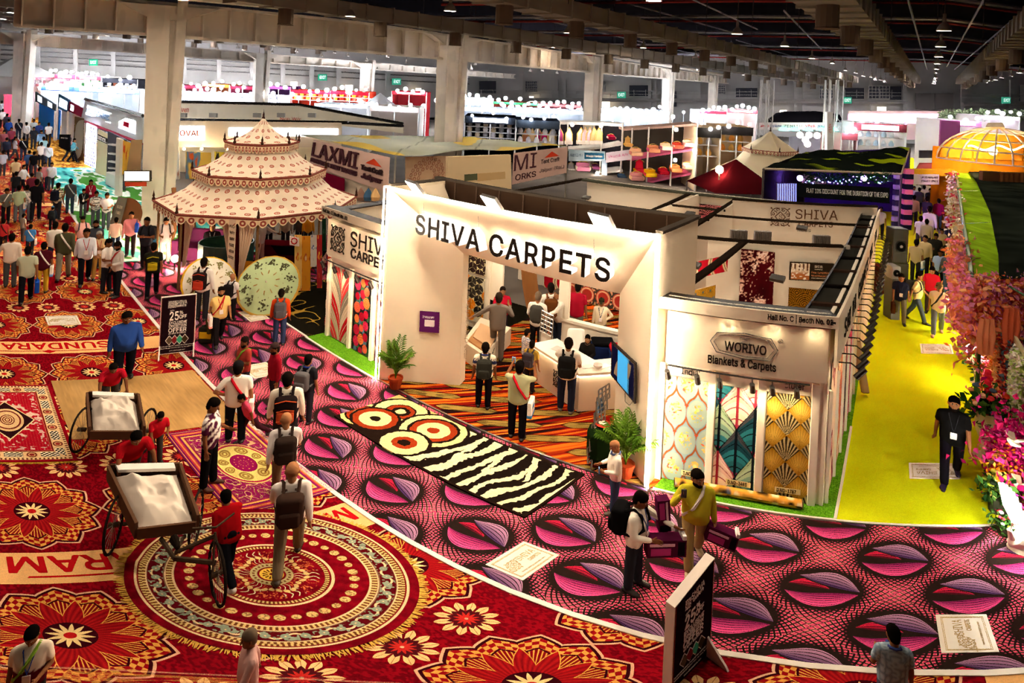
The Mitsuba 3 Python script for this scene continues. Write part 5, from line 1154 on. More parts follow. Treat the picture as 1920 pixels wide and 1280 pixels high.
person(455, 752, 122, -60, 'man in a brick red polo shirt with a green sash talking on the purple carpet', 'a03a34', '2a2830', 'fold', 'short', '1a1210', 2, acc=(('sash', '7aa83a'),), near=True, beard='14100e')
person(512, 770, 128, -70, 'man in a maroon shirt and dark cap in the standing group', '8a1424', '2a2228', 'stand', 'long', '1a1210', 2, acc=(('cap', '3a2a2a'),), near=True, beard='16100e')
person(572, 792, 128, 150, 'man in a black tee with a grey shoulder bag, right of the maroon shirt', '24242a', '2a2a34', 'stand', 'short', '120e0c', 1, acc=(('backpack', '5a585c'), ('collar', '2a3a8a')), near=True)
person(523, 646, 105, 178, 'man in an orange-red shirt with a grey backpack in front of the green umbrella', 'c8401c', '2c3a5c', 'stand', 'long', '15100d', 2, acc=(('backpack', '4a484e'), ('sash', 'e8e0dc')), near=True)
person(410, 644, 108, 10, 'bearded man in a yellow tee with a white bag beside the standing sign', 'e8c87c', '1a1618', 'walk', 'short', '120e0c', 1, acc=(('sash', 'b8202a'), ('lanyard', 'b8202a'), ('tote', 'f4ece8', 'e89a94'), ('handbag', '3a3418', 1)), near=True, beard='14100e')
person(377, 600, 118, 160, 'man in a white shirt with a large black and red backpack beside the white umbrella', 'efe8e2', '2a2a30', 'stand', 'long', '14100e', 2, acc=(('backpack', '241a1a', 'b83a2a'),), near=True)
person(432, 600, 88, 150, 'bald man in a white shirt and black bag straps between the two umbrellas', 'e2dcdc', '1c1a1e', 'stand', 'short', None, 3, acc=(('backpack', '1e1a1c'),), near=True)
person(232, 718, 136, 8, 'heavy man in a royal blue shirt and black trousers walking down the red carpet', '28458c', '12121a', 'big', 'long', '120e0c', 2, '120e0c', (('belt', '0c0a0a'), ('badge', 'x')) if False else (('belt', '0c0a0a'),), True, wide=1.2)
 # on the stand
person(905, 764, 122, 178, 'man in a cream tee with navy bands and a black backpack inside the stand entrance', bands('efe0c8', ((1.24, 1.33, '24284a'), (1.36, 1.38, '24284a'))), '14121a', 'stand', 'short', '130e0c', 2, acc=(('backpack', '2a2a26'), ('collar', '2a3060')), near=True, wide=1.1)
person(968, 822, 146, 170, 'man in an olive shirt with a red bag strap taking a photo inside the stand', 'a8aa84', '15131a', 'photo', 'short', '100c0b', 2, acc=(('sash', 'c01c28'), ('tote', 'f2ebe6', '3a7ab8'), ('phone', '7aa8d8', 0)), near=True, wide=1.08)
person(992, 735, 96, 160, 'man in a yellow shirt leaning to the counter with a dark bag', 'd8b048', '2a2630', 'reach', 'short', '1a1412', 3, acc=(('backpack', '4a444c'),), near=True)
person(984, 708, 92, 120, 'man in a white checked shirt at the end of the counter', fine('f0e8e0', '8a90a8', 15, 'check'), '2a2a34', 'stand', 'short', '1c1512', 3, acc=(), near=True)
person(1060, 772, 138, 176, 'man in a white tee with a black backpack standing at the white counter', 'f0e8da', '232a40', 'reach2', 'short', '1c1512', 3, '6a6258', (('backpack', '1c1c1c'),), True, wide=1.08)
person(1098, 722, 96, -8, 'woman with long black hair in a black jacket behind the white counter', '1c1a1a', '14121a', 'girl', 'long', '0d0908', 3, acc=(('collar', '4a3a34'),), near=True)
person(930, 676, 128, 176, 'man in a grey long-sleeved shirt resting his hand on the ramp inside the stand', '7a7068', '6a6058', 'prop', 'long', '2a201a', 1, acc=(), near=True)
person(938, 640, 104, 10, 'man in a red shirt facing the man in grey deep inside the stand', 'b01830', '2a2430', 'fold', 'short', '1a1210', 1, acc=(), near=True)
person(1004, 664, 118, 165, 'man in a dark grey vest over a white shirt inside the stand', 'ece6de', '1a181c', 'lookdown', 'long', '6a5a4c', 3, acc=(('vest', '4a4844'), ('handbag', '1a181a', 0)), near=True)
person(1028, 652, 122, 185, 'man in a white shirt with a brown leather backpack inside the stand', 'f0ebe2', '3a4a68', 'stand', 'short', '1a1412', 2, acc=(('backpack', '6a3c20'),), near=True)
person(1046, 658, 118, -60, 'grey-haired man in a white shirt beside the brown backpack', 'f4eee4', '2a3448', 'reach', 'long', '4a4038', 3, acc=(), near=True)
person(1078, 646, 116, 170, 'man in a red staff tee behind the inner window', 'b01c34', '6a6a60', 'reach', 'short', '1a1412', 1, acc=(), near=True)
person(1124, 652, 94, -5, 'man in a cream cardigan with a lanyard behind the inner window', 'e8dcc0', '6a6a64', 'hips', 'long', '1a1410', 1, acc=(('cap', '2a2a1c'), ('lanyard', '2a3a6a')), near=True)
for u, h, tx, lab in ((1322, 'f0e8e0', 170, 'man in a white shirt seen over the right wing roof'), (1340, '5a5a68', 190, 'man in a grey shirt and white mask seen over the right wing roof'), (1440, 'c01c3c', 0, 'young man in a red tee in front of the dark red blossom carpet')):
 p = S3({1322: -4.75, 1340: -4.35, 1440: -3.0}[u], {1322: 14.2, 1340: 14.4, 1440: 14.2}[u], 0); person(u, 0, 112 if u < 1400 else 108, tx, lab, h, '2a2a34', 'stand', 'short', '120e0c', 1, ground=p)
  # red-shirted carters
person(205, 772, 104, 6, 'carter in a red tee pushing the rear cart of white bundles', 'b0182a', '3a3634', 'push', 'short', '120e0c', 2, acc=(), near=True, wide=1.15)
person(290, 868, 104, 20, 'carter in a red tee bending behind the rear cart', 'c01a28', '3a3634', 'lean', 'short', '120e0c', 2, acc=(), near=True)
person(240, 930, 142, 12, 'carter in a red tee pushing the front cart from behind', 'a8141e', '3a3832', 'push', 'short', '0e0b0a', 2, acc=(), near=True, wide=1.12)
person(428, 1080, 146, 200, 'carter in a red long-sleeved shirt hauling the front cart by its shafts', 'a01018', '14141a', 'pull', 'long', '0c0a09', 2, 'e8e0d8', (), True, wide=1.08)
 # beside the wing
person(1150, 958, 134, -75, 'balding man in a white shirt and jeans reading his phone at the stand entrance', 'f0e6d8', '3a4a64', 'read', 'long', None, 3, '5a4a3c', (('phone', '6a9ad8', 0), ('collar', '5a6a9a')), True, wide=1.1)
person(1186, 1102, 184, 75, 'man in a white shirt with a black backpack holding printed boxes', 'efe9dc', '2a2f38', 'reach2', 'long', '120e0c', 2, '2a2624', (('backpack', '121214'), ('lanyard', '3a4a8a')), True, wide=1.08)
person(1300, 1058, 180, 12, 'man in a lime yellow shirt and khaki trousers talking on his phone', 'b8ac2c', 'a08a58', 'callwalk', 'long', '120e0c', 1, 'c8b088', (('sash', 'e0d4cc'), ('phone', '15151a', 1)), True, wide=1.1, beard='120e0c')
person(1782, 904, 163, 4, 'man in a black polo shirt with a badge walking down the yellow carpet', '141416', '15131c', 'walk', 'short', '0c0a09', 1, '241a4a', (('lanyard', '2a2a30'),), True, beard='14100e')
 # right aisle
person(1686, 604, 92, 5, 'man in a navy shirt and grey trousers with a brown bag on the yellow carpet', '22263a', '6a6250', 'walk2', 'short', '120e0c', 1, acc=(('lanyard', '2a3050'), ('handbag', '4a2a1c', 1)), near=True)
person(1718, 603, 94, 80, 'man in a beige tee with a grey backpack walking right on the yellow carpet', 'e0c490', '4a5668', 'walk', 'short', '120e0c', 1, acc=(('backpack', '4a4a44'),), near=True)
person(1744, 588, 90, 0, 'man in a bright red kurta on the yellow carpet', 'd82438', '3a2a30', 'lookdown', 'short', '120e0c', 1, acc=(), near=True)
person(1757, 628, 99, 2, 'man in a cream tee, jeans and patterned cap nearest on the upper yellow carpet', 'ead8b4', '6a7488', 'walk', 'short', '1a1410', 1, 'c89a8a', (('cap', '6a5a34'), ('sash', '2a2a2a')), True)
RIGHT = [(1760, 545, 78, 0, 'a8c0e8', '1a1a1e', 'phone', 'light blue shirt'), (1778, 560, 94, 190, '5a5e68', '4a5a70', 'walk', 'dark grey jacket'), (1752, 510, 74, 10, '2c2c28', '1a1a1c', 'read', 'black jacket'), (1732, 520, 80, -20, 'd0b88a', '1c1a1c', 'stand', 'beige kurta, looking left'), (1715, 530, 82, 170, 'cab48a', '2a2a2c', 'stand', 'cream kurta with a blue and white bag'),
 (1735, 478, 68, 180, 'b8a890', '2a2a2c', 'stand', 'grey shirt by the loudspeakers'), (1724, 470, 66, 180, 'e8dcd8', '3a3438', 'stand', 'white shirt by the loudspeakers'), (1740, 462, 76, 185, 'f0e0e8', 'e8dce0', 'walk', 'long white kurta'), (1764, 488, 60, 0, 'b8a070', '2a2a2c', 'stand', 'khaki shirt'), (1758, 430, 58, 182, '9a1c50', '5a7088', 'walk', 'magenta shirt'),
 (1778, 452, 56, 10, 'd8b8c0', '2a2a34', 'stand', 'pale pink shirt by the flower edge'), (1712, 425, 60, 175, 'd8a0a8', '2a2438', 'stand', 'pink shirt with a bag strap'), (1736, 430, 62, 180, '3a3444', '201c2c', 'stand', 'dark coat'), (1704, 410, 52, 0, 'd8d8d8', '24242c', 'stand', 'pale shirt by the striped post')]
for i, (u, v, h, t, c, tr__, po_, d) in enumerate(RIGHT):
 person(u, v, h, t, f'visitor in {"a " if d[0] not in "aeiou" else "an "}{d} in the crowded right aisle', c, tr__, po_, 'long' if i % 2 else 'short', '15100e', i % 4, acc=(('tote', 'e8ecf4', '3a7ac8'),) if i == 4 else ())
rng = np.random.default_rng(11)
FAR = [(1712, 398), (1722, 402), (1731, 396), (1742, 404), (1750, 398), (1760, 402), (1718, 384), (1729, 382), (1739, 386), (1748, 382), (1756, 388), (1735, 372), (1745, 370), (1724, 372)]
for i, (u, v) in enumerate(FAR): person(u, v, 40 + (v - 370) * .35, [0, 180, 175, 10, 190, 0][i % 6], 'visitor far up the crowded right aisle', ['e0dcd4', '6a6460', 'd8c8b8', '3a3c44', 'a8a8a4', 'b87a70'][i % 6], '1e1c30', ['stand', 'walk', 'phone'][i % 3], 'short', '120e10', i % 4, group='crowd far up the right aisle')
for i in range(16): person(1735 + (i % 8) * 9 + rng.uniform(-2, 2), 288 + (i // 8) * 10 + rng.uniform(-2, 2), 24, [0, 180][i % 2], 'visitor at the far end of the right aisle under the pink canopy', ['e8e0d8', 'c8b8a8', '3a3a44', 'b04050', '4a6a4a'][i % 5], '2a2830', 'stand', 'short', '120e10', i % 4, group='visitors at the far end of the right aisle')
 # left aisle crowd: (foot u, v, height, turn, shirt, trousers, pose, sleeve, description, extras)
LEFT = [(10, 418, 66, 0, '6a6e68', '1c1c20', 'read', 'long', 'grey-green shirt with a white sash at the left edge', (('sash', 'e8e4e0'),)), (33, 417, 70, 170, 'b8d0ac', '6a7078', 'stand', 'short', 'pale green shirt with a white bag', (('tote', 'efece8', '3a7ac0'),)), (48, 415, 69, 180, fine('e4e0da', '6a6a70', 14, 'check'), '6a707c', 'stand', 'short', 'checked white shirt with bag straps', (('sash', 'efe8e4'), ('tote', 'efece8', 'c83a3a'))),
 (66, 414, 79, 178, '15151a', '1c1c22', 'walk', 'short', 'black shirt with back turned', ()), (106, 412, 70, 150, fine('efe4c8', '3a3428', 9), '2a2a30', 'stand', 'short', 'cream striped tee with a black bag', (('backpack', '1a1e2a'),)), (130, 400, 66, 176, '4a4e52', '3a4a60', 'stand', 'short', 'charcoal shirt with a pale sash on the teal carpet', (('sash', 'c8ccc8'), ('tote', 'd8dcdc'))),
 (155, 407, 54, 0, '1a1a1c', '4a4a50', 'lookdown', 'short', 'black polo with a white lanyard', (('lanyard', 'e8e8e8'),)), (168, 398, 62, 0, '9c1c30', '7a1828', 'lady', 'long', 'red kurta dress', (('lanyard', 'e8e0e0'),)), (178, 425, 68, 10, fine('d8d4d0', '3a3a40', 18, 'v'), '4a4e58', 'read', 'short', 'vertically striped shirt', ()), (198, 430, 70, -10, 'd8d0dc', '4a4c58', 'read', 'short', 'pale lilac shirt looking down', (('belt', '1a1a1c'),)),
 (97, 434, 48, 170, '1a2230', '1a1c22', 'stand', 'long', 'dark jacket and blue cap', (('cap', '3a6a9a'), ('backpack', '1c2024'))), (42, 452, 52, 120, '9a9690', '4a4a4e', 'stand', 'short', 'grey shirt behind the blue shirt', ()), (5, 470, 60, 160, 'b8343a', '1a1618', 'stand', 'short', 'red shirt with a dark strap at the left edge', (('sash', '2a1a1a'),)), (55, 480, 60, 176, '3c78b8', '2a2c34', 'stand', 'short', 'blue shirt with a white sash', (('sash', 'efe8e8'), ('tote', 'efe8e8', '3a7ac0'))),
 (18, 538, 101, 170, 'e8dcd0', '4a4e50', 'phone', 'long', 'cream shirt holding a phone to the ear', (('tote', 'efe8e0', 'c82a3a'),)), (48, 566, 105, 180, 'b4bca4', '14141a', 'walk', 'short', 'pale green tee carrying a blue bag', (('handbag', '1c4ab0', 1),)), (78, 549, 95, 175, '4a1420', 'c8a02c', 'reach', 'short', 'maroon shirt and yellow trousers', (('sash', 'efe8e0'), ('tote', 'efeae4', '6a9ad8'))), (100, 504, 89, 172, 'e6e2da', '1c2030', 'walk', 'long', 'white shirt and dark jeans with back turned', ()),
 (118, 523, 105, 176, '4a4a34', '7a7468', 'walk', 'long', 'olive shirt with a white sash', (('sash', 'dcd8d0'),)), (152, 482, 78, 5, 'd8a8a4', '3a3840', 'lookdown', 'short', 'pink shirt with backpack straps', (('backpack', '2a2a3a'),)), (158, 532, 105, 4, 'd8dcE8'.lower(), '14141a', 'walk', 'long', 'white shirt and black trousers facing the camera', (('lanyard', 'b8303a'),)), (176, 502, 90, 0, '3a3e48', '2a2a30', 'stand', 'short', 'dark grey shirt, bearded, behind the white shirts', ()),
 (182, 525, 93, 8, 'c0a078', 'c8a050', 'fold', 'short', 'tan uniform shirt and grey hair', (('lanyard', 'b03040'),)), (198, 548, 102, 60, 'efe8e2', '22222a', 'read', 'short', 'white tee reading a phone', (('handbag', '16141a', 1),)), (218, 556, 105, -60, 'cfcac6', '1a1a20', 'bent' if False else 'lookdown', 'long', 'grey shirt with a big beard', (('sash', 'a83a40'),)), (215, 477, 70, 178, 'dcc0b0', '2a3448', 'stand', 'long', 'peach shirt with back turned', ()), (243, 480, 84, -5, 'e08a90', '2a1c1e', 'phone', 'long', 'pink shirt by the column base', (('handbag', '2a4ab0', 0),)),
 (272, 506, 100, -30, '2a2c34', '1c1a20', 'fold', 'short', 'dark shirt carrying a child', (('backpack', '1a1a1c'),)), (308, 494, 88, 5, 'e8e4e4', 'a8a4a8', 'read', 'short', 'white shirt by the bright lamp', (('backpack', '2a2a2c'),)), (284, 556, 102, 178, '24241e', '14141a', 'walk', 'short', 'black tee with a black and yellow backpack', (('backpack', '24241a', 'b8a020'),))]
for u, v, h, t, c, tr__, po_, sl, d, ac in LEFT:
 gh = {'tan uniform shirt and grey hair': '8a8680'}.get(d, '120e0c')
 person(u, v, h, t, f'visitor in {"an" if d[0] in "aeiou" else "a"} {d}, left aisle', c, tr__, po_, sl, gh, int(u) % 4, acc=ac, near=v > 440, beard='120e0c' if 'beard' in d else None)
person(268, 470, 44, -20, 'child in a yellow-green top held by the man in the dark shirt', 'c8d870', '3a4a6a', 'stand', 'short', '120e0c', 3)
FARL = [(76, 312, 'd8d4cc', 180), (89, 315, 'e4e4e8', 180), (80, 300, 'a8d8e0', 180), (76, 286, '8ab8e0', 0), (82, 356, 'd88a94', 5), (95, 356, 'e4e4ee', 5), (28, 346, 'd8c098', 170), (53, 330, '3a5a90', 180), (62, 332, '16161a', 180), (42, 361, 'dcdcdc', 60), (28, 376, '202226', 180), (58, 379, '6a2838', 180), (72, 366, 'a8a8a4', 120),
 (43, 300, '18181c', 180), (27, 300, 'c8ccd4', 100), (11, 302, '2a3040', 180), (62, 279, '2c3038', 0), (48, 269, 'd0d0d0', 180), (90, 270, 'e0e4e4', 180), (15, 262, '24489a', 180), (4, 330, 'c0d0e0', 180), (137, 304, '5ab0c0', 80), (129, 302, 'd8a0a0', 60), (6, 286, '8a4a50', 0), (20, 280, '7a3040', 0), (34, 262, '1c2028', 180), (62, 262, 'b0b4b0', 0), (72, 268, '2a3a70', 0), (12, 250, '4a4a58', 180), (24, 246, 'b8a040', 180), (4, 240, 'c8c8c8', 180), (34, 236, '2c3444', 180), (14, 228, 'd0d0d8', 0), (2, 222, 'a8b0c0', 180), (24, 218, 'c8c4c0', 0), (10, 208, 'd0d8e8', 0), (20, 202, '303440', 180), (6, 196, 'c0c8d8', 180), (29, 212, 'b8bcc8', 180), (40, 226, '8a98a8', 180), (31, 226, 'e0e0e8', 0), (40, 248, 'c8a040', 0)]
names2 = {}
for i, (u, v, c, t) in enumerate(FARL):
 l = lin(c); lum = float(l.mean()); nm = 'white or pale' if lum > .5 else 'dark' if lum < .06 else 'coloured'
 person(u, v, 52 - (356 - v) * .135, t, f'visitor in a {nm} shirt in the dense far left aisle crowd', c, ['1c1c22', '2a3040', '3a3a40'][i % 3], ['stand', 'walk', 'walk2', 'lookdown'][i % 4], ['short', 'long'][i % 2], '120e0c', i % 4, group=f'{nm} shirts in the far left crowd', acc=(('sash', 'e0dcd8'),) if i % 4 == 1 else ())
  # ---------------------------------------------------------------- neighbouring stalls
def qn(Q):
 n = np.cross(Q[1] - Q[0], Q[3] - Q[0]); return n / np.linalg.norm(n)
def tq(parent, txt, Q, s0, s1, t0, t1, m, bold=False, glow=None, off=.012, name='lettering'):
 """lettering on the board Q (bl, br, tr, tl), filling s0..s1 by t0..t1"""
 Q = [np.asarray(q, float) for q in Q]; k = (txt, bold)
 if k not in TEXTS: TEXTS[k] = text_mesh(txt, 1., 1., bold)
 v = np.array(TEXTS[k].vertices); lo, hi = v.min(0), v.max(0)
 s = s0 + (s1 - s0) * (v[:, 0] - lo[0]) / (hi[0] - lo[0]); t = t0 + (t1 - t0) * (v[:, 1] - lo[1]) / (hi[1] - lo[1])
 p = bil(Q)(s, t) + qn(Q)[None] * (off * (.3 + v[:, 2:]))
 return part(parent, name, (p, np.array(TEXTS[k].faces)), m, glow=glow, weight=None if glow is None else .02)
def sub(Q, s0, s1, t0, t1, off=.01):
 Q = np.asarray(Q, float); f = bil(Q); return list(f(np.array([s0, s1, s1, s0]), np.array([t0, t0, t1, t1])) + qn(Q) * off)
def PQ(pts): return [P(u, v, y) for u, v, y in pts]
def board(parent, name, pts, m, t=.05, **kw): return part(parent, name, slab(PQ(pts) if len(pts[0]) == 3 and np.max(np.abs(pts)) > 90 else pts, t), m, **kw)
def lampball(parent, p, r, glow, name='lamp', w=.02):
 return part(parent, name, trimesh.creation.icosphere(1, r).apply_translation(p), WHITE_, glow=glow, weight=w)
COOL = np.array([.80, .90, 1.0])
 # -- tiered tent
TC = np.array([-9.75, 26.4])
def tent_print(base, ink, f=1.0):
 def fn(p, n, uv):
  a, h = uv.x / .42, uv.y / .40
  j = dr.floor(h); a = a + .5 * (j - 2 * dr.floor(j / 2)); x, y = a - dr.floor(a) - .5, h - j - .5
  r = dr.sqrt(x * x + y * y)
  c = mix(C3(base), C3(ink), band(r, .17, .04, .03)); c = mix(c, C3(ink), 1 - smoothstep(.05, .09, r))
  return c
 return fn
pmat('tent_cloth', tent_print('ead9c4', 'b0604c'))
pmat('valance_cloth', lambda p, n, uv: mix(C3('ecd6b2'), C3('9c4a40'), dr.maximum(band(fr(uv.x / .32) - .5, 0., .35, .05) * band(dr.sqrt(dr.square((fr(uv.x / .32) - .5) * .32) + dr.square(uv.y + .18)), .07, .02, .02), smoothstep(-.07, -.05, uv.y))))
pmat('tent_plain', lambda p, n, uv: mix(C3('d8c8a8'), C3('e4d6b8'), noise(p.x * 3, p.z * 3)))
def oct_tier(k, c, rot0, prof, m, nsub=6, n=8, name='roof_tier'):
 """polygonal roof tier from profile [(r, z)...] top to bottom with straight sides"""
 vs, uv, f = [], [], []; cols = n * nsub; N_ = round(2 * PI * (prof[0][0] * .3 + prof[-1][0] * .7) / .5); sl, lr, lz = 0., *prof[0]
 for r, z in prof:
  sl += math.hypot(r - lr, z - lz); lr, lz = r, z
  for i in range(cols + 1):
   q, s = divmod(i, nsub); a0, a1 = rot0 + q * 2 * PI / n, rot0 + (q + 1) * 2 * PI / n; s /= nsub
   x = r * (math.cos(a0) * (1 - s) + math.cos(a1) * s); y = r * (math.sin(a0) * (1 - s) + math.sin(a1) * s)
   vs.append((c[0] + x, c[1] + y, z)); uv.append((i / cols * N_ * .42, sl))
 w = cols + 1
 for j in range(len(prof) - 1):
  for i in range(cols): f.append((j * w + i, (j + 1) * w + i, (j + 1) * w + i + 1, j * w + i + 1))
 return part(k, name, (np.array(vs), np.array(f)), m, smooth=True, uv=np.array(uv))
def valance(k, c, rot0, r, z, n=8, per=8, h=.34):
 vs, uv, f = [], [], []; cols = n * per * 4
 for i in range(cols + 1):
  q, s = divmod(i, per * 4); a0, a1 = rot0 + q * 2 * PI / n, rot0 + (q + 1) * 2 * PI / n; s /= per * 4
  x = r * (math.cos(a0) * (1 - s) + math.cos(a1) * s); y = r * (math.sin(a0) * (1 - s) + math.sin(a1) * s); d = h * (.55 + .45 * abs(math.sin(PI * i / 4)))
  L_ = i * 2 * r * math.sin(PI / n) / (per * 4)
  vs += [(c[0] + x, c[1] + y, z), (c[0] + x * 1.005, c[1] + y * 1.005, z - d)]; uv += [(i * .08, 0), (i * .08, -d)]
 for i in range(cols): f.append((2 * i, 2 * i + 1, 2 * i + 3, 2 * i + 2))
 return part(k, 'valance', (np.array(vs), np.array(f)), 'valance_cloth', uv=np.array(uv))
def finial(k, p, s=1.): return part(k, 'finial', lathe([(.001, 0), (.05 * s, .02), (.06 * s, .08), (.03 * s, .14), (.045 * s, .2), (.015 * s, .3), (.001, .36 * s + .05)], 8, p), mat('3a241c'))
tent = thing('tiered_tent', 'three-tiered cream tent with printed medallions, scalloped edges and finials', 'tent')
r0 = math.radians(200)
for prof, zv, rv in (([(.05, 5.85), (.22, 5.62), (.5, 5.34), (.9, 5.08), (1.38, 4.94)], 4.94, 1.38), ([(1.15, 4.95), (1.25, 4.6), (1.55, 4.28), (2.0, 4.0), (2.48, 3.84)], 3.84, 2.48), ([(2.2, 3.85), (2.3, 3.5), (2.7, 3.12), (3.2, 2.86), (3.75, 2.68)], 2.68, 3.75)):
 oct_tier(tent, TC, r0, prof, 'tent_cloth'); valance(tent, TC, r0, rv, zv)
 for i in range(8):
  a = r0 + i * PI / 4; finial(tent, (TC[0] + rv * math.cos(a), TC[1] + rv * math.sin(a), zv))
 part(tent, 'border_braid', tube([(TC[0] + rv * 1.004 * math.cos(r0 + i * PI / 4), TC[1] + rv * 1.004 * math.sin(r0 + i * PI / 4), zv) for i in range(9)], .045, 5), mat('8a4a40'))
finial(tent, (TC[0], TC[1], 5.8))
MAROON = mat('5a0c1c')
def drape(k, u, v0, v1, wpx0, wpx1, y, m, name='curtain', lean=0.):
 """pleated curtain gathered towards its foot"""
 def fn(s, t):
  c0, c1 = P(u, v0, y), P(u + lean, v1, y); w0, w1 = wpx0 * y / FOCAL, wpx1 * y / FOCAL
  w = w1 + (w0 - w1) * t ** 1.5; x = c1[0] + (c0[0] - c1[0]) * t + (s - .5) * w
  return np.stack([x, y + .06 * np.sin(s * 34), c1[2] + (c0[2] - c1[2]) * t], 1)
 return part(k, name, grid(30, 10, fn)[0], m, smooth=True)
for i in range(8):
 a = r0 + i * PI / 4; q = TC + 3.55 * np.array([math.cos(a), math.sin(a)]); part(tent, 'pole', tube([(*q, 0), (*q, 2.7)], .045, 6), mat('7a5a3c'))
YD = 23.2
drape(tent, 340, 402, 490, 16, 10, 24.6, MAROON); drape(tent, 356, 404, 500, 20, 5, 24.5, mat('e4d0bc'), lean=-12)
drape(tent, 428, 408, 532, 28, 8, YD, mat('e4d0bc'), lean=8); drape(tent, 444, 408, 530, 30, 12, YD + .1, MAROON, lean=-2); drape(tent, 466, 408, 530, 38, 6, YD, mat('ecd8c2'), lean=-18)
k = thing('hanging_notice', 'long narrow paper notice hanging between the tent curtains', 'notice'); Q = PQ([(426, 497, 22.9), (439, 503, 22.9), (443, 412, 22.9), (430, 410, 22.9)]); shape(k, slab(Q, .01), mat('d8c0a8'))
for i, s in enumerate(('NO', 'PHOTO', 'GRAPHY', 'PLEASE', 'ASK FOR', 'RATES')): tq(k, s, Q, .15, .85, .82 - i * .13, .88 - i * .13, mat('5a4038'))
 # things in and under the tent
TW = 25.5
k = thing('shop_table', 'maroon table with a black and patterned cloth under the tent', 'table')
b0 = G(548, 500); part(k, 'table_top', cbox(b0 + [.2, .5, .78], (3.2, .8, .05)), MAROON); part(k, 'front_cloth', cbox(b0 + [.2, .1, .4], (3.2, .04, .76)), mat('4a0a18')); part(k, 'draped_cloth', slab([b0 + [-.6, .02, .45], b0 + [1.2, .02, .45], b0 + [1.4, .02, .80], b0 + [-.9, .02, .8]], .02), mat('141214')); part(k, 'printed_cloth', slab([b0 + [.1, .05, .2], b0 + [1.6, .05, .2], b0 + [1.6, .05, .72], b0 + [.3, .05, .72]], .02), mat('c8a090'))
k = thing('shop_table', 'low table with an orange cloth beside the green umbrella', 'table'); b0 = G(470, 545); part(k, 'table_top', cbox(b0 + [.5, .9, .62], (2.6, .9, .05)), mat('b8781c')); part(k, 'front_cloth', cbox(b0 + [.5, .45, .3], (2.6, .04, .6)), mat('a8681c'))
k = thing('sofa', 'plum coloured sofa inside the tent', 'sofa'); b0 = P(395, 440, 27.); b0[2] = 0
part(k, 'seat', cbox(b0 + [0, 0, .3], (2.4, .9, .5)), mat('5a2448')); part(k, 'back', cbox(b0 + [0, .5, .65], (2.4, .25, .9)), mat('6a2c58')); part(k, 'arm', cbox(b0 + [-1.2, 0, .45], (.25, .95, .7)), mat('6a2c58'))
person(388, 0, 78, 0, 'man in a dark suit sitting on the plum sofa inside the tent', '201c20', '1c1a1e', 'sit', 'long', '120e0c', 1, acc=(('lanyard', 'c8c0c0'),), ground=b0 + [.3, -.55, 0])
k = thing('round_screen', 'dark green curved screen standing by the white umbrella', 'screen')
b0 = G(405, 520); part(k, 'shell', lathe([(1.0, 0), (1.0, 1.15), (.96, 1.15), (.96, 0)], 24, b0 + [0, .8, 0]), mat('2c5650', .35)); part(k, 'top', disc(b0 + [0, .8, 1.1], .98, 24), mat('16302c'))
for i, (u, v, h, c, tr__, t) in enumerate(((486, 498, 92, 'd8d4d8', 'c8a49c', 60), (502, 470, 70, '8a8a90', '1a1a1e', 10), (534, 468, 72, 'b0a090', '2a2a30', 0), (560, 466, 70, '4a4848', '2a2a2e', 170), (576, 468, 70, 'd8a030', '2a2a2c', 180))):
 person(u, v, h, t, ['shopper in a pale shirt and pink trousers leaning over the table under the tent', 'shopper in a grey shirt standing deep under the tent', 'shopper in a tan shirt under the tent', 'shopper in a charcoal shirt under the tent by the hanging textiles', 'shopper in an orange shirt under the tent'][i], c, tr__, 'reach' if i == 0 else 'stand', 'long', '120e0c', i % 4, near=i == 0)
for i, (u0, u1, v0, v1, y, c, lab) in enumerate(((552, 566, 440, 545, 23.6, ['d8a838', 'c84a2c', 'e8c070'], 'orange and yellow printed textile hanging under the tent edge'), (566, 582, 442, 545, 23.6, ['e8c890', 'b8502c', 'd8902c'], 'gold patterned textile hanging under the tent edge'), (582, 594, 440, 500, 23.4, ['c8c8d0', '3a4a8a', 'c8c0b8'], 'blue and white patterned textile hanging under the tent edge'), (594, 604, 440, 540, 23.4, ['c83a30', 'e8b040', 'a82a30'], 'red and amber textile hanging under the tent edge'), (604, 611, 410, 470, 23.0, ['1c3a2c', '2c4a38', '12281c'], 'dark green cloth hanging beside the left wing'), (612, 618, 440, 520, 22.8, ['7a1c4a', 'c86a8a', '5a143a'], 'plum folded cloth beside the left wing'))):
 k = thing('hanging_textile', lab, 'textile'); Q = PQ([(u0, v1, y), (u1, v1, y), (u1, v0, y), (u0, v0, y)])
 textile(None, None, Q, pt_abstract(c, 3.5), (.4, 1.8), px=.03, k=k)
k = thing('small_notice', 'white notice with a red no-photo ring at the textile rack', 'notice'); Q = PQ([(543, 459, 23.3), (561, 462, 23.3), (561, 446, 23.3), (543, 442, 23.3)]); shape(k, slab(Q, .01), mat('f0e4dc')); c = bil(Q)(np.array([.5]), np.array([.55]))[0]; part(k, 'red_ring', tube([c + [.1 * math.cos(t), -.02, .1 * math.sin(t)] for t in np.linspace(0, 2 * PI, 15)], .018, 5), mat('b81c24'))
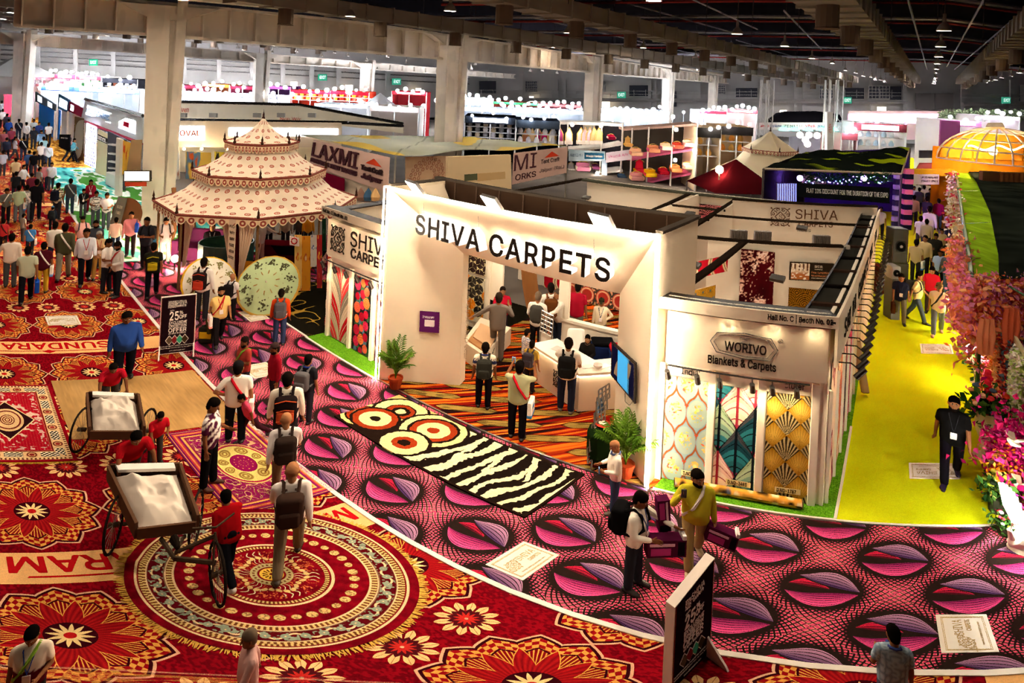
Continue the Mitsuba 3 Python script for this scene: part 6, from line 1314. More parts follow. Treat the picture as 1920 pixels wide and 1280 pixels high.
def umbrella(u, v, rpx, y, axis, label, base, edge, motif, n=10):
 k = thing('umbrella', label, 'umbrella'); c = P(u, v, y); r = rpx * y / FOCAL
 ax = unit(axis); ex = unit(np.cross(ax, [0, 0, 1.])); ey = np.cross(ax, ex)
 def at(rad, a): return c + ax * (.30 * r * (1 - (rad / r) ** 2)) + (ex * math.cos(a) + ey * math.sin(a)) * rad
 rng = np.random.default_rng(3)
 for i in range(n):
  a0, a1 = i * 2 * PI / n, (i + 1) * 2 * PI / n
  rows = [[at(r * q, a0 + (a1 - a0) * s) * 1.0 for s in (0, .33, .67, 1)] for q in (0.001, .3, .6, .85, .94)]
  V = np.array(rows).reshape(-1, 3); f = [(j * 4 + i2, j * 4 + i2 + 1, j * 4 + i2 + 5, j * 4 + i2 + 4) for j in range(4) for i2 in range(3)]
  part(k, 'canopy_panel', (V, np.array(f)), mat(base), smooth=True)
  Vb = np.array([[at(r * q, a0 + (a1 - a0) * s) for s in (0, .5, 1)] for q in (.93, 1.0)]).reshape(-1, 3); part(k, 'border', (Vb, np.array([(0, 1, 4, 3), (1, 2, 5, 4)])), mat(edge))
  part(k, 'rib', tube([at(r * q, a0) - ax * .01 for q in (.02, .5, 1.02)], .008, 4), mat('8a7a5a'))
  am = (a0 + a1) / 2; ms = []
  for _ in range(22):
   q, w = .70 + rng.normal(0, .07), am + rng.normal(0, .09); p0 = at(r * q, w) + ax * .006; ms.append(disc((0, 0, 0), .03 * r, 5)); V_, F_ = ms[-1]; ms[-1] = (p0 + ex * V_[:, :1] + ey * V_[:, 1:2], F_)
  part(k, 'printed_motif', cat(ms), mat(motif)); labels.setdefault(k + '__printed_motif', {})
  p0, p1 = at(r * .28, am) + ax * .006, at(r * .40, am) + ax * .006; part(k, 'printed_dash', tube([p0, p1], .012, 4), mat('a8742c'))
 part(k, 'ferrule', tube([c + ax * .3 * r, c + ax * (.3 * r + .1)], [.03, .012], 6), mat('d8d0c0'))
 part(k, 'stick', tube([c + ax * .25 * r, c - ax * .75 * r], .018, 5), mat('8a6a3c'))
yg = G(505, 592)[1]; umbrella(503, 535, 59, yg + .6, (.05, -.75, .6), 'open pale green umbrella with gold fringe and dark printed trees', 'b8cc9c', 'c89a3c', '4a4a34')
umbrella(393, 532, 52, G(393, 588)[1] + .5, (.62, -.6, .5), 'open white umbrella with yellow border behind the backpack man', 'e8e2d2', 'e0b02c', '8a8450')
k = thing('spool_disc', 'brown round board leaning on the near column base', 'board'); b0 = G(257, 416); part(k, 'disc', (lambda m: (np.stack([b0[0] + m[0][:, 0], b0[1] - .9 + m[0][:, 2], b0[2] + .62 + m[0][:, 1]], 1), m[1]))(lathe([(.001, 0), (.72, 0), (.72, .06), (.001, .06)], 28)), mat('7a4a34'))
k = thing('wooden_board', 'grey lettered board leaning against the near column', 'board'); Q = PQ([(205, 420, 31.2), (224, 424, 31.2), (238, 372, 31.6), (222, 368, 31.6)]); shape(k, slab(Q, .05), mat('6a6058')); tq(k, 'WELCOME', Q, .2, .8, .6, .7, mat('b8a898')); tq(k, 'STALL', Q, .25, .75, .4, .5, mat('b8a898'))
k = thing('column_floodlight', 'very bright flood light fixed on the near column above a red board', 'lamp'); Q = PQ([(232, 340, 31.3), (282, 340, 31.3), (282, 320, 31.3), (232, 320, 31.3)]); shape(k, slab(Q, .12), mat('3a3430')); part(k, 'lit_glass', (np.array(sub(Q, .04, .96, .08, .92, .02)), np.array([[0, 1, 2], [0, 2, 3]])), WHITE_, glow=(95, 68, 36), weight=2.5)
part(k, 'red_board', slab(PQ([(234, 349, 31.3), (274, 349, 31.3), (274, 341, 31.3), (234, 341, 31.3)]), .05), mat('b8402c'))
k = thing('column_board', 'tan plywood board standing against the near column', 'board'); shape(k, slab(PQ([(236, 330, 31.8), (262, 330, 31.8), (266, 262, 31.9), (246, 262, 31.9)]), .05), mat('a88c6c'))
for u, v, lab in ((327, 497, 'white glaring lamp on the purple carpet beside the tent'), (314, 462, 'white glaring lamp post lamp at the left tent corner')):
 k = thing('floor_lamp', lab, 'lamp'); p = G(u, v + 10); part(k, 'stand', tube([p, p + [0, 0, .35]], .03, 6), BLK); lampball(k, p + [0, 0, .45], .14, (90, 70, 42), 'bulb', 1.2)
k = thing('carved_post', 'twisted wooden post at the left tent corner', 'post'); b0 = G(322, 487); shape(k, tube([b0 + [.05 * math.sin(i), .05 * math.cos(i), i * .17] for i in range(18)], .09, 7), mat('9a6a44'))
 # -- cloth-roofed tent maker's stand
lx = thing('cloth_roof_stand', 'stand under a grey and yellow cloth roof with big tent maker banners', 'stall')
def cloth(u, v): return None
C_ = [P(556, 252, 39.5), P(742, 291, 34.), P(1064, 273, 42.5), P(870, 256, 52.)]
def roofz(s, t): q = bil(C_)(s, t); q[:, 2] += .10 * np.sin(s * 17) * np.sin(t * 13) - .25 * np.sin(PI * s) * np.sin(PI * t) * .6; return q
pmat('cloth_roof', lambda p, n, uv: mix(mix(C3('8f927e'), C3('b8b49a'), fbm(p.x * .35, p.y * .35)), C3('c8a840'), smoothstep(.64, .67, noise(p.x * .34 + 4, p.y * .3 + 2)) * .9) * (1 - .35 * band(fr(p.x * .26), .5, .012, .01)))
part(lx, 'roof_cloth', grid(24, 24, roofz)[0], 'cloth_roof', smooth=True)
BAN = mat('c9a9a0'); INK = mat('4a2c34')
QL = PQ([(580, 310, 38.4), (727, 361, 33.9), (731, 295, 33.9), (588, 262, 38.4)]); part(lx, 'banner', slab(QL, .02), BAN, label='left banner')
tq(lx, 'LAXMI', QL, .03, .64, .40, .92, INK, off=.12); tq(lx, 'DYEING & TENT WORKS', QL, .03, .64, .18, .33, INK, True, off=.12); tq(lx, 'Tent Craft', QL, .69, .94, .44, .60, mat('3a2a2c'), True, off=.12); tq(lx, 'Jaipur', QL, .70, .94, .15, .36, INK, True, off=.12)
Qs = sub(QL, .72, .92, .66, .86, .02); part(lx, 'tent_logo', (np.array([Qs[0], Qs[1], (Qs[2] + Qs[3]) / 2]), np.array([[0, 1, 2]])), mat('c8402c'))
QR = PQ([(960, 346, 39.5), (1062, 324, 42.), (1064, 275, 42.), (963, 287, 39.5)]); part(lx, 'banner', slab(QR, .02), BAN, label='right banner')
tq(lx, 'MI', QR, .02, .42, .42, .93, INK); tq(lx, 'ORKS', QR, .05, .42, .1, .3, INK, True); tq(lx, 'Tent Craft', QR, .5, .85, .5, .66, mat('3a2a2c'), True); tq(lx, 'Jaipur (Raj.)', QR, .48, .95, .18, .34, INK)
Qs = sub(QR, .56, .84, .7, .9, .02); part(lx, 'tent_logo', (np.array([Qs[0], Qs[1], (Qs[2] + Qs[3]) / 2]), np.array([[0, 1, 2]])), mat('c8402c'))
QM = PQ([(760, 420, 35.6), (842, 400, 36.8), (842, 292, 36.8), (760, 294, 35.6)]); part(lx, 'panel', slab(QM, .03), mat('d8b898'), label='panel with a mandala print')
cM = bil(QM)(np.array([.48]), np.array([.68]))[0]; eM = unit(QM[1] - QM[0])
for r, nn in ((.95, 24), (.72, 18), (.48, 12)):
 for i in range(nn):
  a = i * 2 * PI / nn; q = cM + eM * r * math.cos(a) + np.array([0, 0, r * math.sin(a)]) + qn(QM) * .02; part(lx, 'mandala_petal', tube([q + (eM * .10 * math.cos(t + a) * .7 + np.array([0, 0, .10 * math.sin(t + a)])) for t in np.linspace(0, 2 * PI, 8)], .018, 3), mat('a8604a'))
QB = PQ([(840, 420, 34.8), (960, 400, 36.6), (958, 290, 36.6), (840, 294, 34.8)]); part(lx, 'panel', slab(QB, .3), mat('e0c8a0'), label='plain cream box'); Qs = sub(QB, .25, .45, .62, .72); part(lx, 'small_plate', slab(Qs, .02), mat('5a6048')); Qs = sub(QB, .45, .9, .6, .72); part(lx, 'small_plate', slab(Qs, .02), mat('c8a878'))
part(lx, 'side_wall', slab(PQ([(590, 400, 38.2), (735, 440, 34.2), (735, 356, 34.2), (590, 312, 38.2)]), .05), mat('c8b8a8')); part(lx, 'doorway', slab(PQ([(600, 372, 37.6), (645, 386, 36.1), (645, 335, 36.1), (600, 320, 37.6)]), .04), mat('6a0c28'))
for u, v, y in ((742, 291, 34.), (1064, 273, 42.5), (556, 252, 39.5)): p = P(u, v, y); part(lx, 'pole', tube([(p[0], p[1], 0), p], .05, 6), mat('8a8478'))
for i, (u, c) in enumerate(((676, '8a6a5a'), (690, '3a5a7a'), (703, 'd8b078'))): one('craft_pot', lathe([(.001, 0), (.2, .02), (.28, .2), (.16, .42), (.03, .62), (.001, .66)], 12, P(u, 376, 33.4)), mat(c), f'{["brown", "blue", "tan"][i]} pointed craft pot on the ledge under the left banner', 'pot')
part(lx, 'ledge', cbox(P(690, 378, 33.4) + [0, 0, -.06], (2.2, .8, .1)), mat('b8a898'))
 # -- left aisle stalls
nw = thing('white_box_stand', 'long white box stand with red lettering on its roof walls and glowing signs', 'stall')
Q = PQ([(318, 222, 50), (646, 232, 47), (646, 192, 56), (318, 190, 56)])
part(nw, 'roof_wall', slab(PQ([(312, 224, 55), (560, 226, 55), (560, 196, 55), (312, 190, 55)]), .06), mat('ece2c8'), label='cream roof wall'); part(nw, 'roof_wall', slab(PQ([(560, 226, 55), (756, 250, 50), (756, 232, 50), (560, 196, 55)]), .06), mat('ece2c8'))
for a, b in (((312, 190, 55), (560, 196, 55)), ((560, 196, 55), (756, 232, 50)), ((312, 224, 46), (650, 230, 45)), ((650, 230, 45), (756, 236, 50))): part(nw, 'black_rim', tube(PQ([a, b]), .11, 4), BLK)
QF = PQ([(312, 276, 45), (640, 276, 44.5), (640, 230, 44.5), (312, 226, 45)]); part(nw, 'fascia', slab(QF, .1), mat('dcc8b0'))
QT = PQ([(312, 224, 54.9), (560, 226, 54.9), (560, 196, 54.9), (312, 190, 54.9)]); tq(nw, 'Non Woven', QT, -.02, .17, .42, .72, mat('c0503c')); tq(nw, 'Industries', QT, -.02, .13, .12, .38, mat('c0503c')); tq(nw, 'Non Woven', QT, .86, 1.08, .0, .2, mat('c0503c'))
for s0, s1, t0, t1, tx in ((.06, .22, .28, .8, 'OVAL'), (.36, .98, .45, .75, 'NON WOVEN FABRICS')):
 Qs = sub(QF, s0, s1, t0, t1, .03); part(nw, 'light_box', slab(Qs, .06), WHITE_, glow=COOL * 7, weight=.3); tq(nw, tx, QF, s0 + .02, s1 - .02, t0 + .15, t1 - .15, mat('c86a5a'), True, off=.06)
for u, m_ in ((330, 'e8dcc8'), (430, 'e0d0b8')): part(nw, 'post', slab(PQ([(u - 6, 345, 45), (u + 6, 345, 45), (u + 6, 276, 45), (u - 6, 276, 45)]), .1), mat(m_))
part(nw, 'back_wall', slab(PQ([(312, 360, 48), (640, 370, 47), (640, 276, 47), (312, 276, 48)]), .1), mat('e8d8b8'))
for i, (u0, u1, c) in enumerate(((348, 396, ['e8a020', 'd8602c', '6a8a9c', 'f0c050']), (402, 430, ['e8b81c', '3a3a34', 'f0d040']), (318, 336, ['e0dcd4', 'b87a60', 'f0ece4']))):
 k = thing('wall_poster', ['big orange and yellow flower poster under the glowing oval sign', 'yellow and black poster left of the tent top', 'pale poster with brown leaves beside the near column'][i], 'poster'); textile(None, None, PQ([(u0, 335, 44.2), (u1, 337, 44.2), (u1, 286, 44.2), (u0, 284, 44.2)]), pt_abstract(c, .9), (1.6, 1.8), px=.05, k=k)
for u in (343, 400, 482, 527, 585): k = part(nw, 'roof_spot', cbox(P(u, 216, 48), (.5, .3, .3)), mat('a8a49c'))
for u in (345, 378, 428, 500): lampball(nw, P(u, 279, 44.3), .1, WARM * 40, 'down_light', .2)
mc = thing('corner_stand', 'left aisle corner stand with glowing fascia, lit lattice panel and black lettered door', 'stall')
QF = PQ([(152, 222, 52), (266, 268, 39.5), (266, 218, 39.5), (160, 187, 52)]); part(mc, 'fascia', slab(QF, .1), mat('c8ccd0')); Qs = sub(QF, .08, .55, .3, .75, .04); part(mc, 'light_box', slab(Qs, .05), WHITE_, glow=COOL * 6, weight=.3); Qs = sub(QF, .68, .92, .25, .75, .04); part(mc, 'light_box', slab(Qs, .05), WHITE_, glow=COOL * 4.5, weight=.3); Qs = sub(QF, .76, .84, .4, .6, .08); part(mc, 'red_leaf', slab(Qs, .02), mat('c8283c'))
tq(mc, 'MCCL TENT FABRIC', QF, .1, .53, .4, .65, mat('9ab0d0'), True, off=.08)
part(mc, 'black_rim', tube(PQ([(160, 186, 52), (268, 217, 39.3)]), .12, 4), BLK); part(mc, 'red_edge', tube(PQ([(150, 224, 52), (266, 270, 39.5)]), .1, 4), mat('8a3040'))
QP = PQ([(158, 307, 49), (178, 316, 47), (180, 238, 47), (162, 230, 49)]); part(mc, 'lattice_panel', slab(QP, .06), mat('e8e6f4'), glow=(.9, .9, 1.2), weight=.05)
f_ = bil(QP)
for i in range(7):
 for j in range(12):
  if (i < 3 and j > 7) or (i == 3 and 5 < j < 8): continue
  q = f_(np.array([(i + .5 + .5 * (j % 2)) / 7.6]), np.array([(j + .5) / 12.4]))[0]; part(mc, 'lattice_diamond', slab([q + qn(QP) * .012 + d for d in (np.array([-.07, .05, 0]), np.array([0, 0, -.11]), np.array([.07, -.05, 0]), np.array([0, 0, .11]))], .008), mat('3a2a7a'))
QD = PQ([(178, 330, 46.), (198, 334, 44.5), (203, 252, 44.5), (184, 242, 46)]); part(mc, 'door', slab(QD, .06), mat('e8dcb8')); Qs = sub(QD, .05, .98, .78, .9, .03); part(mc, 'name_plate', slab(Qs, .02), BLK); tq(mc, 'MCCL', QD, .1, .92, .8, .88, WHITE_, True, off=.06)
part(mc, 'wall', slab(PQ([(198, 350, 44.6), (232, 380, 40), (236, 262, 40), (202, 246, 44.6)]), .08), mat('4a4a52')); part(mc, 'counter', slab(PQ([(197, 352, 42), (214, 363, 40.5), (216, 330, 40.5), (199, 322, 42)]), .8), mat('ece8e4')); part(mc, 'post', slab(PQ([(214, 400, 38.6), (222, 402, 38.4), (226, 262, 38.4), (218, 258, 38.6)]), .2), mat('e8e0d4'))
for i, v in enumerate((268, 285, 300, 312)): part(mc, 'shelf', slab(PQ([(202, v + 4, 43), (216, v + 6, 41.5), (216, v + 3, 41.5), (202, v + 1, 43)]), .3), mat('d8d4d0'))
k = thing('wall_poster', 'orange flower poster at the right end of the corner stand', 'poster'); textile(None, None, PQ([(226, 330, 38.6), (244, 318, 38.2), (246, 268, 38.2), (228, 262, 38.6)]), pt_abstract(['e88a1c', 'd8502c', 'f0b84a'], .9), (1.2, 2.), px=.05, k=k)
for i, (pts, c, g, lab) in enumerate((([(128, 208, 58), (157, 222, 53), (158, 205, 53), (130, 190, 58)], '6a1c2c', None, 'maroon fascia stall with a white round sign behind the corner stand'), ([(108, 203, 62), (128, 212, 58), (130, 188, 58), (110, 176, 62)], '3a5a7a', COOL * 4, 'blue grey stall with a glowing sign in the left aisle'), ([(66, 190, 68), (104, 208, 62), (104, 196, 62), (66, 172, 68)], '4a5660', None, 'grey fascia stall with round lamps in the left aisle'))):
 k = thing('aisle_stall', lab, 'stall'); Q = PQ(pts); part(k, 'fascia', slab(Q, .1), mat(c)); bl, br = Q[0].copy(), Q[1].copy();
 part(k, 'wall', slab([bl * [1, 1, 0] + [0, .6, 0], br * [1, 1, 0] + [0, .6, 0], br + [0, .6, 0], bl + [0, .6, 0]], .1), mat(['d8d8dc', 'dfe6ec', '2a6ac0'][i])); part(k, 'post', tube([bl * [1, 1, 0], bl], .09, 5), WHITE_); part(k, 'post', tube([br * [1, 1, 0], br], .09, 5), WHITE_)
 Qs = sub(Q, .15, .85, .2, .8, .03) if g is not None else sub(Q, .15, .35, .2, .8, .03); part(k, 'lit_sign', slab(Qs, .05), WHITE_, glow=COOL * 5, weight=.1)
 if i == 2: Qs = sub(Q, .65, .85, .2, .8, .03); part(k, 'lit_sign', slab(Qs, .05), WHITE_, glow=COOL * 5, weight=.1)
k = thing('notice_stand', 'black notice panel at the edge of the ochre carpet', 'panel'); shape(k, slab(PQ([(110, 275, 50), (131, 285, 48), (131, 252, 48), (111, 252, 50)]), .06), mat('16161a')); Q = PQ([(110, 275, 50), (131, 285, 48), (131, 252, 48), (111, 252, 50)]); tq(k, 'BRAND TENT', Q, .2, .8, .72, .8, WHITE_)
k = thing('aisle_stall', 'brown leaf-patterned wall at the end of the ochre carpet', 'stall'); textile(k, 'wall', PQ([(136, 306, 50.5), (156, 300, 50), (158, 222, 50), (140, 218, 50.5)]), pt_abstract(['6a5034', '8a6c44', '4a3420'], .7), (1.4, 3.2), px=.08)
 # ---------------------------------------------------------------- stalls further back
rng = np.random.default_rng(21)
def upright(pts): return PQ(pts)
def far_stall(u0, u1, v0, v1, y, wallc, fasc, label, lit=None, lamps=0, fas_h=.3, deep=4., sign=None, shelves=0, goods=None, posts=3):
 """a stall seen across the hall: back and side walls, fascia, posts, lit sign, lamps, shelves with goods"""
 k = thing('far_stall', label, 'stall', None)
 a, b = P(u0, v0, y), P(u1, v0, y); zt = (a[2] + b[2]) / 2; vb = P((u0 + u1) / 2, v1, y)[2]
 x0, x1 = a[0], b[0]; fh = max(.3, (zt - max(vb, 0)) * fas_h)
 part(k, 'back_wall', box(x0, x1, y + deep - .1, y + deep, 0, zt), mat(wallc)); part(k, 'side_wall', box(x0, x0 + .1, y, y + deep, 0, zt), mat(wallc)); part(k, 'side_wall', box(x1 - .1, x1, y, y + deep, 0, zt), mat(wallc))
 part(k, 'fascia', box(x0, x1, y - .06, y + .06, zt - fh, zt), mat(fasc))
 for q in np.linspace(x0, x1, posts): part(k, 'post', tube([(q, y, 0), (q, y, zt)], .06, 4), mat('d8d8d8'))
 if lit is not None:
  Q = [np.array(q) for q in ((x0 + .2, y - .08, zt - fh + .05), (x1 - .2, y - .08, zt - fh + .05), (x1 - .2, y - .08, zt - .05), (x0 + .2, y - .08, zt - .05))]
  Q = sub(Q, .12, .88, .12, .88, .03); part(k, 'lit_sign', slab(Q, .04), WHITE_, glow=np.array(lit), weight=.03)
  if sign: tq(k, sign, Q, .1, .9, .25, .75, mat('b8304a'), True, off=.05)
 for i in range(lamps):
  q = x0 + (x1 - x0) * (i + .5 + rng.uniform(-.2, .2)) / lamps; r = y * rng.uniform(.0022, .0036)
  lampball(k, (q, y - .3, zt + rng.uniform(-.1, .5)), r, np.array([.86, .92, 1.]) * rng.uniform(16, 28), w=.05)
 for j in range(shelves):
  z = max(vb, .2) + (zt - fh - max(vb, .2)) * (j + .3) / shelves; part(k, 'shelf', box(x0 + .1, x1 - .1, y + .3, y + 1.1, z - .05, z), mat('e8e8ec'))
  if goods:
   n = int((x1 - x0) / .7)
   for i in range(n):
    q = x0 + .4 + i * .7; part(k, 'ware', lathe([(.001, 0), (.2, .02), (.24, .25), (.1, .5), (.001, .55)], 7, (q, y + .7, z)), mat(goods[(i + j) % len(goods)]))
 return k
BW = np.array([.85, .93, 1.1])
FS = [(58, 102, 138, 165, 82, 'f0e4ea', 'c83a50', 'white shelved stall with red frame, far left', BW * 2.2, 4, 3, ['e8a0b0', 'f0e8e8']), (103, 142, 140, 166, 80, 'f0e8f0', 'c04058', 'white and pink stall of lit shelves, far left', BW * 2., 4, 3, ['e8d8e0', 'd8a0b0']), (143, 190, 143, 166, 80, 'f4f0f0', 'a83a48', 'pale stall with plants and lit shelves, far left', BW * 2., 5, 2, ['3a6a3a', 'e8e0e0']), (192, 258, 148, 174, 78, '1c1c20', '2a2a30', 'black stall of hanging goods, far left', None, 3, 2, ['d8a060', 'c8c8c8', '6a3a2a']),
 (78, 140, 162, 190, 72, 'dfe8f4', '3a5aa0', 'white stall with blue fascia and glaring lamps', BW * 3, 7, 0, None), (140, 205, 165, 192, 70, 'e8eef6', '4a6ab0', 'long white stall with blue band behind the corner stand', BW * 3, 7, 0, None), (206, 262, 168, 196, 68, 'e8eef4', '8aa0c8', 'bright white stall right of the blue band', BW * 3, 5, 0, None),
 (312, 378, 160, 178, 80, '6a2c34', '8a2030', 'dark red lettered stall between the near column and the tent top', None, 5, 0, None), (380, 430, 158, 176, 82, '8a4a2c', 'd88a3c', 'orange lit stall above the white box stand', (2.4, 1.4, .6), 3, 0, None), (432, 478, 162, 180, 80, '5a2030', '7a1c2c', 'plum stall above the white box stand', None, 4, 0, None), (318, 420, 174, 192, 72, 'e6ecf6', 'c8d4e8', 'white glaring stall row above the white box stand', BW * 3, 9, 0, None), (422, 520, 178, 194, 72, 'e6ecf6', '6a6a80', 'white stall row with grey fascia above the tent top', BW * 3, 9, 0, None),
 (500, 545, 162, 180, 80, '3a2040', '5a2a50', 'purple draped stall near the far columns', None, 3, 0, None), (545, 620, 170, 190, 76, 'b83a28', 'b01828', 'red framed stall with orange wares, left of the white peak tent', None, 5, 2, ['e87a2c', 'd8502c']), (620, 692, 172, 192, 76, 'a83020', 'b01828', 'red framed stall with hanging orange wares next to the white peak tent', None, 5, 2, ['e8a02c', 'c83a2c']), (735, 800, 172, 192, 78, '7a1c20', '901820', 'dark red stall right of the white peak tent', (2.2, .8, .6), 4, 0, None),
 (590, 690, 196, 214, 68, 'f0f2f6', 'd8e0ea', 'white exhibition stall with glowing letters over the tent maker roof', BW * 4, 5, 0, None), (694, 786, 200, 232, 64, 'e8dcd4', 'd8c4c0', 'cream stall with two glowing signs by the second column', BW * 5, 4, 0, None), (852, 925, 184, 200, 82, 'eef2f8', 'f4f6fa', 'long white lit stall far right of the second column', BW * 5, 6, 0, None), (925, 1010, 192, 206, 82, '6a2a20', '2a6a40', 'brown and green roofed stall below the gallery', None, 6, 0, None), (1012, 1090, 196, 210, 80, '5a2a30', '8a3a3a', 'maroon stall row under the gallery', None, 6, 0, None),
 (846, 962, 202, 226, 70, 'cfd8e6', 'aab8cc', 'grey-white stall with a row of glaring lamps', None, 9, 0, None), (964, 1095, 206, 226, 70, 'd8e0ec', 'b8c4d4', 'white stall with a long row of glaring lamps', None, 10, 0, None), (1118, 1255, 206, 226, 72, 'd8e2ee', 'c0ccda', 'white stall row with glaring lamps right of the third column', None, 11, 0, None),
 (872, 968, 219, 262, 58, '16181e', '20242c', 'black glass stall with lit white shelves', BW * 4, 3, 3, ['e8e8ee', 'd8c8b0', '8a8a90']), (968, 1050, 226, 275, 56, '1c2028', '2a3038', 'dark stall of white statues beside the black glass stall', None, 4, 2, ['e8e8ec', 'd8d8e0']),
 (1312, 1362, 208, 226, 74, 'e6e8f2', '8a2a3a', 'white stall with red fascia right of the fourth column', None, 5, 0, None), (1364, 1420, 206, 226, 76, 'ecdcd8', 'c04048', 'pale stall with lit goods left of the stage', (2.6, 2.2, 1.8), 5, 0, None), (1308, 1352, 240, 300, 50, 'd8c4a4', '201c18', 'stall of golden leaf ornaments right of the sofa racks', None, 3, 2, ['d8a040', 'e8b860', 'c8c8d0']), (1352, 1412, 238, 290, 52, 'c8a880', '1c1816', 'stall with a gold feather ornament beside the cream tent', None, 3, 2, ['e0903c', 'd8a858']),
 (1578, 1608, 250, 292, 60, 'b88a8c', '8a4048', 'rose coloured stall corner right of the stage', None, 2, 0, None), (1600, 1700, 232, 280, 60, 'f2f0f4', '7a3038', 'white lit counter stall with red fascia under the pink canopy', BW * 1.5, 4, 2, ['e8f0f8', 'c8e0f0']), (1842, 1912, 218, 244, 66, 'f0e8ec', 'd8b8c4', 'white lit stall with red cloth behind the golden dome', BW * 4, 5, 0, None), (1765, 1840, 226, 262, 64, 'f4ecf0', 'c878a8', 'pink panel stall left of the golden dome', (.9, .6, .85), 3, 0, None)]
for u0, u1, v0, v1, y, w, f, lab, lit, lm, sh, gd in FS: far_stall(u0, u1, v0, v1, y, w, f, lab, lit, lm, shelves=sh, goods=gd)
k = thing('peak_tent', 'small white pointed tent far back in the middle of the hall', 'tent'); c = P(713, 200, 70); ap = P(713, 174, 70)
part(k, 'canopy', (np.array([[c[0] + 2 * math.cos(a), 70 + 2 * math.sin(a), c[2]] for a in np.arange(8) * PI / 4] + [list(ap)]), np.array([(i, (i + 1) % 8, 8) for i in range(8)])), mat('e8e4e4')); part(k, 'mast', tube([(c[0], 70, 0), ap], .08, 5), mat('d8d4d4'))
k = thing('peak_tent', 'wide grey-white tent roof at the far left behind the crowd', 'tent'); c = P(28, 142, 80)
part(k, 'canopy', (np.array([[c[0] + 4.6 * math.cos(a), 80 + 4.6 * math.sin(a), c[2]] for a in np.arange(8) * PI / 4] + [[c[0], 80, c[2] + 2.3]]), np.array([(i, (i + 1) % 8, 8) for i in range(8)])), mat('b0aca8')); part(k, 'mast', tube([(c[0], 80, 0), (c[0], 80, c[2] + 2.2)], .1, 5), mat('d8d4d4'))
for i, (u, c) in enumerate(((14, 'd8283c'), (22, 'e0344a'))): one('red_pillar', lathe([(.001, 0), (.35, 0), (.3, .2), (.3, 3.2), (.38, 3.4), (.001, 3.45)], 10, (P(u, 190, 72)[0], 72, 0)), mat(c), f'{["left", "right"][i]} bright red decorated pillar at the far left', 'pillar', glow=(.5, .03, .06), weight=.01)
for i, (u, v, y, r) in enumerate([(u_, v_ + 97 + .047 * u_ - 97, 76, 1) for u_ in range(60, 1330, 21) for v_ in (rng.uniform(146, 172),)]):
 if 255 < u < 312: continue
 p = P(u + rng.uniform(-5, 5), v - 4 if u < 900 else v + 4, y); k = thing('stall_lamp', 'small glaring white stall lamp on a pole far across the hall', 'lamp', 'glaring lamps over the far stalls')
 shape(k, trimesh.creation.icosphere(1, y * .0030 * rng.uniform(.6, 1.3)).apply_translation(p), WHITE_, glow=np.array([.85, .92, 1.]) * 26, weight=.04); part(k, 'pole', tube([(p[0], y, 0), p], .04, 4), mat('8a8a8c'))
  # -- two-storey sofa rack
sr_ = thing('sofa_rack', 'two-storey white rack stall showing sofas and throne chairs', 'stall')
RK = [(1168, 56.), (1186, 55.), (1217, 53.5), (1262, 52.), (1308, 51.)]
def rail(us, v0s, name='deck', h=.18, m=WHITE_, dep=2.2):
 ps = [P(u, v, y) for (u, y), v in zip(us, v0s)]
 for a, b in zip(ps, ps[1:]):
  part(sr_, name, hexa([a - [0, 0, h], b - [0, 0, h], b + [0, dep, -h], a + [0, dep, -h], a, b, b + [0, dep, 0], a + [0, dep, 0]]), m)
PINK = mat('d86a90')
lv = [((241, 240, 238, 235, 231), 'top_beam'), ((296, 297, 291, 284, 277), 'deck'), ((345, 345, 340, 330, 321), 'deck')]
for vs, nm in lv: rail(RK, vs, nm, m=PINK if nm == 'deck' else mat('b8988c'))
part(sr_, 'back_curtain', slab([P(1168, 380, 60), P(1308, 350, 55), P(1308, 232, 55), P(1168, 238, 60)], .05), mat('4a443e'))
for (u, y), v in zip(RK, (241, 240, 238, 235, 231)): p = P(u, v, y); part(sr_, 'post', tube([(p[0], y, 0), p], .07, 5), mat('e0dcd8'))
RL = [(1048, 60.), (1065, 59.4), (1129, 57.5), (1168, 56.)]
rail(RL, (228, 228, 230, 232), 'top_beam', .25, WHITE_); rail(RL, (279, 279, 275, 268), 'deck'); rail(RL, (330, 330, 322, 318), 'deck')
part(sr_, 'back_curtain', slab([P(1040, 360, 63), P(1168, 360, 60), P(1168, 232, 60), P(1040, 226, 63)], .05), mat('3c3a40'))
for u, y in RL: p = P(u, 229, y); part(sr_, 'post', tube([(p[0], y, 0), p], .07, 5), WHITE_)
Q = PQ([(1066, 302, 59), (1134, 302, 57), (1134, 284, 57), (1066, 280, 59)]); part(sr_, 'sign', slab(Q, .08), mat('c8e0ea')); tq(sr_, 'HANDICRAFT', Q, .04, .4, .4, .65, mat('6a8aa0')); Qs = sub(Q, .45, .98, .2, .8, .02); part(sr_, 'blue_plate', slab(Qs, .02), mat('2a6a90')); tq(sr_, 'Wooden Furniture', Q, .5, .94, .38, .62, WHITE_, off=.06)
Q = PQ([(1136, 305, 56), (1183, 299, 54.5), (1183, 280, 54.5), (1136, 286, 56)]); part(sr_, 'sign', slab(Q, .08), mat('f0e0e8')); tq(sr_, 'Vinayak Arts', Q, .1, .9, .35, .7, mat('d86aa0'))
part(sr_, 'blue_door', slab(PQ([(1128, 330, 56.5), (1138, 330, 56.2), (1138, 300, 56.2), (1128, 300, 56.5)]), .06), mat('8a9aac'))
for u, v, y in ((1073, 234, 57), (1127, 236, 56), (1268, 243, 50), (1302, 282, 50), (1266, 300, 50.5), (1120, 325, 56)): lampball(sr_, P(u, v, y), .16, (40, 34, 28), 'lamp', .3)
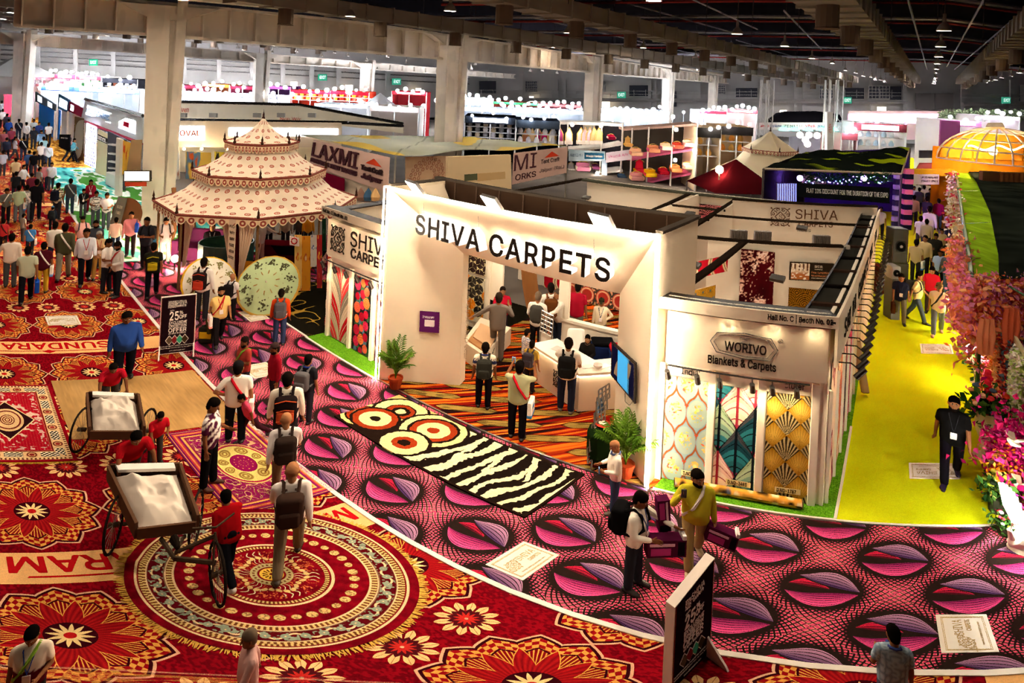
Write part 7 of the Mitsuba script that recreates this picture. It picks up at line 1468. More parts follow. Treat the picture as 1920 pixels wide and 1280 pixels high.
def sofa(u, v, y, w, cols, label, kind=0):
 k = thing('sofa' if kind == 0 else 'throne_chair', label, 'sofa' if kind == 0 else 'chair', None); c = P(u, v, y); s = w * y / FOCAL; m1, m2 = mat(cols[0]), mat(cols[1])
 part(k, 'seat', rbox(c + [0, .5, .34 * s * .5], (s, .8, .30 * s * .6 + .15), .06), m1)
 if kind == 0: part(k, 'back', rbox(c + [0, .9, .62 * s * .6], (s, .22, .7 * s * .6), .08), m1)
 else: part(k, 'back', blob_mesh([(c + [-.3 * s, .9, .3 * s], .12 * s), (c + [.3 * s, .9, .3 * s], .12 * s), (c + [-.2 * s, .9, .9 * s], .14 * s), (c + [.2 * s, .9, .9 * s], .14 * s), (c + [0, .9, 1.3 * s], .06 * s)]), m1)
 for q in (-1, 1): part(k, 'arm', rbox(c + [q * s * .5, .5, .38 * s * .6], (.14 * s, .8, .42 * s * .6), .05), m2)
 for q in (-1, 1): part(k, 'leg', tube([c + [q * s * .42, .18, 0], c + [q * s * .42, .15, .14 * s]], .04 * s, 5), mat('b88a3c'))
 part(k, 'carved_crest', tube([c + [.45 * s * math.sin(t), .86, (.62 if kind == 0 else 1.2) * s * .8 + .18 * s * math.cos(t * 2) * .4 + .12 * s * math.cos(t)] for t in np.linspace(-1.3, 1.3, 9)], .04 * s, 5), mat('d8b060'))
def blob_mesh(ps):
 m = MF.batch_hull([ball(p, r, 8) for p, r in ps]).to_mesh(); return np.array(m.vert_properties[:, :3]), np.array(m.tri_verts)
SF = [(1195, 293, 53, 22, ('e8b890', 'c87a6a'), 'peach carved sofa, first on the upper deck of the sofa rack', 0), (1228, 287, 52, 22, ('d89068', 'b84a70'), 'orange sofa with pink skirt on the upper deck of the sofa rack', 0), (1252, 282, 51.4, 20, ('f0d0b0', 'c86a80'), 'cream and rose sofa on the upper deck of the sofa rack', 0), (1274, 279, 51, 18, ('c84838', 'd8a090'), 'red backed sofa on the upper deck of the sofa rack', 0), (1294, 275, 50.6, 18, ('e8d8c8', 'b87a70'), 'cream sofa at the right end of the upper deck', 0),
 (1196, 340, 53.2, 24, ('c88a88', 'd8b080'), 'dusty pink sofa, first on the lower deck of the sofa rack', 0), (1202, 325, 54.4, 20, ('d8283c', 'e8b818'), 'red and yellow butterfly-backed chair on the lower deck of the sofa rack', 1), (1222, 333, 52.6, 22, ('e0b020', 'c83a40'), 'yellow sofa with checked back on the lower deck', 0), (1247, 328, 51.8, 18, ('8a1420', '6a1018'), 'deep red armchair on the lower deck of the sofa rack', 0), (1270, 324, 51.2, 20, ('c87848', 'a8583c'), 'orange-brown sofa on the lower deck of the sofa rack', 0), (1294, 318, 50.8, 18, ('e8c8a8', 'c88878'), 'cream sofa at the right end of the lower deck', 0), (1168, 336, 55, 14, ('38506a', '2a3a50'), 'slate blue armchair beside the sofa rack doorway', 0),
 (1094, 322, 57.6, 26, ('d88aa8', 'e8d8c0'), 'pink carved settee in the white lower bay left of the sofa rack', 0), (1118, 318, 57, 14, ('5a2a48', '8a6a50'), 'plum settee right of the pink settee', 0), (1072, 323, 58.4, 14, ('f0ece8', 'd8c8a0'), 'white carved chair left of the pink settee', 1), (1148, 262, 55.6, 14, ('a81c40', 'e0c0b0'), 'crimson armchair in the doorway bay of the sofa rack', 0), (1180, 275, 54.6, 14, ('e0b060', 'd8a048'), 'gold carved back chair beside the crimson armchair', 1)]
for u, v, y, w, c, l, kd in SF: sofa(u, v, y, w, c, l, kd)
for i, (u, c) in enumerate(((985, 'e8a070'), (997, 'f0d0a0'), (1009, 'c83a80'), (1020, 'd82a70'), (1034, 'f0ece8'), (1049, 'c84a90'), (1066, 'f0ece8'), (1088, 'd8d0d0'), (1096, 'f0d8e0'), (1105, 'f0c8d4'), (1113, 'e0c890'), (1122, 'd8b880'))):
 k = thing('throne_chair', 'tall pointed throne back on the upper white deck left of the sofa rack', 'chair', 'pointed throne backs on the upper white deck'); y = 58.6 - (u - 985) * .012; c_ = P(u, 268 - (u - 985) * .01, y); s = .75
 part(k, 'back', blob_mesh([(c_ + [-.25 * s, 0, .2], .1), (c_ + [.25 * s, 0, .2], .1), (c_ + [-.2 * s, 0, 1. * s], .12), (c_ + [.2 * s, 0, 1. * s], .12), (c_ + [0, 0, 1.55 * s], .05)]), mat(c)); part(k, 'frame', tube([c_ + [-.4 * s, -.08, .0], c_ + [-.38 * s, -.08, 1. * s], c_ + [0, -.08, 1.75 * s], c_ + [.38 * s, -.08, 1. * s], c_ + [.4 * s, -.08, 0]], .05, 5), mat('d8b468')); part(k, 'foot', cbox(c_ + [0, 0, 0], (.7, .4, .3)), mat('e8e0d8'))
  # -- cream and maroon tents, black-roofed discount stall
k = thing('cream_tent', 'plain cream two-tier pavilion tent behind the maroon tent', 'tent'); c = P(1440, 345, 48)[:2]
zz_ = lambda v: float(P(1440, v, 48)[2])
oct_tier(k, c, .5, [(.05, zz_(246)), (.6, zz_(258)), (1.9, zz_(280))], 'tent_plain', n=6); oct_tier(k, c, .5, [(1.7, zz_(284)), (2.4, zz_(305)), (4.2, zz_(330))], 'tent_plain', n=6); valance(k, c, .5, 1.95, zz_(279), n=6, h=.3)
for i in range(6): finial(k, (c[0] + 1.9 * math.cos(.5 + i * PI / 3), c[1] + 1.9 * math.sin(.5 + i * PI / 3), zz_(280)));
finial(k, (*c, zz_(246)), 1.4); part(k, 'pole', tube([(*c, 0), (*c, zz_(246))], .08, 5), mat('8a7a5a'))
k = thing('maroon_tent', 'dark maroon pointed tent in front of the cream tent', 'tent'); c = P(1378, 345, 39)[:2]; z = lambda v: float(P(1378, v, 39)[2])
oct_tier(k, c, .9, [(.05, z(299)), (1.6, z(328)), (3.0, z(352))], mat('3c0910'), n=4);
for i in range(4): a = .9 + i * PI / 2; part(k, 'pole', tube([(c[0] + 2.95 * math.cos(a), c[1] + 2.95 * math.sin(a), 0), (c[0] + 2.95 * math.cos(a), c[1] + 2.95 * math.sin(a), z(352))], .05, 5), mat('7a7070'))
k = thing('stall_lamp', 'round glaring lamp at the left flank of the maroon tent', 'lamp'); p = P(1349, 318, 38); lampball(k, p, .24, (30, 22, 12), 'bulb', .5); part(k, 'pole', tube([(p[0], 38, 0), p], .05, 5), mat('6a6460'))
br_ = thing('black_roof_stall', 'black-roofed stall with purple light and a discount banner', 'stall')
RC = [P(1432, 316, 33), P(1690, 326, 35.5), P(1706, 278, 45), P(1512, 285, 46)]
def broof(s, t): q = bil(RC)(s, t); q[:, 2] += .12 * np.sin(s * 9 + t * 3) * np.sin(t * 11) + .03 * np.sin(s * 40 + t * 9); return q
pmat('roof_cloth', lambda p, n, uv: mix(C3('0e1210'), C3('2a302a'), noise(p.x * .8, p.y * 2.) * .7))
pmat('lime_patch', lambda p, n, uv: mix(C3('0e1210'), C3('8a9a12'), smoothstep(.6, .68, noise(p.x * .9 + 2, p.y * .8 + 6)) * smoothstep(16., 18., p.x) * .7))
part(br_, 'roof_cloth', grid(36, 24, broof)[0], 'lime_patch', smooth=True)
part(br_, 'edge_pole', tube([RC[0], RC[1]], .06, 5), mat('b8a890')); part(br_, 'edge_pole', tube([RC[1], RC[2]], .05, 5), mat('8a7a6a'))
for p in RC: part(br_, 'pole', tube([(p[0], p[1], 0), p], .06, 5), mat('4a4440'))
fl = P(1435, 420, 33)
part(br_, 'side_curtain', slab([(RC[0][0], RC[0][1], 0), (RC[3][0], RC[3][1], 0), RC[3], RC[0]], .05), mat('181418')); part(br_, 'back_curtain', slab([(RC[3][0], RC[3][1], 0), (RC[2][0], RC[2][1], 0), RC[2], RC[3]], .05), mat('3a2a6a'))
QB = PQ([(1496, 369, 33.6), (1668, 381, 34.8), (1668, 352, 34.8), (1496, 343, 33.6)]); part(br_, 'banner', slab(QB, .04), mat('14181c')); tq(br_, 'FLAT 10% DISCOUNT FOR THE DURATION OF THE EXPO', QB, .09, .98, .35, .68, mat('c8c8cc'), True)
QL_ = PQ([(1457, 375, 34), (1494, 378, 34.4), (1494, 344, 34.4), (1457, 344, 34)]); part(br_, 'lit_curtain', slab(QL_, .04), mat('c8c4d4'));
for s in np.linspace(.05, .95, 9): Q = sub(QL_, s - .012, s + .012, 0, 1, .02); part(br_, 'light_strand', slab(Q, .02), mat('6a8af0'), glow=(.12, .14, .7), weight=.05)
for i in range(44):
 u = 1510 + i * 3.6; p = P(u, 330 + rng.uniform(0, 14), 35 + rng.uniform(0, 2)); col = [(.3, .4, 3.), (1.2, .5, 2.6), (.2, 1.4, .6), (2., 2., 3.)][i % 4]; lampball(br_, p, .035, np.array(col) * 4, 'fairy_light', .01)
ms = []
for i in range(900):
 p = P(1505 + rng.uniform(0, 165), rng.uniform(323, 342), 34.6 + rng.uniform(0, 1.2)); d = unit(rng.normal(0, 1, 3)); e = unit(np.cross(d, rng.normal(0, 1, 3))); ms.append((np.array([p, p + d * .12 + e * .03, p + d * .24, p + d * .12 - e * .03]), np.array([[0, 1, 2], [0, 2, 3]])))
part(br_, 'hanging_foliage', cat(ms), mat('1c3a1c')); labels[br_ + '__hanging_foliage'] = {'kind': 'stuff', 'label': 'dark green hanging foliage'}
for z_, cl, inten in ((0, (.42, .22, 1.5), 60), (1, (.7, .2, 1.2), 46)):
 c_ = P(1500 + 120 * z_, 334, 36.5); k2 = newkey(br_ + '__violet_lamp'); shape(k2, trimesh.creation.icosphere(1, .16).apply_translation(c_), WHITE_, glow=np.array(cl) * inten * 3.2, weight=1.)
for i, (u, c) in enumerate(((1530, 'd8d4cc'), (1545, '2a2a30'), (1560, 'e0dcd8'), (1578, '1c1c20'), (1592, 'd0ccc4'), (1606, '7a3040'), (1622, '202024'), (1636, '3a4a6a'), (1650, 'd4d0c8'))): p = P(u, 430, 36.5); p[2] = 0; person(u, 0, 62, [0, 180, 170, 20][i % 4], 'visitor standing behind the discount banner', c, '1c1c20', 'stand', 'short', '100c10', i % 4, ground=p, group='visitors behind the discount banner')
 # striped entrance posts, arch with sign
k = thing('pixel_post', 'square post of pink and black patches at the entrance of the right aisle', 'post')
p = G(1697, 430); w = .34
for i in range(12): part(k, 'patch', cbox([p[0], p[1], .15 + i * .3], (.5, .4, .29)), mat('e07a80' if i % 2 else '1c1c28'))
k = thing('pixel_post', 'grey ladder-like post left of the pink and black post', 'post'); p = G(1681, 425)
for i in range(11): part(k, 'patch', cbox([p[0], p[1], .15 + i * .32], (.5, .3, .26)), mat('b8b4c0' if i % 2 else '3a3a48'))
ar = thing('entrance_arch', 'ochre arch with a white sign board over the right aisle', 'arch')
Q = PQ([(1700, 330, 40), (1790, 330, 40), (1790, 318, 40), (1700, 318, 40)]); part(ar, 'beam', slab(Q, .5), mat('c8982c')); Q = PQ([(1710, 346, 39.6), (1761, 346, 39.6), (1761, 327, 39.6), (1710, 327, 39.6)]); part(ar, 'sign', slab(Q, .06), mat('d8d0d4')); tq(ar, 'UP TO 50% OFF', Q, .32, .96, .6, .8, mat('5a4a54'), True); tq(ar, 'TODAY ONLY', Q, .32, .96, .25, .45, mat('5a4a54'), True)
for u in (1704, 1788): p = P(u, 320, 40); part(ar, 'post', tube([(p[0], 40, 0), p], .12, 6), mat('c8b08a'))
Q = PQ([(1716, 318, 42), (1782, 318, 42), (1776, 305, 44), (1724, 305, 44)]); part(ar, 'red_canopy', slab(Q, .1), mat('c85a60')); part(ar, 'grey_panel', slab(PQ([(1724, 296, 50), (1760, 296, 50), (1760, 282, 50), (1724, 282, 50)]), .1), mat('6a6478'));
 # -- stage, truss, pink canopy, dome
st = thing('stage', 'concert stage with black roof cloth and a white sponsor banner', 'stage')
RC2 = [P(1432, 229, 62), P(1582, 229, 62), P(1574, 214, 70), P(1455, 212, 70)]; ap = [P(1470, 209, 66), P(1530, 208, 66)]
part(st, 'roof_cloth', (np.array([RC2[0], RC2[1], ap[1], ap[0], RC2[2], RC2[3]]), np.array([(0, 1, 2), (0, 2, 3), (1, 4, 2), (0, 3, 5), (2, 4, 5), (2, 5, 3)])), mat('1a1a20'))
Q = PQ([(1418, 243, 61), (1553, 243, 61), (1553, 230, 61), (1418, 230, 61)]); part(st, 'sponsor_banner', slab(Q, .1), mat('e4dce0'))
for tx, s0, s1, m_ in (('ahuja', .06, .18, 'c83040'), ('Big Dipper', .2, .35, '3a4a8a'), ('ZENITH', .38, .64, '6a6a74'), ('VIVA', .68, .82, 'c83050'), ('INDIA LED', .85, .99, '3a4a70')): tq(st, tx, Q, s0, s1, .3, .72, mat(m_), True)
part(st, 'lit_backdrop', slab(PQ([(1480, 292, 68), (1600, 292, 68), (1600, 256, 68), (1480, 256, 68)]), .1), mat('c8c4d8'))
for u, v in ((1500, 253), (1517, 253), (1510, 262), (1514, 270), (1532, 254)): lampball(st, P(u, v, 60), .3, (5, 4.6, 3.6), 'globe_lamp', .02)
for u in (1470, 1490, 1515, 1540, 1562): k2 = part(st, 'stage_lamp', lathe([(.001, 0), (.5, .0), (.3, .3), (.001, .35)], 8, P(u, 245, 61)), mat('2a8a6a'), glow=(.2, 1.0, .7), weight=.01)
for u, y in ((1432, 61), (1446, 60.), (1553, 61), (1562, 60), (1577, 62)):
 k = thing('truss_tower', f'lattice truss tower of the stage, {["first", "second", "third", "fourth", "last"][[1432, 1446, 1553, 1562, 1577].index(u)]} from the left', 'truss'); p = P(u, 150, y); s = .28
 for dx, dy in ((-s, 0), (s, 0), (0, .4)): part(k, 'tube', tube([(p[0] + dx, y + dy, 0), (p[0] + dx, y + dy, p[2])], .05, 4), mat('c8c4c4'))
 zs = np.arange(0, p[2], .7)
 part(k, 'lacing', tube([(p[0] + (s if i % 2 else -s), y, z_) for i, z_ in enumerate(zs)], .03, 3), mat('c8c4c4'))
Q = PQ([(1551, 300, 59), (1562, 300, 59), (1562, 210, 59), (1551, 210, 59)]); part(st, 'tower_banner', slab(Q, .5), mat('dcdce4'));
for i, ch in enumerate('XPRO'): tq(st, ch, Q, .3, .7, .72 - i * .05, .755 - i * .05, mat('c83a4a'), True)
pc = thing('pink_canopy', 'long canopy of pink glowing blossom strings at the end of the right aisle', 'canopy')
for i, (u0, u1, y) in enumerate(((1592, 1640, 86), (1640, 1700, 86), (1700, 1770, 86), (1770, 1836, 86))):
 a, b = P(u0, 232, y), P(u1, 232, y); a2, b2 = P(u0, 212, y), P(u1, 212, y); part(pc, 'lit_panel', slab([a, b, b2, a2], .2), mat('e8a8d0'))
 part(pc, 'fringe_beam', slab(PQ([(u0, 213, y - .3), (u1, 213, y - .3), (u1, 208, y - .3), (u0, 208, y - .3)]), .3), mat('a8a090'))
 for j in range(10):
  p = P(u0 + (u1 - u0) * (j + .5) / 10, 219 + 3 * (j % 3), y - .5); lampball(pc, p, .22, (6., 3.6, 5.2), 'blossom_lamp', .01)
part(pc, 'lit_wall', slab(PQ([(1700, 262, 84), (1768, 262, 84), (1768, 233, 84), (1700, 233, 84)]), .2), mat('f0d0e4'))
for u in (1592, 1640, 1700, 1770, 1836): p = P(u, 210, 86); part(pc, 'post', tube([(p[0], 86, 0), p], .15, 5), mat('c8a0b8'))
ms = []
for i in range(1500):
 p = P(1765 + rng.uniform(0, 150), 216 + rng.uniform(-6, 7), 70 + rng.uniform(0, 2)); d = unit(rng.normal(0, 1, 3)) * .5; e = unit(np.cross(d, rng.normal(0, 1, 3))) * .12; ms.append((np.array([p, p + d * .5 + e, p + d, p + d * .5 - e]), np.array([[0, 1, 2], [0, 2, 3]])))
k = thing('leaf_garland', 'grey-green leafy garland over the stalls behind the golden dome', 'garland', kind='stuff'); shape(k, cat(ms), mat('8a9a78'))
p0 = P(1840, 216, 71); part(pc, 'garland_rail', tube([P(1765, 219, 71), P(1915, 219, 71)], .12, 5), mat('6a7a5a'))
for u in (1765, 1840, 1912): p = P(u, 219, 71); part(pc, 'post', tube([(p[0], 71, 0), p], .12, 5), mat('c8c0c0'))
k = thing('pink_screen', 'tall plain magenta-pink panel left of the golden dome', 'panel'); p = P(1781, 262, 62); q = P(1781, 226, 62); shape(k, box(p[0] - .9, p[0] + .9, 62, 62.2, 0, q[2]), mat('b05a9a'))
dm = thing('golden_dome', 'large wire dome with amber curtains and fairy light strings', 'pavilion')
c = P(1868, 300, 40); R_ = 3.6; zb = float(c[2]); zt_ = float(P(1868, 240, 40)[2])
for i in range(14):
 a = i * PI / 13; part(dm, 'rib', tube([(c[0] + R_ * math.cos(t) * math.cos(a) * 1.0, 40 - R_ * .9 * math.cos(t) * math.sin(a), zb + (zt_ - zb) * math.sin(t)) for t in np.linspace(0, 1.45, 9)], .05, 5), mat('c8b8a8'))
for t in (.0, .35, .7, 1.05): part(dm, 'ring', tube([(c[0] + R_ * math.cos(t) * math.cos(a), 40 - R_ * .9 * math.cos(t) * math.sin(a), zb + (zt_ - zb) * math.sin(t)) for a in np.linspace(0, PI, 20)], .045, 5), mat('c8b8a8'))
part(dm, 'back_curtain', grid(24, 6, lambda s, t: np.stack([c[0] - R_ + 2 * R_ * s, 40.4 + .12 * np.sin(s * 90), zb * t * 1.15], 1))[0], mat('c87a1c'), smooth=True)
part(dm, 'amber_curtain', grid(40, 8, lambda s, t: np.stack([c[0] + R_ * .9 * np.cos(PI * s) * np.cos(t * 1.1), 40.3 - .05 * np.sin(s * 99) + .0 * t, zb + (zt_ - zb) * .92 * np.sin(t * 1.1)], 1))[0], mat('d8902c'), smooth=True)
part(dm, 'top_plate', slab(PQ([(1848, 238, 39), (1884, 238, 39), (1880, 230, 41), (1852, 230, 41)]), .1), mat('b8a890'))
part(dm, 'light_string', tube([P(u, 277 + 4 * math.sin(u * .12), 38.4) for u in np.linspace(1815, 1925, 26)], .05, 5), WHITE_, glow=(30, 18, 6), weight=.4)
lampball(dm, P(1862, 284, 38.2), .22, (60, 46, 26), 'bulb', .5); part(dm, 'fence', grid(50, 2, lambda s, t: np.stack([c[0] - 2.6 + 5.2 * s, 36.2 + .05 * np.sin(s * 120), zb - 1.4 + 1.1 * t], 1))[0], mat('8a5a34'), smooth=True); part(dm, 'base_wall', box(c[0] - 3.4, c[0] + 4, 36.3, 36.6, 0, zb - .3), mat('6a4a30'))
 # ---------------------------------------------------------------- things on the stand
ct = thing('counter', 'white L-shaped reception counter with the square emblem', 'counter')
F1, F2, F3 = S3(-8.2, 11.78, 0), S3(-6.45, 11.0, 0), S3(-5.7, 11.72, 0)
def prism(pts, z0, z1):
 m = trimesh.creation.extrude_polygon(shapely.Polygon([p[:2] for p in pts]), z1 - z0, engine='earcut'); return np.array(m.vertices) + [0, 0, z0], np.array(m.faces)
inn_ = [S3(-6.2, 12.2, 0), S3(-6.55, 11.8, 0), S3(-7.95, 12.4, 0)]
part(ct, 'body', prism([F1, F2, F3] + inn_, 0, .88), CREAM); part(ct, 'counter_top', prism([S3(-8.25, 11.74, 0), S3(-6.44, 10.95, 0), S3(-5.64, 11.72, 0), S3(-6.2, 12.26, 0), S3(-6.55, 11.85, 0), S3(-7.95, 12.46, 0)], .88, .94), WHITE)
o = F1 * .42 + F2 * .58 + [0, -.02, .45]; part(ct, 'emblem', logo(o, F2 - F1, (0, 0, 1), .42, .01), BLACKP)
part(ct, 'light_strip', tube([F1 + [0, -.03, .87], F2 + [0, -.03, .87], F3 + [.03, -.02, .87]], .012, 4), WHITE_, glow=LED * 8, weight=.2)
for i, (a, b, c) in enumerate(((-7.2, 11.7, 'e8e0d8'), (-6.5, 11.4, 'd8d0c8'), (-6.2, 11.65, 'f0ece8'), (-7.6, 11.9, 'c8b8b0'))): one('paper', cbox(S3(a, b, .947), (.3, .21, .008), .3 * i), mat(c), f'loose printed sheet on the white counter, {["beside the emblem side", "nearest the counter corner", "towards the television", "at the far end"][i]}', 'paper')
one('glass_bowl', lathe([(.05, 0), (.11, .06), (.12, .1), (.11, .1), (.05, .02)], 14, S3(-6.25, 11.45, .945)), mat('d8c8c0', .3), 'round bowl of sweets on the counter near the television', 'bowl')
k = thing('tub_chair', 'white moulded chair behind the counter', 'chair'); p = S3(-7.55, 12.75, 0); part(k, 'shell', blob_mesh([(p + [-.2, .1, .5], .1), (p + [.2, .1, .5], .1), (p + [-.16, .25, 1.05], .08), (p + [.16, .25, 1.05], .08), (p + [-.18, -.2, .45], .06), (p + [.18, -.2, .45], .06)]), WHITE_)
for dx, dy in ((-.18, -.15), (.18, -.15), (-.18, .2), (.18, .2)): part(k, 'leg', tube([p + [dx, dy, .42], p + [dx * 1.3, dy * 1.3, 0]], .018, 5), mat('c8a878'))
for i, (a, b, c, m_, lab) in enumerate(((-7.0, 13.1, '101012', '1c2c5a', 'blue bin topped by a black folded carpet behind the counter'), (-6.45, 13.0, 'b01828', '1c2c5a', 'blue bin topped by a bright red folded carpet'), (-5.9, 12.85, 'c8a04a', '16264a', 'blue bin topped by a mustard rug under the inner window'), (-5.4, 12.6, '6a1420', '6a0c20', 'crimson bin beside the television'))):
 k = thing('rug_bin', lab, 'bin'); p = S3(a, b, 0); part(k, 'body', rbox(p + [0, 0, .42], (.62, .5, .82), .05), mat(m_)); part(k, 'folded_rug', rbox(p + [0, 0, .88], (.6, .5, .1), .04), mat(c))
def perforated(k, Q, nx, ny, m):
 """a metal tray with square holes: frame bars between them"""
 f = bil(Q)
 for i in range(nx + 1): s = i / nx; a, b = f(np.array([s, s]), np.array([0., 1.])); part(k, 'bar', tube([a, b], .018, 4), m)
 for j in range(ny + 1): t = j / ny; a, b = f(np.array([0., 1.]), np.array([t, t])); part(k, 'bar', tube([a, b], .018, 4), m)
MET = mat('9a948e', .35, 1)
k = thing('brochure_stand', 'grey perforated brochure stand inside the stand entrance', 'stand'); Q = [S3(-8.55, 12.6, .95), S3(-8.1, 12.45, .95), S3(-8.1, 12.5, 1.5), S3(-8.55, 12.65, 1.5)]; perforated(k, Q, 4, 5, MET); part(k, 'sheet', slab([q - [0, 0, .55] for q in Q], .01), mat('efe8dc')); part(k, 'foot', tube([Q[0] * [1, 1, 0], Q[0]], .02, 5), MET); part(k, 'foot', tube([Q[1] * [1, 1, 0], Q[1]], .02, 5), MET)
k = thing('brochure_stand', 'tall zigzag metal brochure stand beside the right palm', 'stand'); b0 = G(1108, 882); yb = b0[1]
prev = None
for i in range(6):
 p = P(1102 + i * 4.2, 868 - i * 22, yb + .05 * i); q = P(1121 + i * 4.4, 850 - i * 21, yb + .25 + .05 * i); u_ = np.array([0, .12, .24]); Q = [p, q, q + u_, p + u_]; perforated(k, Q, 3, 3, MET)
 if i % 2 == 0: part(k, 'leaflet', slab(sub(Q, .1, .8, .1, .9, -.02), .01), mat(['c83030', 'e8e4dc', '4a6a8a'][i // 2]))
part(k, 'spine', tube([b0, P(1120, 745, yb + .5)], .02, 5), MET)
def palm(p, h, n, r, label, seed, potc='9a3a20'):
 k = thing('potted_palm', label, 'plant'); rng = np.random.default_rng(seed)
 part(k, 'pot', lathe([(.001, 0), (.13, 0), (.17, .22), (.19, .23), (.19, .28), (.16, .28), (.15, .24), (.001, .24)], 18, p), mat(potc))
 for i in range(n):
  a = i * 2.4 + rng.normal(0, .2); e = rng.uniform(.35, 1.1); R_ = r * rng.uniform(.7, 1.1); hh = h * (1.15 - .45 * e) * rng.uniform(.85, 1.1)
  sp = [p + [R_ * e * math.cos(a) * t ** 1.6, R_ * e * math.sin(a) * t ** 1.6, .25 + hh * (t - .25 * e * t ** 3)] for t in np.linspace(0, 1, 9)]
  ms = [tube(sp, [.012] * 5 + [.008] * 4, 4)]
  for j in range(3, 9):
   d = unit(sp[j] - sp[j - 1]); s_ = unit(np.cross(d, [0, 0, 1.]) + 1e-6)
   for sg in (1, -1):
    for o_ in (0., .5):
     q = sp[j] * (1 - o_) + sp[j - 1] * o_; L_ = .26 * h * (1 - (j - 3) / 9) + .06; tip = q + s_ * sg * L_ * .75 + d * L_ * .7 - np.array([0, 0, .25 * L_]); mid = (q + tip) / 2 + [0, 0, .03]; w = d * .022
     ms.append((np.array([q, mid + w, tip, mid - w, mid + [0, 0, .012]]), np.array([[0, 1, 4], [1, 2, 4], [2, 3, 4], [3, 0, 4]])))
  part(k, 'frond', cat(ms), mat(['4a6a1c', '5a7c24', '3a5a1a'][i % 3]))
pl_ = G(741, 727); palm(pl_, 1.05, 15, .5, 'potted palm in a terracotta pot at the left portal panel', 4)
pr_ = G(1172, 893); palm(pr_, 1.15, 18, .6, 'potted palm beside the balding man at the right portal panel', 8)
k = thing('green_planter', 'dark green cushioned stool with a red and white disc beside the right palm', 'stool'); p = G(1130, 882) + [0, .25, 0]; part(k, 'body', rbox(p + [0, 0, .42], (.62, .5, .8), .18), mat('14240f')); part(k, 'disc', disc(p + [0, 0, .835], .17, 16, 0), mat('b83a2a')); part(k, 'inner_disc', lathe([(.001, .0), (.09, 0), (.09, .02), (.001, .02)], 12, p + [0, 0, .835]), mat('e8dcc8'))
tv = thing('television', 'wall television showing a blue pattern on the right portal panel', 'television')
y1, y2 = S3(-4.95, 9.82, 0)[1] - .06, S3(-4.4, 9.36, 0)[1] - .06
Q = PQ([(1145, 703, y1), (1190, 757, y2), (1191, 681, y2), (1147, 640, y1)]); shape(tv, slab(Q, .05), mat('0c0c12', .3)); QS = sub(Q, .04, .96, .05, .95, .006)
textile(tv, 'screen', QS, lambda x, y: mx(mx('10143a', '2a7ab8', ((x > .22) & (x < .62)).astype(float)), '8ad0f0', ss(.7, .85, tr_((x + y) * 14)) * ((x > .22) & (x < .62))), (.8, .6), .003, .012)
sc = newkey('television__lit_screen'); shape(sc, slab(sub(QS, .27, .72, .02, .98, .003), .002), mat('2a8ac0'), glow=(.015, .075, .15), weight=.05)
part(tv, 'cable', tube([P(1172, 735, y2), P(1172, 752, y2), P(1180, 760, y2), P(1188, 750, y2)], .006, 4), BLK)
rp = thing('display_ramp', 'low cream ramp box under the cube carpets', 'plinth'); part(rp, 'body', prism([S3(-10.2, 11.5, 0), S3(-9.25, 11.2, 0), S3(-9.9, 13.2, 0), S3(-11., 13.2, 0)], 0, .5), CREAM)
for i, (z, c) in enumerate(((.5, 'b8885a'), (.54, 'd8b08a'))): one('folded_rug', prism([S3(-10.1, 11.6 + .2 * i, 0), S3(-9.35, 11.35 + .2 * i, 0), S3(-9.85, 12.6, 0), S3(-10.6, 12.7, 0)], z, z + .04), mat(c), ['tan rug with dark edge laid on the display ramp', 'pale pink rug on top of the tan rug'][i], 'rug')
k = thing('hanging_rug', 'tall tan rug draped over the corner deep inside the stand', 'rug'); part(k, 'cloth', grid(6, 14, lambda s, t: np.stack([S3(-10.6, 14.5, 0)[0] + .5 * s + .45 * (1 - t) ** 2, S3(-10.6, 14.5, 0)[1] + .1 * np.sin(s * 6), 2.3 * t + .02], 1))[0], mat('9a6a40'), smooth=True)
def pebbles(x, y): f = nz(x * 7, y * 7, 2); c = mx('2a1c14', 'd89a3c', ss(.35, .5, f)); c = mx(c, 'f0d8a8', ss(.6, .7, f)); return mx(c, '6a7a9c', ss(.72, .76, nz(x * 3, y * 3, 9)))
def roll(p, q, r, fn, label, name='carpet_roll'):
 p, q = np.asarray(p, float), np.asarray(q, float); k = thing(name, label, 'rolled carpet'); nx, nt = 90, 16; d = q - p; e = unit(d); a_ = unit(np.cross(e, [0, 0, 1.])); b_ = np.cross(a_, e)
 m, s, t = grid(nx, nt, lambda s, t: p + d * s[:, None] + (a_ * np.cos(t * 2 * PI)[:, None] + b_ * np.sin(t * 2 * PI)[:, None]) * r)
 shape(k, (m[0], m[1][:, ::-1]), 'look_vertex', color=np.clip(fn(s * np.linalg.norm(d), t * 2 * PI * r), 0, 1), smooth=True)
 for c, sg in ((p, -1), (q, 1)): part(k, 'rolled_end', tube([c, c + e * sg * .01], r * .98, 14), mat('8a6a48')); part(k, 'spiral', tube([c + e * sg * .014 + (a_ * math.cos(i) + b_ * math.sin(i)) * r * (1 - i / 14) for i in np.linspace(0, 12.5, 40)], .006, 3), mat('3a2a1c'))
a_, b_ = G(1265, 915), G(1502, 957); roll(a_ + [0, 0, .12], b_ + [0, 0, .12], .085, pebbles, 'rolled pebble-print carpet lying along the front edge of the right turf')
a_, b_ = G(1372, 918), G(1533, 941); roll(a_ + [0, 0, .12], b_ + [0, 0, .12], .085, lambda x, y: mx(pebbles(x, y), '4a1018', (((x * 1.1) % 1) < .45).astype(float)), 'rolled carpet of maroon and pebble sections lying behind the front roll')
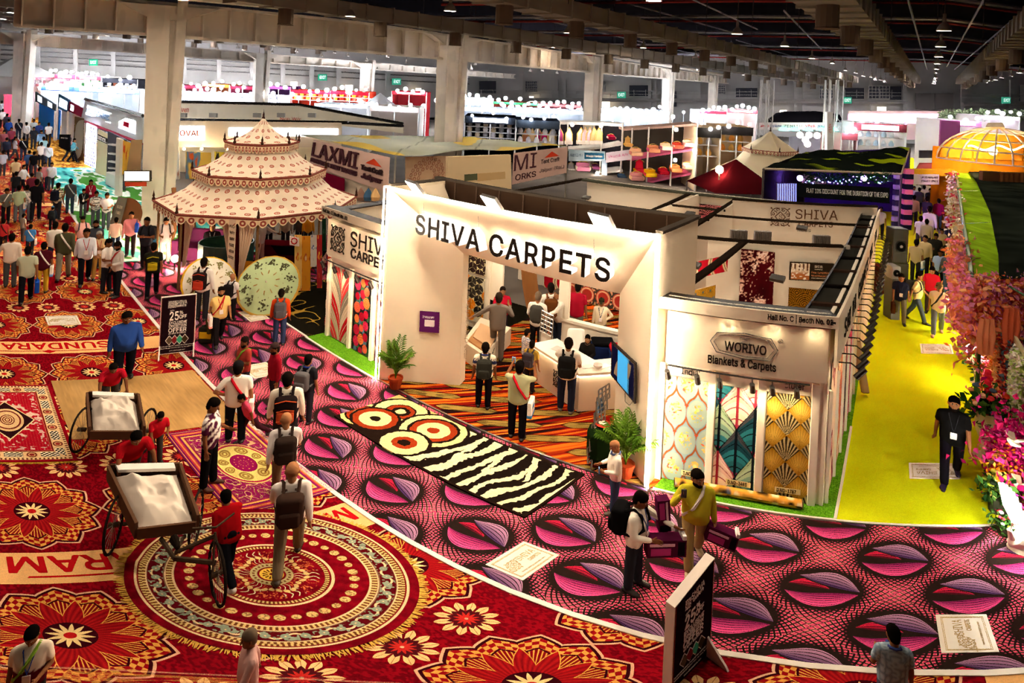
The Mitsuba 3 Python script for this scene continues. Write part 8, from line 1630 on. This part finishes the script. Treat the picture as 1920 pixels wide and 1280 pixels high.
roll(G(1622, 742) + [0, 0, .1], P(1606, 640, G(1622, 742)[1] + .35), .10, lambda x, y: mx('b89a7a', 'c83a4a', ss(.72, .78, nz(x * 5, y * 5)) * (x > .95)), 'beige carpet roll leaning on the side wall at the long turf strip')
 # printed cartons of the two men
def carton(c, s, yaw, label, tilt=0.):
 k = thing('carton', label, 'box'); v, f = box(-s[0] / 2, s[0] / 2, -s[1] / 2, s[1] / 2, -s[2] / 2, s[2] / 2); R_ = trimesh.transformations.euler_matrix(0, tilt, yaw)[:3, :3]; shape(k, (v @ R_.T + c, f), mat('4a1434'))
 for x0, x1, z0, z1, cc in ((-.42, .1, -.38, .05, 'b03a80'), (-.45, .2, .15, .32, 'e0b8d0'), (.28, .46, -.4, .4, '18101a')):
  v, f = box(x0 * s[0], x1 * s[0], -s[1] / 2 - .004, -s[1] / 2 + .002, z0 * s[2], z1 * s[2]); part(k, 'print', (v @ R_.T + c, f), mat(cc))
 v, f = box(.40 * s[0], .50 * s[0], -.5 * s[1], .5 * s[1], .5 * s[2] - .002, .5 * s[2] + .06); part(k, 'white_handle', (v @ R_.T + c, f), mat('e8e4e4'))
yb = G(1186, 1102)[1]
carton(P(1247, 1021, yb - .1), (.62, .2, .26), .1, 'purple printed carton held low by the man with the black backpack'); carton(P(1243, 962, yb + .1), (.5, .16, .2), .1, 'upright purple carton held up by the man with the black backpack', PI / 2 - .1); carton(P(1352, 1003, G(1300, 1058)[1] - .1), (.5, .2, .24), -.2, 'purple printed carton carried by the man in the lime shirt', .25)
 # standing signs
def offer_sign(Q, t, label, feet):
 k = thing('standing_sign', label, 'sign'); shape(k, slab(Q, t), mat('e4d8d0')); F_ = sub(Q, .02, .98, .01, .99, .004); part(k, 'printed_face', slab(F_, .003), mat('1c0e14'))
 Pw = mat('f0e4dc')
 for tx, s0, s1, t0, t1, b in (('SHIVA', .40, .74, .86, .93, False), ('CARPETS', .44, .72, .815, .85, True), ('25', .25, .52, .58, .74, True), ('%', .54, .64, .68, .74, True), ('OFF', .53, .75, .60, .67, True), ('EXCLUSIVE', .24, .76, .515, .565, True), ('EXHIBITION', .24, .75, .455, .505, True), ('OFFER', .23, .76, .37, .445, True), ('ON SPOT BOOKING', .24, .74, .335, .36, False), ('UPTO', .26, .38, .75, .77, False), ('HANDMADE CARPETS | HANDTUFTED CARPETS | RUGS', .03, .97, .115, .135, False), ('MACHINEMADE CARPETS | WALL TO WALL CARPETS', .03, .97, .08, .1, False), ('www.shivacarpets.com', .28, .74, .03, .05, False)): tq(k, tx, F_, s0, s1, t0, t1, Pw, b, off=.006)
 f = bil(F_); ex, ey = Q[1] - Q[0], Q[3] - Q[0]
 c = f(np.array([.31]), np.array([.87]))[0] + qn(F_) * .006; part(k, 'emblem', logo(c, ex, ey, .13 * float(np.linalg.norm(ey)), .004), Pw)
 for i, cc in enumerate(('5a4a3a', '7a1c24', '3a9a7a', '3a2c1c')):
  for m_, sz, of in ((Pw, 1., .005), (mat(cc), .86, .009)):
   q = f(np.array([.27 + i * .15]), np.array([.23]))[0] + qn(F_) * of; dx, dy = ex * .115 * sz, ey * .088 * sz; part(k, 'carpet_swatch', slab([q - dy, q + dx, q + dy, q - dx], .002), m_)
 for s in (.0, .985):
  for i in range(34): pass
  part(k, 'dotted_edge', slab(sub(F_, s, s + .015, 0, 1, .004), .002), mat('8a3a2a'))
 for p in feet: n = qn(Q) * [1, 1, 0]; part(k, 'foot', hexa([p + n * .34 - ex * .02, p + n * .34 + ex * .02, p - n * .3 + ex * .02, p - n * .3 - ex * .02, p + n * .3 + [0, 0, .05] - ex * .02, p + n * .3 + [0, 0, .05] + ex * .02, p + [0, 0, .3] - n * .03 + ex * .02, p + [0, 0, .3] - n * .03 - ex * .02]), mat('e4d8d0'))
g0, g1 = G(297, 668), G(364, 660); z_ = lambda u, v, y: P(u, v, y)
Q = [g0 + [0, 0, .04], g1 + [0, 0, .04], g1 + [0, 0, float(P(370, 551, g1[1])[2])], g0 + [0, 0, float(P(303, 558, g0[1])[2])]]; offer_sign(Q, .08, 'black standing offer sign on the white strip between the two aisle carpets', (g0 + (g1 - g0) * .02, g1 - (g1 - g0) * .02))
g0, g1 = G(1258, 1297), G(1332, 1222); Q = [g0, g1, g1 + [0, 0, float(P(1345, 1046, g1[1])[2])], g0 + [0, 0, float(P(1282, 1140, g0[1])[2])]]; offer_sign(Q, .14, 'standing offer sign seen edge-on at the bottom, right of the red carpet flowers', (g1 - (g1 - g0) * .1,))
k = thing('black_bag', 'black and yellow bag standing behind the man in the yellow tee', 'bag'); p = G(388, 642); part(k, 'body', rbox(p + [0, 0, .24], (.42, .3, .46), .06), mat('24221c')); part(k, 'yellow_panel', rbox(p + [0, -.13, .26], (.34, .06, .2), .02), mat('c8a020')); part(k, 'handle', tube([p + [-.1, 0, .46], p + [0, 0, .56], p + [.1, 0, .46]], .015, 5), mat('24221c'))
 # cargo tricycle carts
WOOD = mat('5a4030'); RUST = mat('4a3c30')
def wheel(k, c, r, ax, rim=.022):
 ax = unit(ax); u_ = unit(np.cross(ax, [0, 0, 1.])); w_ = np.cross(u_, ax)
 part(k, 'wheel', tube([c + (u_ * math.cos(t) + w_ * math.sin(t)) * r for t in np.linspace(0, 2 * PI, 33)], rim, 6), mat('241e1a')); part(k, 'hub', tube([c - ax * .08, c + ax * .08], .04, 8), RUST)
 for t in np.linspace(0, PI, 9)[:-1]: part(k, 'spoke', tube([c + (u_ * math.cos(t) + w_ * math.sin(t)) * r, c - (u_ * math.cos(t) + w_ * math.sin(t)) * r], .004, 3), mat('8a8078'))
def cart(pts, z, front, label, load_c, seed, shafts=True):
 k = thing('cargo_cart', label, 'cart'); q = [G(u, v, z) for u, v in pts]           # back left, back right, front right, front left
 part(k, 'tray_floor', hexa([p - [0, 0, .06] for p in (q[3], q[2], q[1], q[0])] + [q[3], q[2], q[1], q[0]]), WOOD)
 for a, b in ((0, 1), (1, 2), (2, 3), (3, 0)):
  part(k, 'side_board', wall([q[a][:2], (q[a] * .5 + q[b] * .5)[:2], q[b][:2]], z - .04, z + (.20 if (a, b) != (2, 3) else .12), .045), WOOD)
 d = unit(((q[2] + q[3]) - (q[0] + q[1])) * [1, 1, 0]); s_ = np.array([-d[1], d[0], 0]); r = .40
 mid = (q[0] + q[1] + q[2] + q[3]) / 4
 wl, wr = (q[0] * .45 + q[3] * .55), (q[1] * .45 + q[2] * .55)
 for w_, sg in ((wl, -1), (wr, 1)):
  c = w_ + unit((wr - wl)) * sg * .14; c[2] = r + .02; wheel(k, c, r, wr - wl)
 part(k, 'axle', tube([np.append(wl[:2], r + .02), np.append(wr[:2], r + .02)], .03, 6), RUST)
  # load of crumpled white cloth
 f = bil([q[0], q[1], q[2], q[3]])
 def ld(s, t): p = f(.05 + .9 * s, .06 + .9 * t); e = np.minimum.reduce([s, 1 - s, t, 1 - t]); p[:, 2] += .05 + np.clip(e * 5, 0, 1) * (.10 + .12 * nz(s * 4 + seed, t * 4) + .05 * nz(s * 11, t * 11)) * load_c; return p
 part(k, 'load_sheet', grid(30, 30, ld)[0], mat('d8ccc0'), smooth=True, label='crumpled white load')
 part(k, 'folded_sheet', slab([x + [0, 0, .22] for x in (f(np.array([.08]), np.array([.12]))[0], f(np.array([.92]), np.array([.12]))[0], f(np.array([.92]), np.array([.0]))[0], f(np.array([.08]), np.array([.0]))[0])], .05), mat('e8e4e0'))
 if shafts:
  g = np.asarray(front, float); hub = g + [0, 0, .42]
  fm = (q[2] * .5 + q[3] * .5);
  part(k, 'frame_beam', tube([q[3] * .6 + q[2] * .4 - [0, 0, .1], fm + d * .5 - [0, 0, .12], hub + [0, 0, .1] - d * .1], .035, 6), RUST); part(k, 'frame_beam', tube([q[3] * .2 + q[2] * .8 - [0, 0, .1], fm + d * .55 + [0, 0, .0], hub + [0, 0, .45] - d * .2], .03, 6), RUST)
  part(k, 'fork', tube([hub + s_ * .07, hub + [0, 0, .5] - d * .2], .018, 5), RUST); part(k, 'fork', tube([hub - s_ * .07, hub + [0, 0, .5] - d * .2], .018, 5), RUST)
  part(k, 'handlebar', tube([hub + [0, 0, .62] - d * .3 + s_ * .3, hub + [0, 0, .6] - d * .16, hub + [0, 0, .62] - d * .3 - s_ * .3], .016, 5), RUST); part(k, 'saddle', blob_mesh([(fm + d * .42 + [0, 0, .12], .07), (fm + d * .62 + [0, 0, .12], .04)]), mat('1a1410'))
  wheel(k, hub, .41, s_)
cart([(205, 893), (335, 890), (368, 990), (258, 1003)], .7, G(405, 1128), 'wooden cargo tricycle loaded with a white sheet, at the edge of the round rug', 1., 2)
cart([(165, 752), (257, 756), (268, 818), (170, 818)], .62, (0, 0, 0), 'rear wooden cart heaped with white bundles on the tan cloth', 1.2, 5, False)
 # ---------------------------------------------------------------- right aisle side: flowers, vases, lamps, loudspeakers
def leaves(pts_fn, n, size, cols, seed, fold=.3):
 rng = np.random.default_rng(seed); p = pts_fn(rng, n); d = rng.normal(0, 1, (n, 3)); d[:, 2] -= .4; d /= np.linalg.norm(d, axis=1, keepdims=True); e = np.cross(d, rng.normal(0, 1, (n, 3))); e /= np.linalg.norm(e, axis=1, keepdims=True); h = np.cross(d, e); s = size * rng.uniform(.6, 1.3, (n, 1))
 V = np.stack([p, p + d * s * .5 + e * s * .32 + h * s * fold * .3, p + d * s, p + d * s * .5 - e * s * .32 + h * s * fold * .3], 1).reshape(-1, 3); i = np.arange(n) * 4
 c = np.array([lin(x) for x in cols]); pick = rng.integers(0, len(cols), n); k = np.clip(c[pick] * rng.uniform(.75, 1.15, (n, 1)), 0, 1)
 return (V, np.vstack([np.stack([i, i + 1, i + 2], 1), np.stack([i, i + 2, i + 3], 1)])), np.repeat(k, 4, 0)
def stuff(name, label, m, col, cat_='flowers'): k = thing(name, label, cat_, kind='stuff'); return shape(k, m, 'look_vertex', color=col)
fr_ = thing('green_frame_roof', 'green metal frame roof with lime and black cloth over the flower stall', 'stall roof')
ZR = 3.4
def rg(pts, z): return [G(u, v, z) for u, v in pts]
LIME = [(1823, 523), (1815, 470), (1806, 415), (1797, 350), (1787, 302)]; INNER = [(1880, 522), (1876, 470), (1858, 400), (1830, 340), (1808, 300)]
ms = [np.array(rg(LIME, ZR)), np.array(rg(INNER, ZR + .02))]; n_ = 5
pmat('lime_cloth', lambda p, n, uv: mix(C3('6a8a1c'), C3('9cc42a'), fbm(p.x * 1.2, p.y * .8)) * (.75 + .4 * noise(p.x * 9, p.y * 2)))
V = np.vstack(ms + [m - [0, 0, .02] for m in ms]); F_ = [(i, i + 1, n_ + i + 1, n_ + i) for i in range(n_ - 1)] + [(2 * n_ + i, 3 * n_ + i, 3 * n_ + i + 1, 2 * n_ + i + 1) for i in range(n_ - 1)]; part(fr_, 'lime_cloth', (V, np.array(F_)), 'lime_cloth')
BLC = [(1873, 523), (1872, 480), (1856, 400), (1832, 345), (1800, 299)]; BR = [(1990, 520), (1990, 480), (1990, 400), (1990, 345), (1990, 297)]
A_, B_ = np.array(rg(BLC, ZR + .08)), np.array(rg(BR, ZR + .08))
def blk(s, t): i = np.clip((t * 4).astype(int), 0, 3); w = (t * 4 - i)[:, None]; a = A_[i] * (1 - w) + A_[i + 1] * w; b = B_[i] * (1 - w) + B_[i + 1] * w; p = a + (b - a) * s[:, None]; p[:, 2] += .06 * nz(s * 6, t * 9); return p
part(fr_, 'black_cloth', grid(24, 36, blk)[0], 'roof_cloth', smooth=True)
GREEN = mat('1c5a2a', .5)
part(fr_, 'edge_bar', tube(rg(LIME, ZR), .06, 6), GREEN)
for (u, v), (u2, v2) in (((1823, 523), (1940, 521)), ((1806, 421), (1862, 419)), ((1795, 360), (1848, 359)), ((1790, 322), (1820, 322))): part(fr_, 'cross_bar', tube([G(u, v, ZR - .03), G(u2, v2, ZR - .03)], .055, 6), GREEN)
for (u, v), (u2, v2) in (((1815, 365), (1838, 378)), ((1850, 430), (1872, 446)), ((1890, 535), (1925, 556))): part(fr_, 'brace', tube([G(u, v, ZR - .06), G(u2, v2, ZR - .06)], .03, 5), GREEN)
pA, pB = G(1823, 523, ZR), G(1787, 302, ZR)
for t in (0, .35, .7, 1.): q = pA + (pB - pA) * t + [.25, 0, 0]; part(fr_, 'post', tube([q * [1, 1, 0], q], .05, 6), GREEN)
q = G(1938, 521, ZR); part(fr_, 'post', tube([q * [1, 1, 0], q], .05, 6), GREEN)
def edge_pts(t0, t1, drop, w):
 def fn(rng, n): t = rng.uniform(t0, t1, n) ; p = pA + (pB - pA) * t[:, None]; p[:, 0] += rng.normal(-.05, w, n) - .05; p[:, 2] -= np.abs(rng.normal(0, drop, n)); p[:, 1] += rng.normal(0, .15, n); return p
 return fn
stuff('leaf_garland', 'pale cream blossom garland hanging along the far edge of the green frame roof', *leaves(edge_pts(.14, .95, .6, .14), 2600, .22, ['efe0c0', 'd8b87a', 'e8c8a8', 'f4e8d8', 'c83a4a'], 3))
stuff('leaf_garland', 'pink and orange leaf garland hanging along the near edge of the green frame roof', *leaves(edge_pts(-.02, .16, .75, .16), 3600, .19, ['f8a06a', 'fcb878', 'f484aa', 'f89a80', 'f498c8'], 4))
def frontpts(rng, n): s = rng.uniform(0, 1, n); a, b = G(1815, 523, ZR), G(1945, 521, ZR); p = a + (b - a) * s[:, None]; p[:, 2] -= np.abs(rng.normal(0, .62, n)) * (1.15 - .25 * s); p[:, 1] += rng.normal(0, .22, n); return p
stuff('leaf_garland', 'dense curtain of pink, lilac and orange leaves under the front bar', *leaves(frontpts, 8500, .17, ['f8946a', 'f48aac', 'f49adc', 'f8a858', 'e888c8', 'f8b888', 'f0704a'], 5))
for i, (u, v0, v1, c) in enumerate(((1848, 620, 665, 'e8906a'), (1895, 600, 645, 'd86a4a'))):
 k = thing('fabric_swag', ['salmon net swag hanging under the leaf curtain', 'orange net swag at the right edge under the leaf curtain'][i], 'fabric'); shape(k, grid(10, 10, lambda s, t: P(u, v1, 15.8) + np.stack([(s - .5) * .5 * (1 - .5 * np.abs(t - .5)), .05 * np.sin(s * 20), (1 - t) * (v1 - v0) / FOCAL * 15.8 * 1.5], 1))[0], mat(c), smooth=True)
def strip_pts(b0, b1, a, z0, z1):
 def fn(rng, n): b = rng.uniform(b0, b1, n); x, y = site(a + rng.normal(0, .04, n), b); return np.stack([x, y, rng.uniform(z0, z1, n)], 1)
 return fn
wl = thing('flower_wall', 'backing panel behind the flower strips on the right of the yellow carpet', 'panel'); part(wl, 'panel', wall(line(2.42, 9.6, 2.5, 22, 8), 0, 2.4, .06, -1), mat('d8cfa8'))
for i, (b0, b1, cols, lab) in enumerate(((14.3, 15.6, ['f08ab0', 'e85a8a', 'f4c0c8'], 'strip of pink roses on the flower wall'), (12.9, 14.2, ['f0b48a', 'e8986a', 'f4d0a8', 'e8c890'], 'strip of peach and cream roses on the flower wall'), (12.0, 12.8, ['4a6478', 'b83a34', '5a7484', '8a1c24', 'e07a5a'], 'strip of slate blue and red tulips on the flower wall'), (11.0, 11.9, ['e8f0c0', 'f0f0e8', 'b8d87a', 'f0e0e8'], 'strip of white and green flowers at the right edge of the flower wall'), (15.7, 18., ['e8a878', 'e87a9a', 'd8c070'], 'mixed rose strip at the far end of the flower wall'))):
 stuff('rose_strip', lab, *leaves(strip_pts(b0, b1, 2.34, .1, 2.3), 1900, .13, cols, 30 + i, .8))
def bouquet(k, c, r, cols, seed, n=46, gl=True):
 rng = np.random.default_rng(seed)
 for i in range(n):
  d = unit(rng.normal(0, 1, 3) + [0, 0, .5]); p = c + d * r * rng.uniform(.75, 1.); s = r * rng.uniform(.16, .24)
  part(k, 'bloom', trimesh.creation.icosphere(1, s).apply_scale([1, 1, .7]).apply_translation(p), mat(cols[i % len(cols)]))
 m, col = leaves(lambda g, q: c + g.normal(0, 1, (q, 3)) * r * [.62, .62, .5] - [0, 0, .25 * r], 260, r * .5, ['2a4a1c', '3a5a24', '1c3a18'], seed + 1); kk = part(k, 'foliage', m, 'look_vertex', color=col); labels[kk] = {'kind': 'stuff', 'label': 'dark green leaves'}
k = thing('flower_vase', 'tall fluted cream pedestal urn with a bright mixed bouquet on the yellow carpet', 'vase'); p = G(1848, 860)
part(k, 'urn', lathe([(.001, 0), (.24, .0), (.25, .04), (.2, .08), (.1, .12), (.085, .2), (.12, .25), (.085, .3), (.13, .36), (.10, .42), (.15, .47), (.20, .6), (.225, .8), (.235, 1.0), (.25, 1.05), (.22, 1.05), (.2, .95), (.001, .9)], 36, p, lambda t, z: 1 + .04 * np.sin(t * 8 + z * 9) * ((z > .45) & (z < 1.0))), mat('d8ccb0', .5)); bouquet(k, p + [0, 0, 1.3], .36, ['e0703a', 'd8402c', '4a5a74', 'e89a5a', 'f0b890', 'c83038'], 6)
for i in range(7): part(k, 'gladiolus', trimesh.creation.icosphere(1, .07).apply_translation(p + [-.02 + .03 * math.sin(i * 2), 0, 1.5 + i * .07]), mat('d8283a'))
k = thing('flower_vase', 'small cream flared vase with purple and pink roses further along the yellow carpet', 'vase'); p = G(1832, 718)
part(k, 'urn', lathe([(.001, 0), (.17, 0), (.18, .03), (.08, .09), (.07, .3), (.1, .5), (.15, .66), (.12, .66), (.001, .55)], 20, p), mat('e4d8bc', .5)); bouquet(k, p + [0, 0, .85], .30, ['8a4ab0', 'a86ac8', 'd88a9c', '6a3a9a', 'e0a0a8'], 9, 36)
k = thing('flower_bouquet', 'low bouquet of yellow-green and black mums beside the glowing swan', 'flowers'); p = G(1872, 960); part(k, 'pot', lathe([(.001, 0), (.16, 0), (.2, .3), (.001, .3)], 14, p), mat('3a3a30')); bouquet(k, p + [0, 0, .5], .27, ['a8a83a', 'd8c88a', '1c2418', 'c8b84a', '7a8a2a'], 12, 34)
k = thing('flower_bouquet', 'small red, cream and yellow bouquet at the foot of the glowing swan', 'flowers'); p = G(1882, 1002); part(k, 'pot', lathe([(.001, 0), (.1, 0), (.13, .15), (.001, .15)], 12, p), mat('3a3a30')); bouquet(k, p + [0, 0, .24], .17, ['c82838', 'f0e0d0', 'e8b82c', 'd8405a'], 14, 22)
def magpts(rng, n): p = P(1915, 852, 13.2) + rng.normal(0, 1, (n, 3)) * [.34, .3, .40]; return p
bk_ = thing('blossom_bush', 'magenta blossom bush with orange sprigs at the right edge', 'flowers'); m, c = leaves(magpts, 1300, .15, ['b81858', 'd82a70', '8a1048', 'c83a8a'], 17, .6); kk = part(bk_, 'blossom', m, 'look_vertex', color=c); labels[kk] = {'kind': 'stuff', 'label': 'magenta blossom'}; m, c = leaves(lambda g, q: P(1888, 880, 13.) + g.normal(0, 1, (q, 3)) * [.16, .1, .2], 220, .10, ['f08a1c', 'f0a838'], 18); kk = part(bk_, 'sprig', m, 'look_vertex', color=c); labels[kk] = {'kind': 'stuff', 'label': 'orange sprigs'}
pb_ = P(1915, 852, 13.2); part(bk_, 'trunk', tube([(pb_[0], pb_[1], 0), pb_], .05, 6), mat('4a3020'))
for i, (u, v) in enumerate(((1900, 830), (1912, 912))):
 k = thing('dove_figure', ['cream dove figure perched in the magenta blossom', 'lower cream dove figure above the glowing swan'][i], 'figurine'); c = P(u, v, 12.7); part(k, 'body', blob_mesh([(c, .07), (c + [.12, 0, -.05], .03), (c + [-.08, 0, .06], .045)]), mat('e8d8c0'))
 for sg in (-1, 1): part(k, 'wing', blob_mesh([(c + [.02, 0, .03], .03), (c + [.10, sg * .14, .12], .02), (c + [-.04, sg * .16, .14], .015)]), mat('e8d8c0'))
sw = thing('swan_lamp', 'white swan figure with brightly glowing wings at the right edge', 'lamp'); p = G(1912, 1030)
part(sw, 'body', blob_mesh([(p + [0, 0, .17], .16), (p + [.22, .05, .2], .12), (p + [-.12, 0, .12], .1)]), mat('e8e0d0', .5)); part(sw, 'neck', tube([p + [-.15, 0, .2], p + [-.22, -.03, .36], p + [-.18, -.05, .5], p + [-.1, -.06, .52]], [.06, .045, .04, .045], 8), mat('e8e0d0', .5)); part(sw, 'beak', tube([p + [-.08, -.06, .52], p + [.0, -.07, .48]], [.025, .005], 6), mat('d8902c')); part(sw, 'base', lathe([(.001, 0), (.2, 0), (.16, .06), (.001, .06)], 16, p), mat('e8e0d0'))
for i in range(9):
 a = .3 + i * .12; root = p + [.02, .04, .3]; tip = P(1874 + i * 6.5, 905 + i * i * 1.1, p[1] - .02 * i); mid = (root + tip) / 2 + [-.05, 0, .06]; part(sw, 'glowing_feather', tube([root, mid, tip], [.05, .07, .02], 6), WHITE_, glow=(22, 21, 17), weight=.4)
for i, (u, v, y) in enumerate(((1812, 563, 22.), (1820, 655, 18.5), (1822, 620, 19.5))):
 k = thing('bird_lamp', ['far glowing white bird lamp at the flower wall foot', 'near glowing white bird lamp above the purple bouquet', 'middle small glowing bird lamp in the flowers'][i], 'lamp'); c = P(u, v, y); s = .75 if i < 2 else .35; part(k, 'body', blob_mesh([(c, .10 * s), (c + [.2 * s, 0, .04], .05 * s), (c + [-.28 * s, 0, .05], .03 * s)]), WHITE_, glow=(34, 30, 22), weight=2.)
 for sg in (-1, 1): part(k, 'wing', blob_mesh([(c, .04 * s), (c + [-.1 * s, sg * .3 * s, .12 * s], .04 * s), (c + [.15 * s, sg * .22 * s, .14 * s], .03 * s)]), WHITE_, glow=(30, 27, 20), weight=.3)
 part(k, 'stem', tube([(c[0] + .2, c[1], 0), c], .015, 5), mat('8a8a80'))
SPK = mat('121314', .5)
def speaker(u0, u1, v0, v1, y, label, cones, m=SPK, dep=.55):
 k = thing('loudspeaker', label, 'loudspeaker'); a, b = P(u0, v1, y), P(u1, v0, y); z0 = max(a[2], 0.); part(k, 'cabinet', rbox([(a[0] + b[0]) / 2, y + dep / 2, (z0 + b[2]) / 2], (b[0] - a[0], dep, b[2] - z0), .04), m)
 for i in range(cones):
  zc = z0 + (b[2] - z0) * (i + .5) / cones; r = min((b[0] - a[0]) * .38, (b[2] - z0) / cones * .42); xc = (a[0] + b[0]) / 2
  for rr, dd, mm in ((r, -.012, mat('2a2c2e')), (r * .82, -.02, mat('0c0d0e')), (r * .25, -.04, mat('8a8c90', .3))):
   V, F2_ = lathe([(.001, 0), (rr, 0), (rr, .02), (.001, .03)], 18); part(k, 'cone', (np.stack([V[:, 0] + xc, y + dd - V[:, 2] + .01, V[:, 1] + zc], 1), F2_), mm)
 return k
speaker(1673, 1705, 494, 560, 25.2, 'lower big black loudspeaker at the end of the side wall', 1); k = speaker(1673, 1705, 430, 494, 25.2, 'upper big black loudspeaker stacked on the lower one', 1)
speaker(1672, 1690, 500, 524, 23.6, 'small grey mixer case in front of the loudspeakers', 1, mat('9a9aa0'), .5)
k = thing('amp_case', 'grey amplifier case stand under the mixer case', 'case'); a, b = P(1672, 560, 23.6), P(1690, 524, 23.6); part(k, 'body', box(a[0], b[0], 23.6, 24.1, 0, b[2]), mat('6a6a6c'))
one('carpet_stack', cbox(S3(-.62, 23.0, .55), (.5, .5, 1.1)), mat('5a1c14'), 'stack of dark red rugs at the far end of the long turf strip', 'rugs')
for i, (a, b, zz2) in enumerate(((-12.6, 13.7, 3.5), (-9.5, 18.6, 3.2), (-11.5, 20, 3.2), (-6.9, 19., 3.35), (-3., 18.5, 3.35), (-4.6, 12.8, 3.4), (-2.6, 12.5, 3.4), (-7.3, 14.6, 3.2), (-8.9, 11.9, 3.2), (-3, 22.3, 3.3), (-10.2, 12.2, 3.2), (-6.3, 11.9, 3.2))):
 p = S3(a, b, zz2); flood(p, S3(a + .1, b + .9, 0) - p, 'flood light fixed high inside the stand over '+['the left wing', 'the tan rug corner', 'the far left room', 'the pink mesh carpet', 'the sign wall room', 'the blossom carpet', 'the gold arches carpet', 'the inner window', 'the ramp', 'the back right corner', 'the cube carpets', 'the counter'][i], 44., .16, None, 3.)
for i, (u, v) in enumerate(((1385, 440), (1430, 442), (1540, 450))): p = G(u, v, 3.5); k = thing('flood_light', f'grey ribbed back of a flood light on the inner roof beam, {["left", "middle", "right"][i]} of three', 'lamp'); part(k, 'housing', cbox(p, (.5, .12, .28)), mat('8a8078', .5)); [part(k, 'fin', cbox(p + [x, -.07, 0], (.02, .05, .26)), mat('6a625c')) for x in np.linspace(-.22, .22, 9)]
for d in scene.values():                                   # all lamps together, in the units that suit the exposure above
 e = d.get('emitter', d if d.get('type') == 'spot' else {})
 for q in ('radiance', 'intensity'):
  if q in e: e[q] = {'type': 'rgb', 'value': [x * LIGHT_UNIT for x in e[q]['value']]}
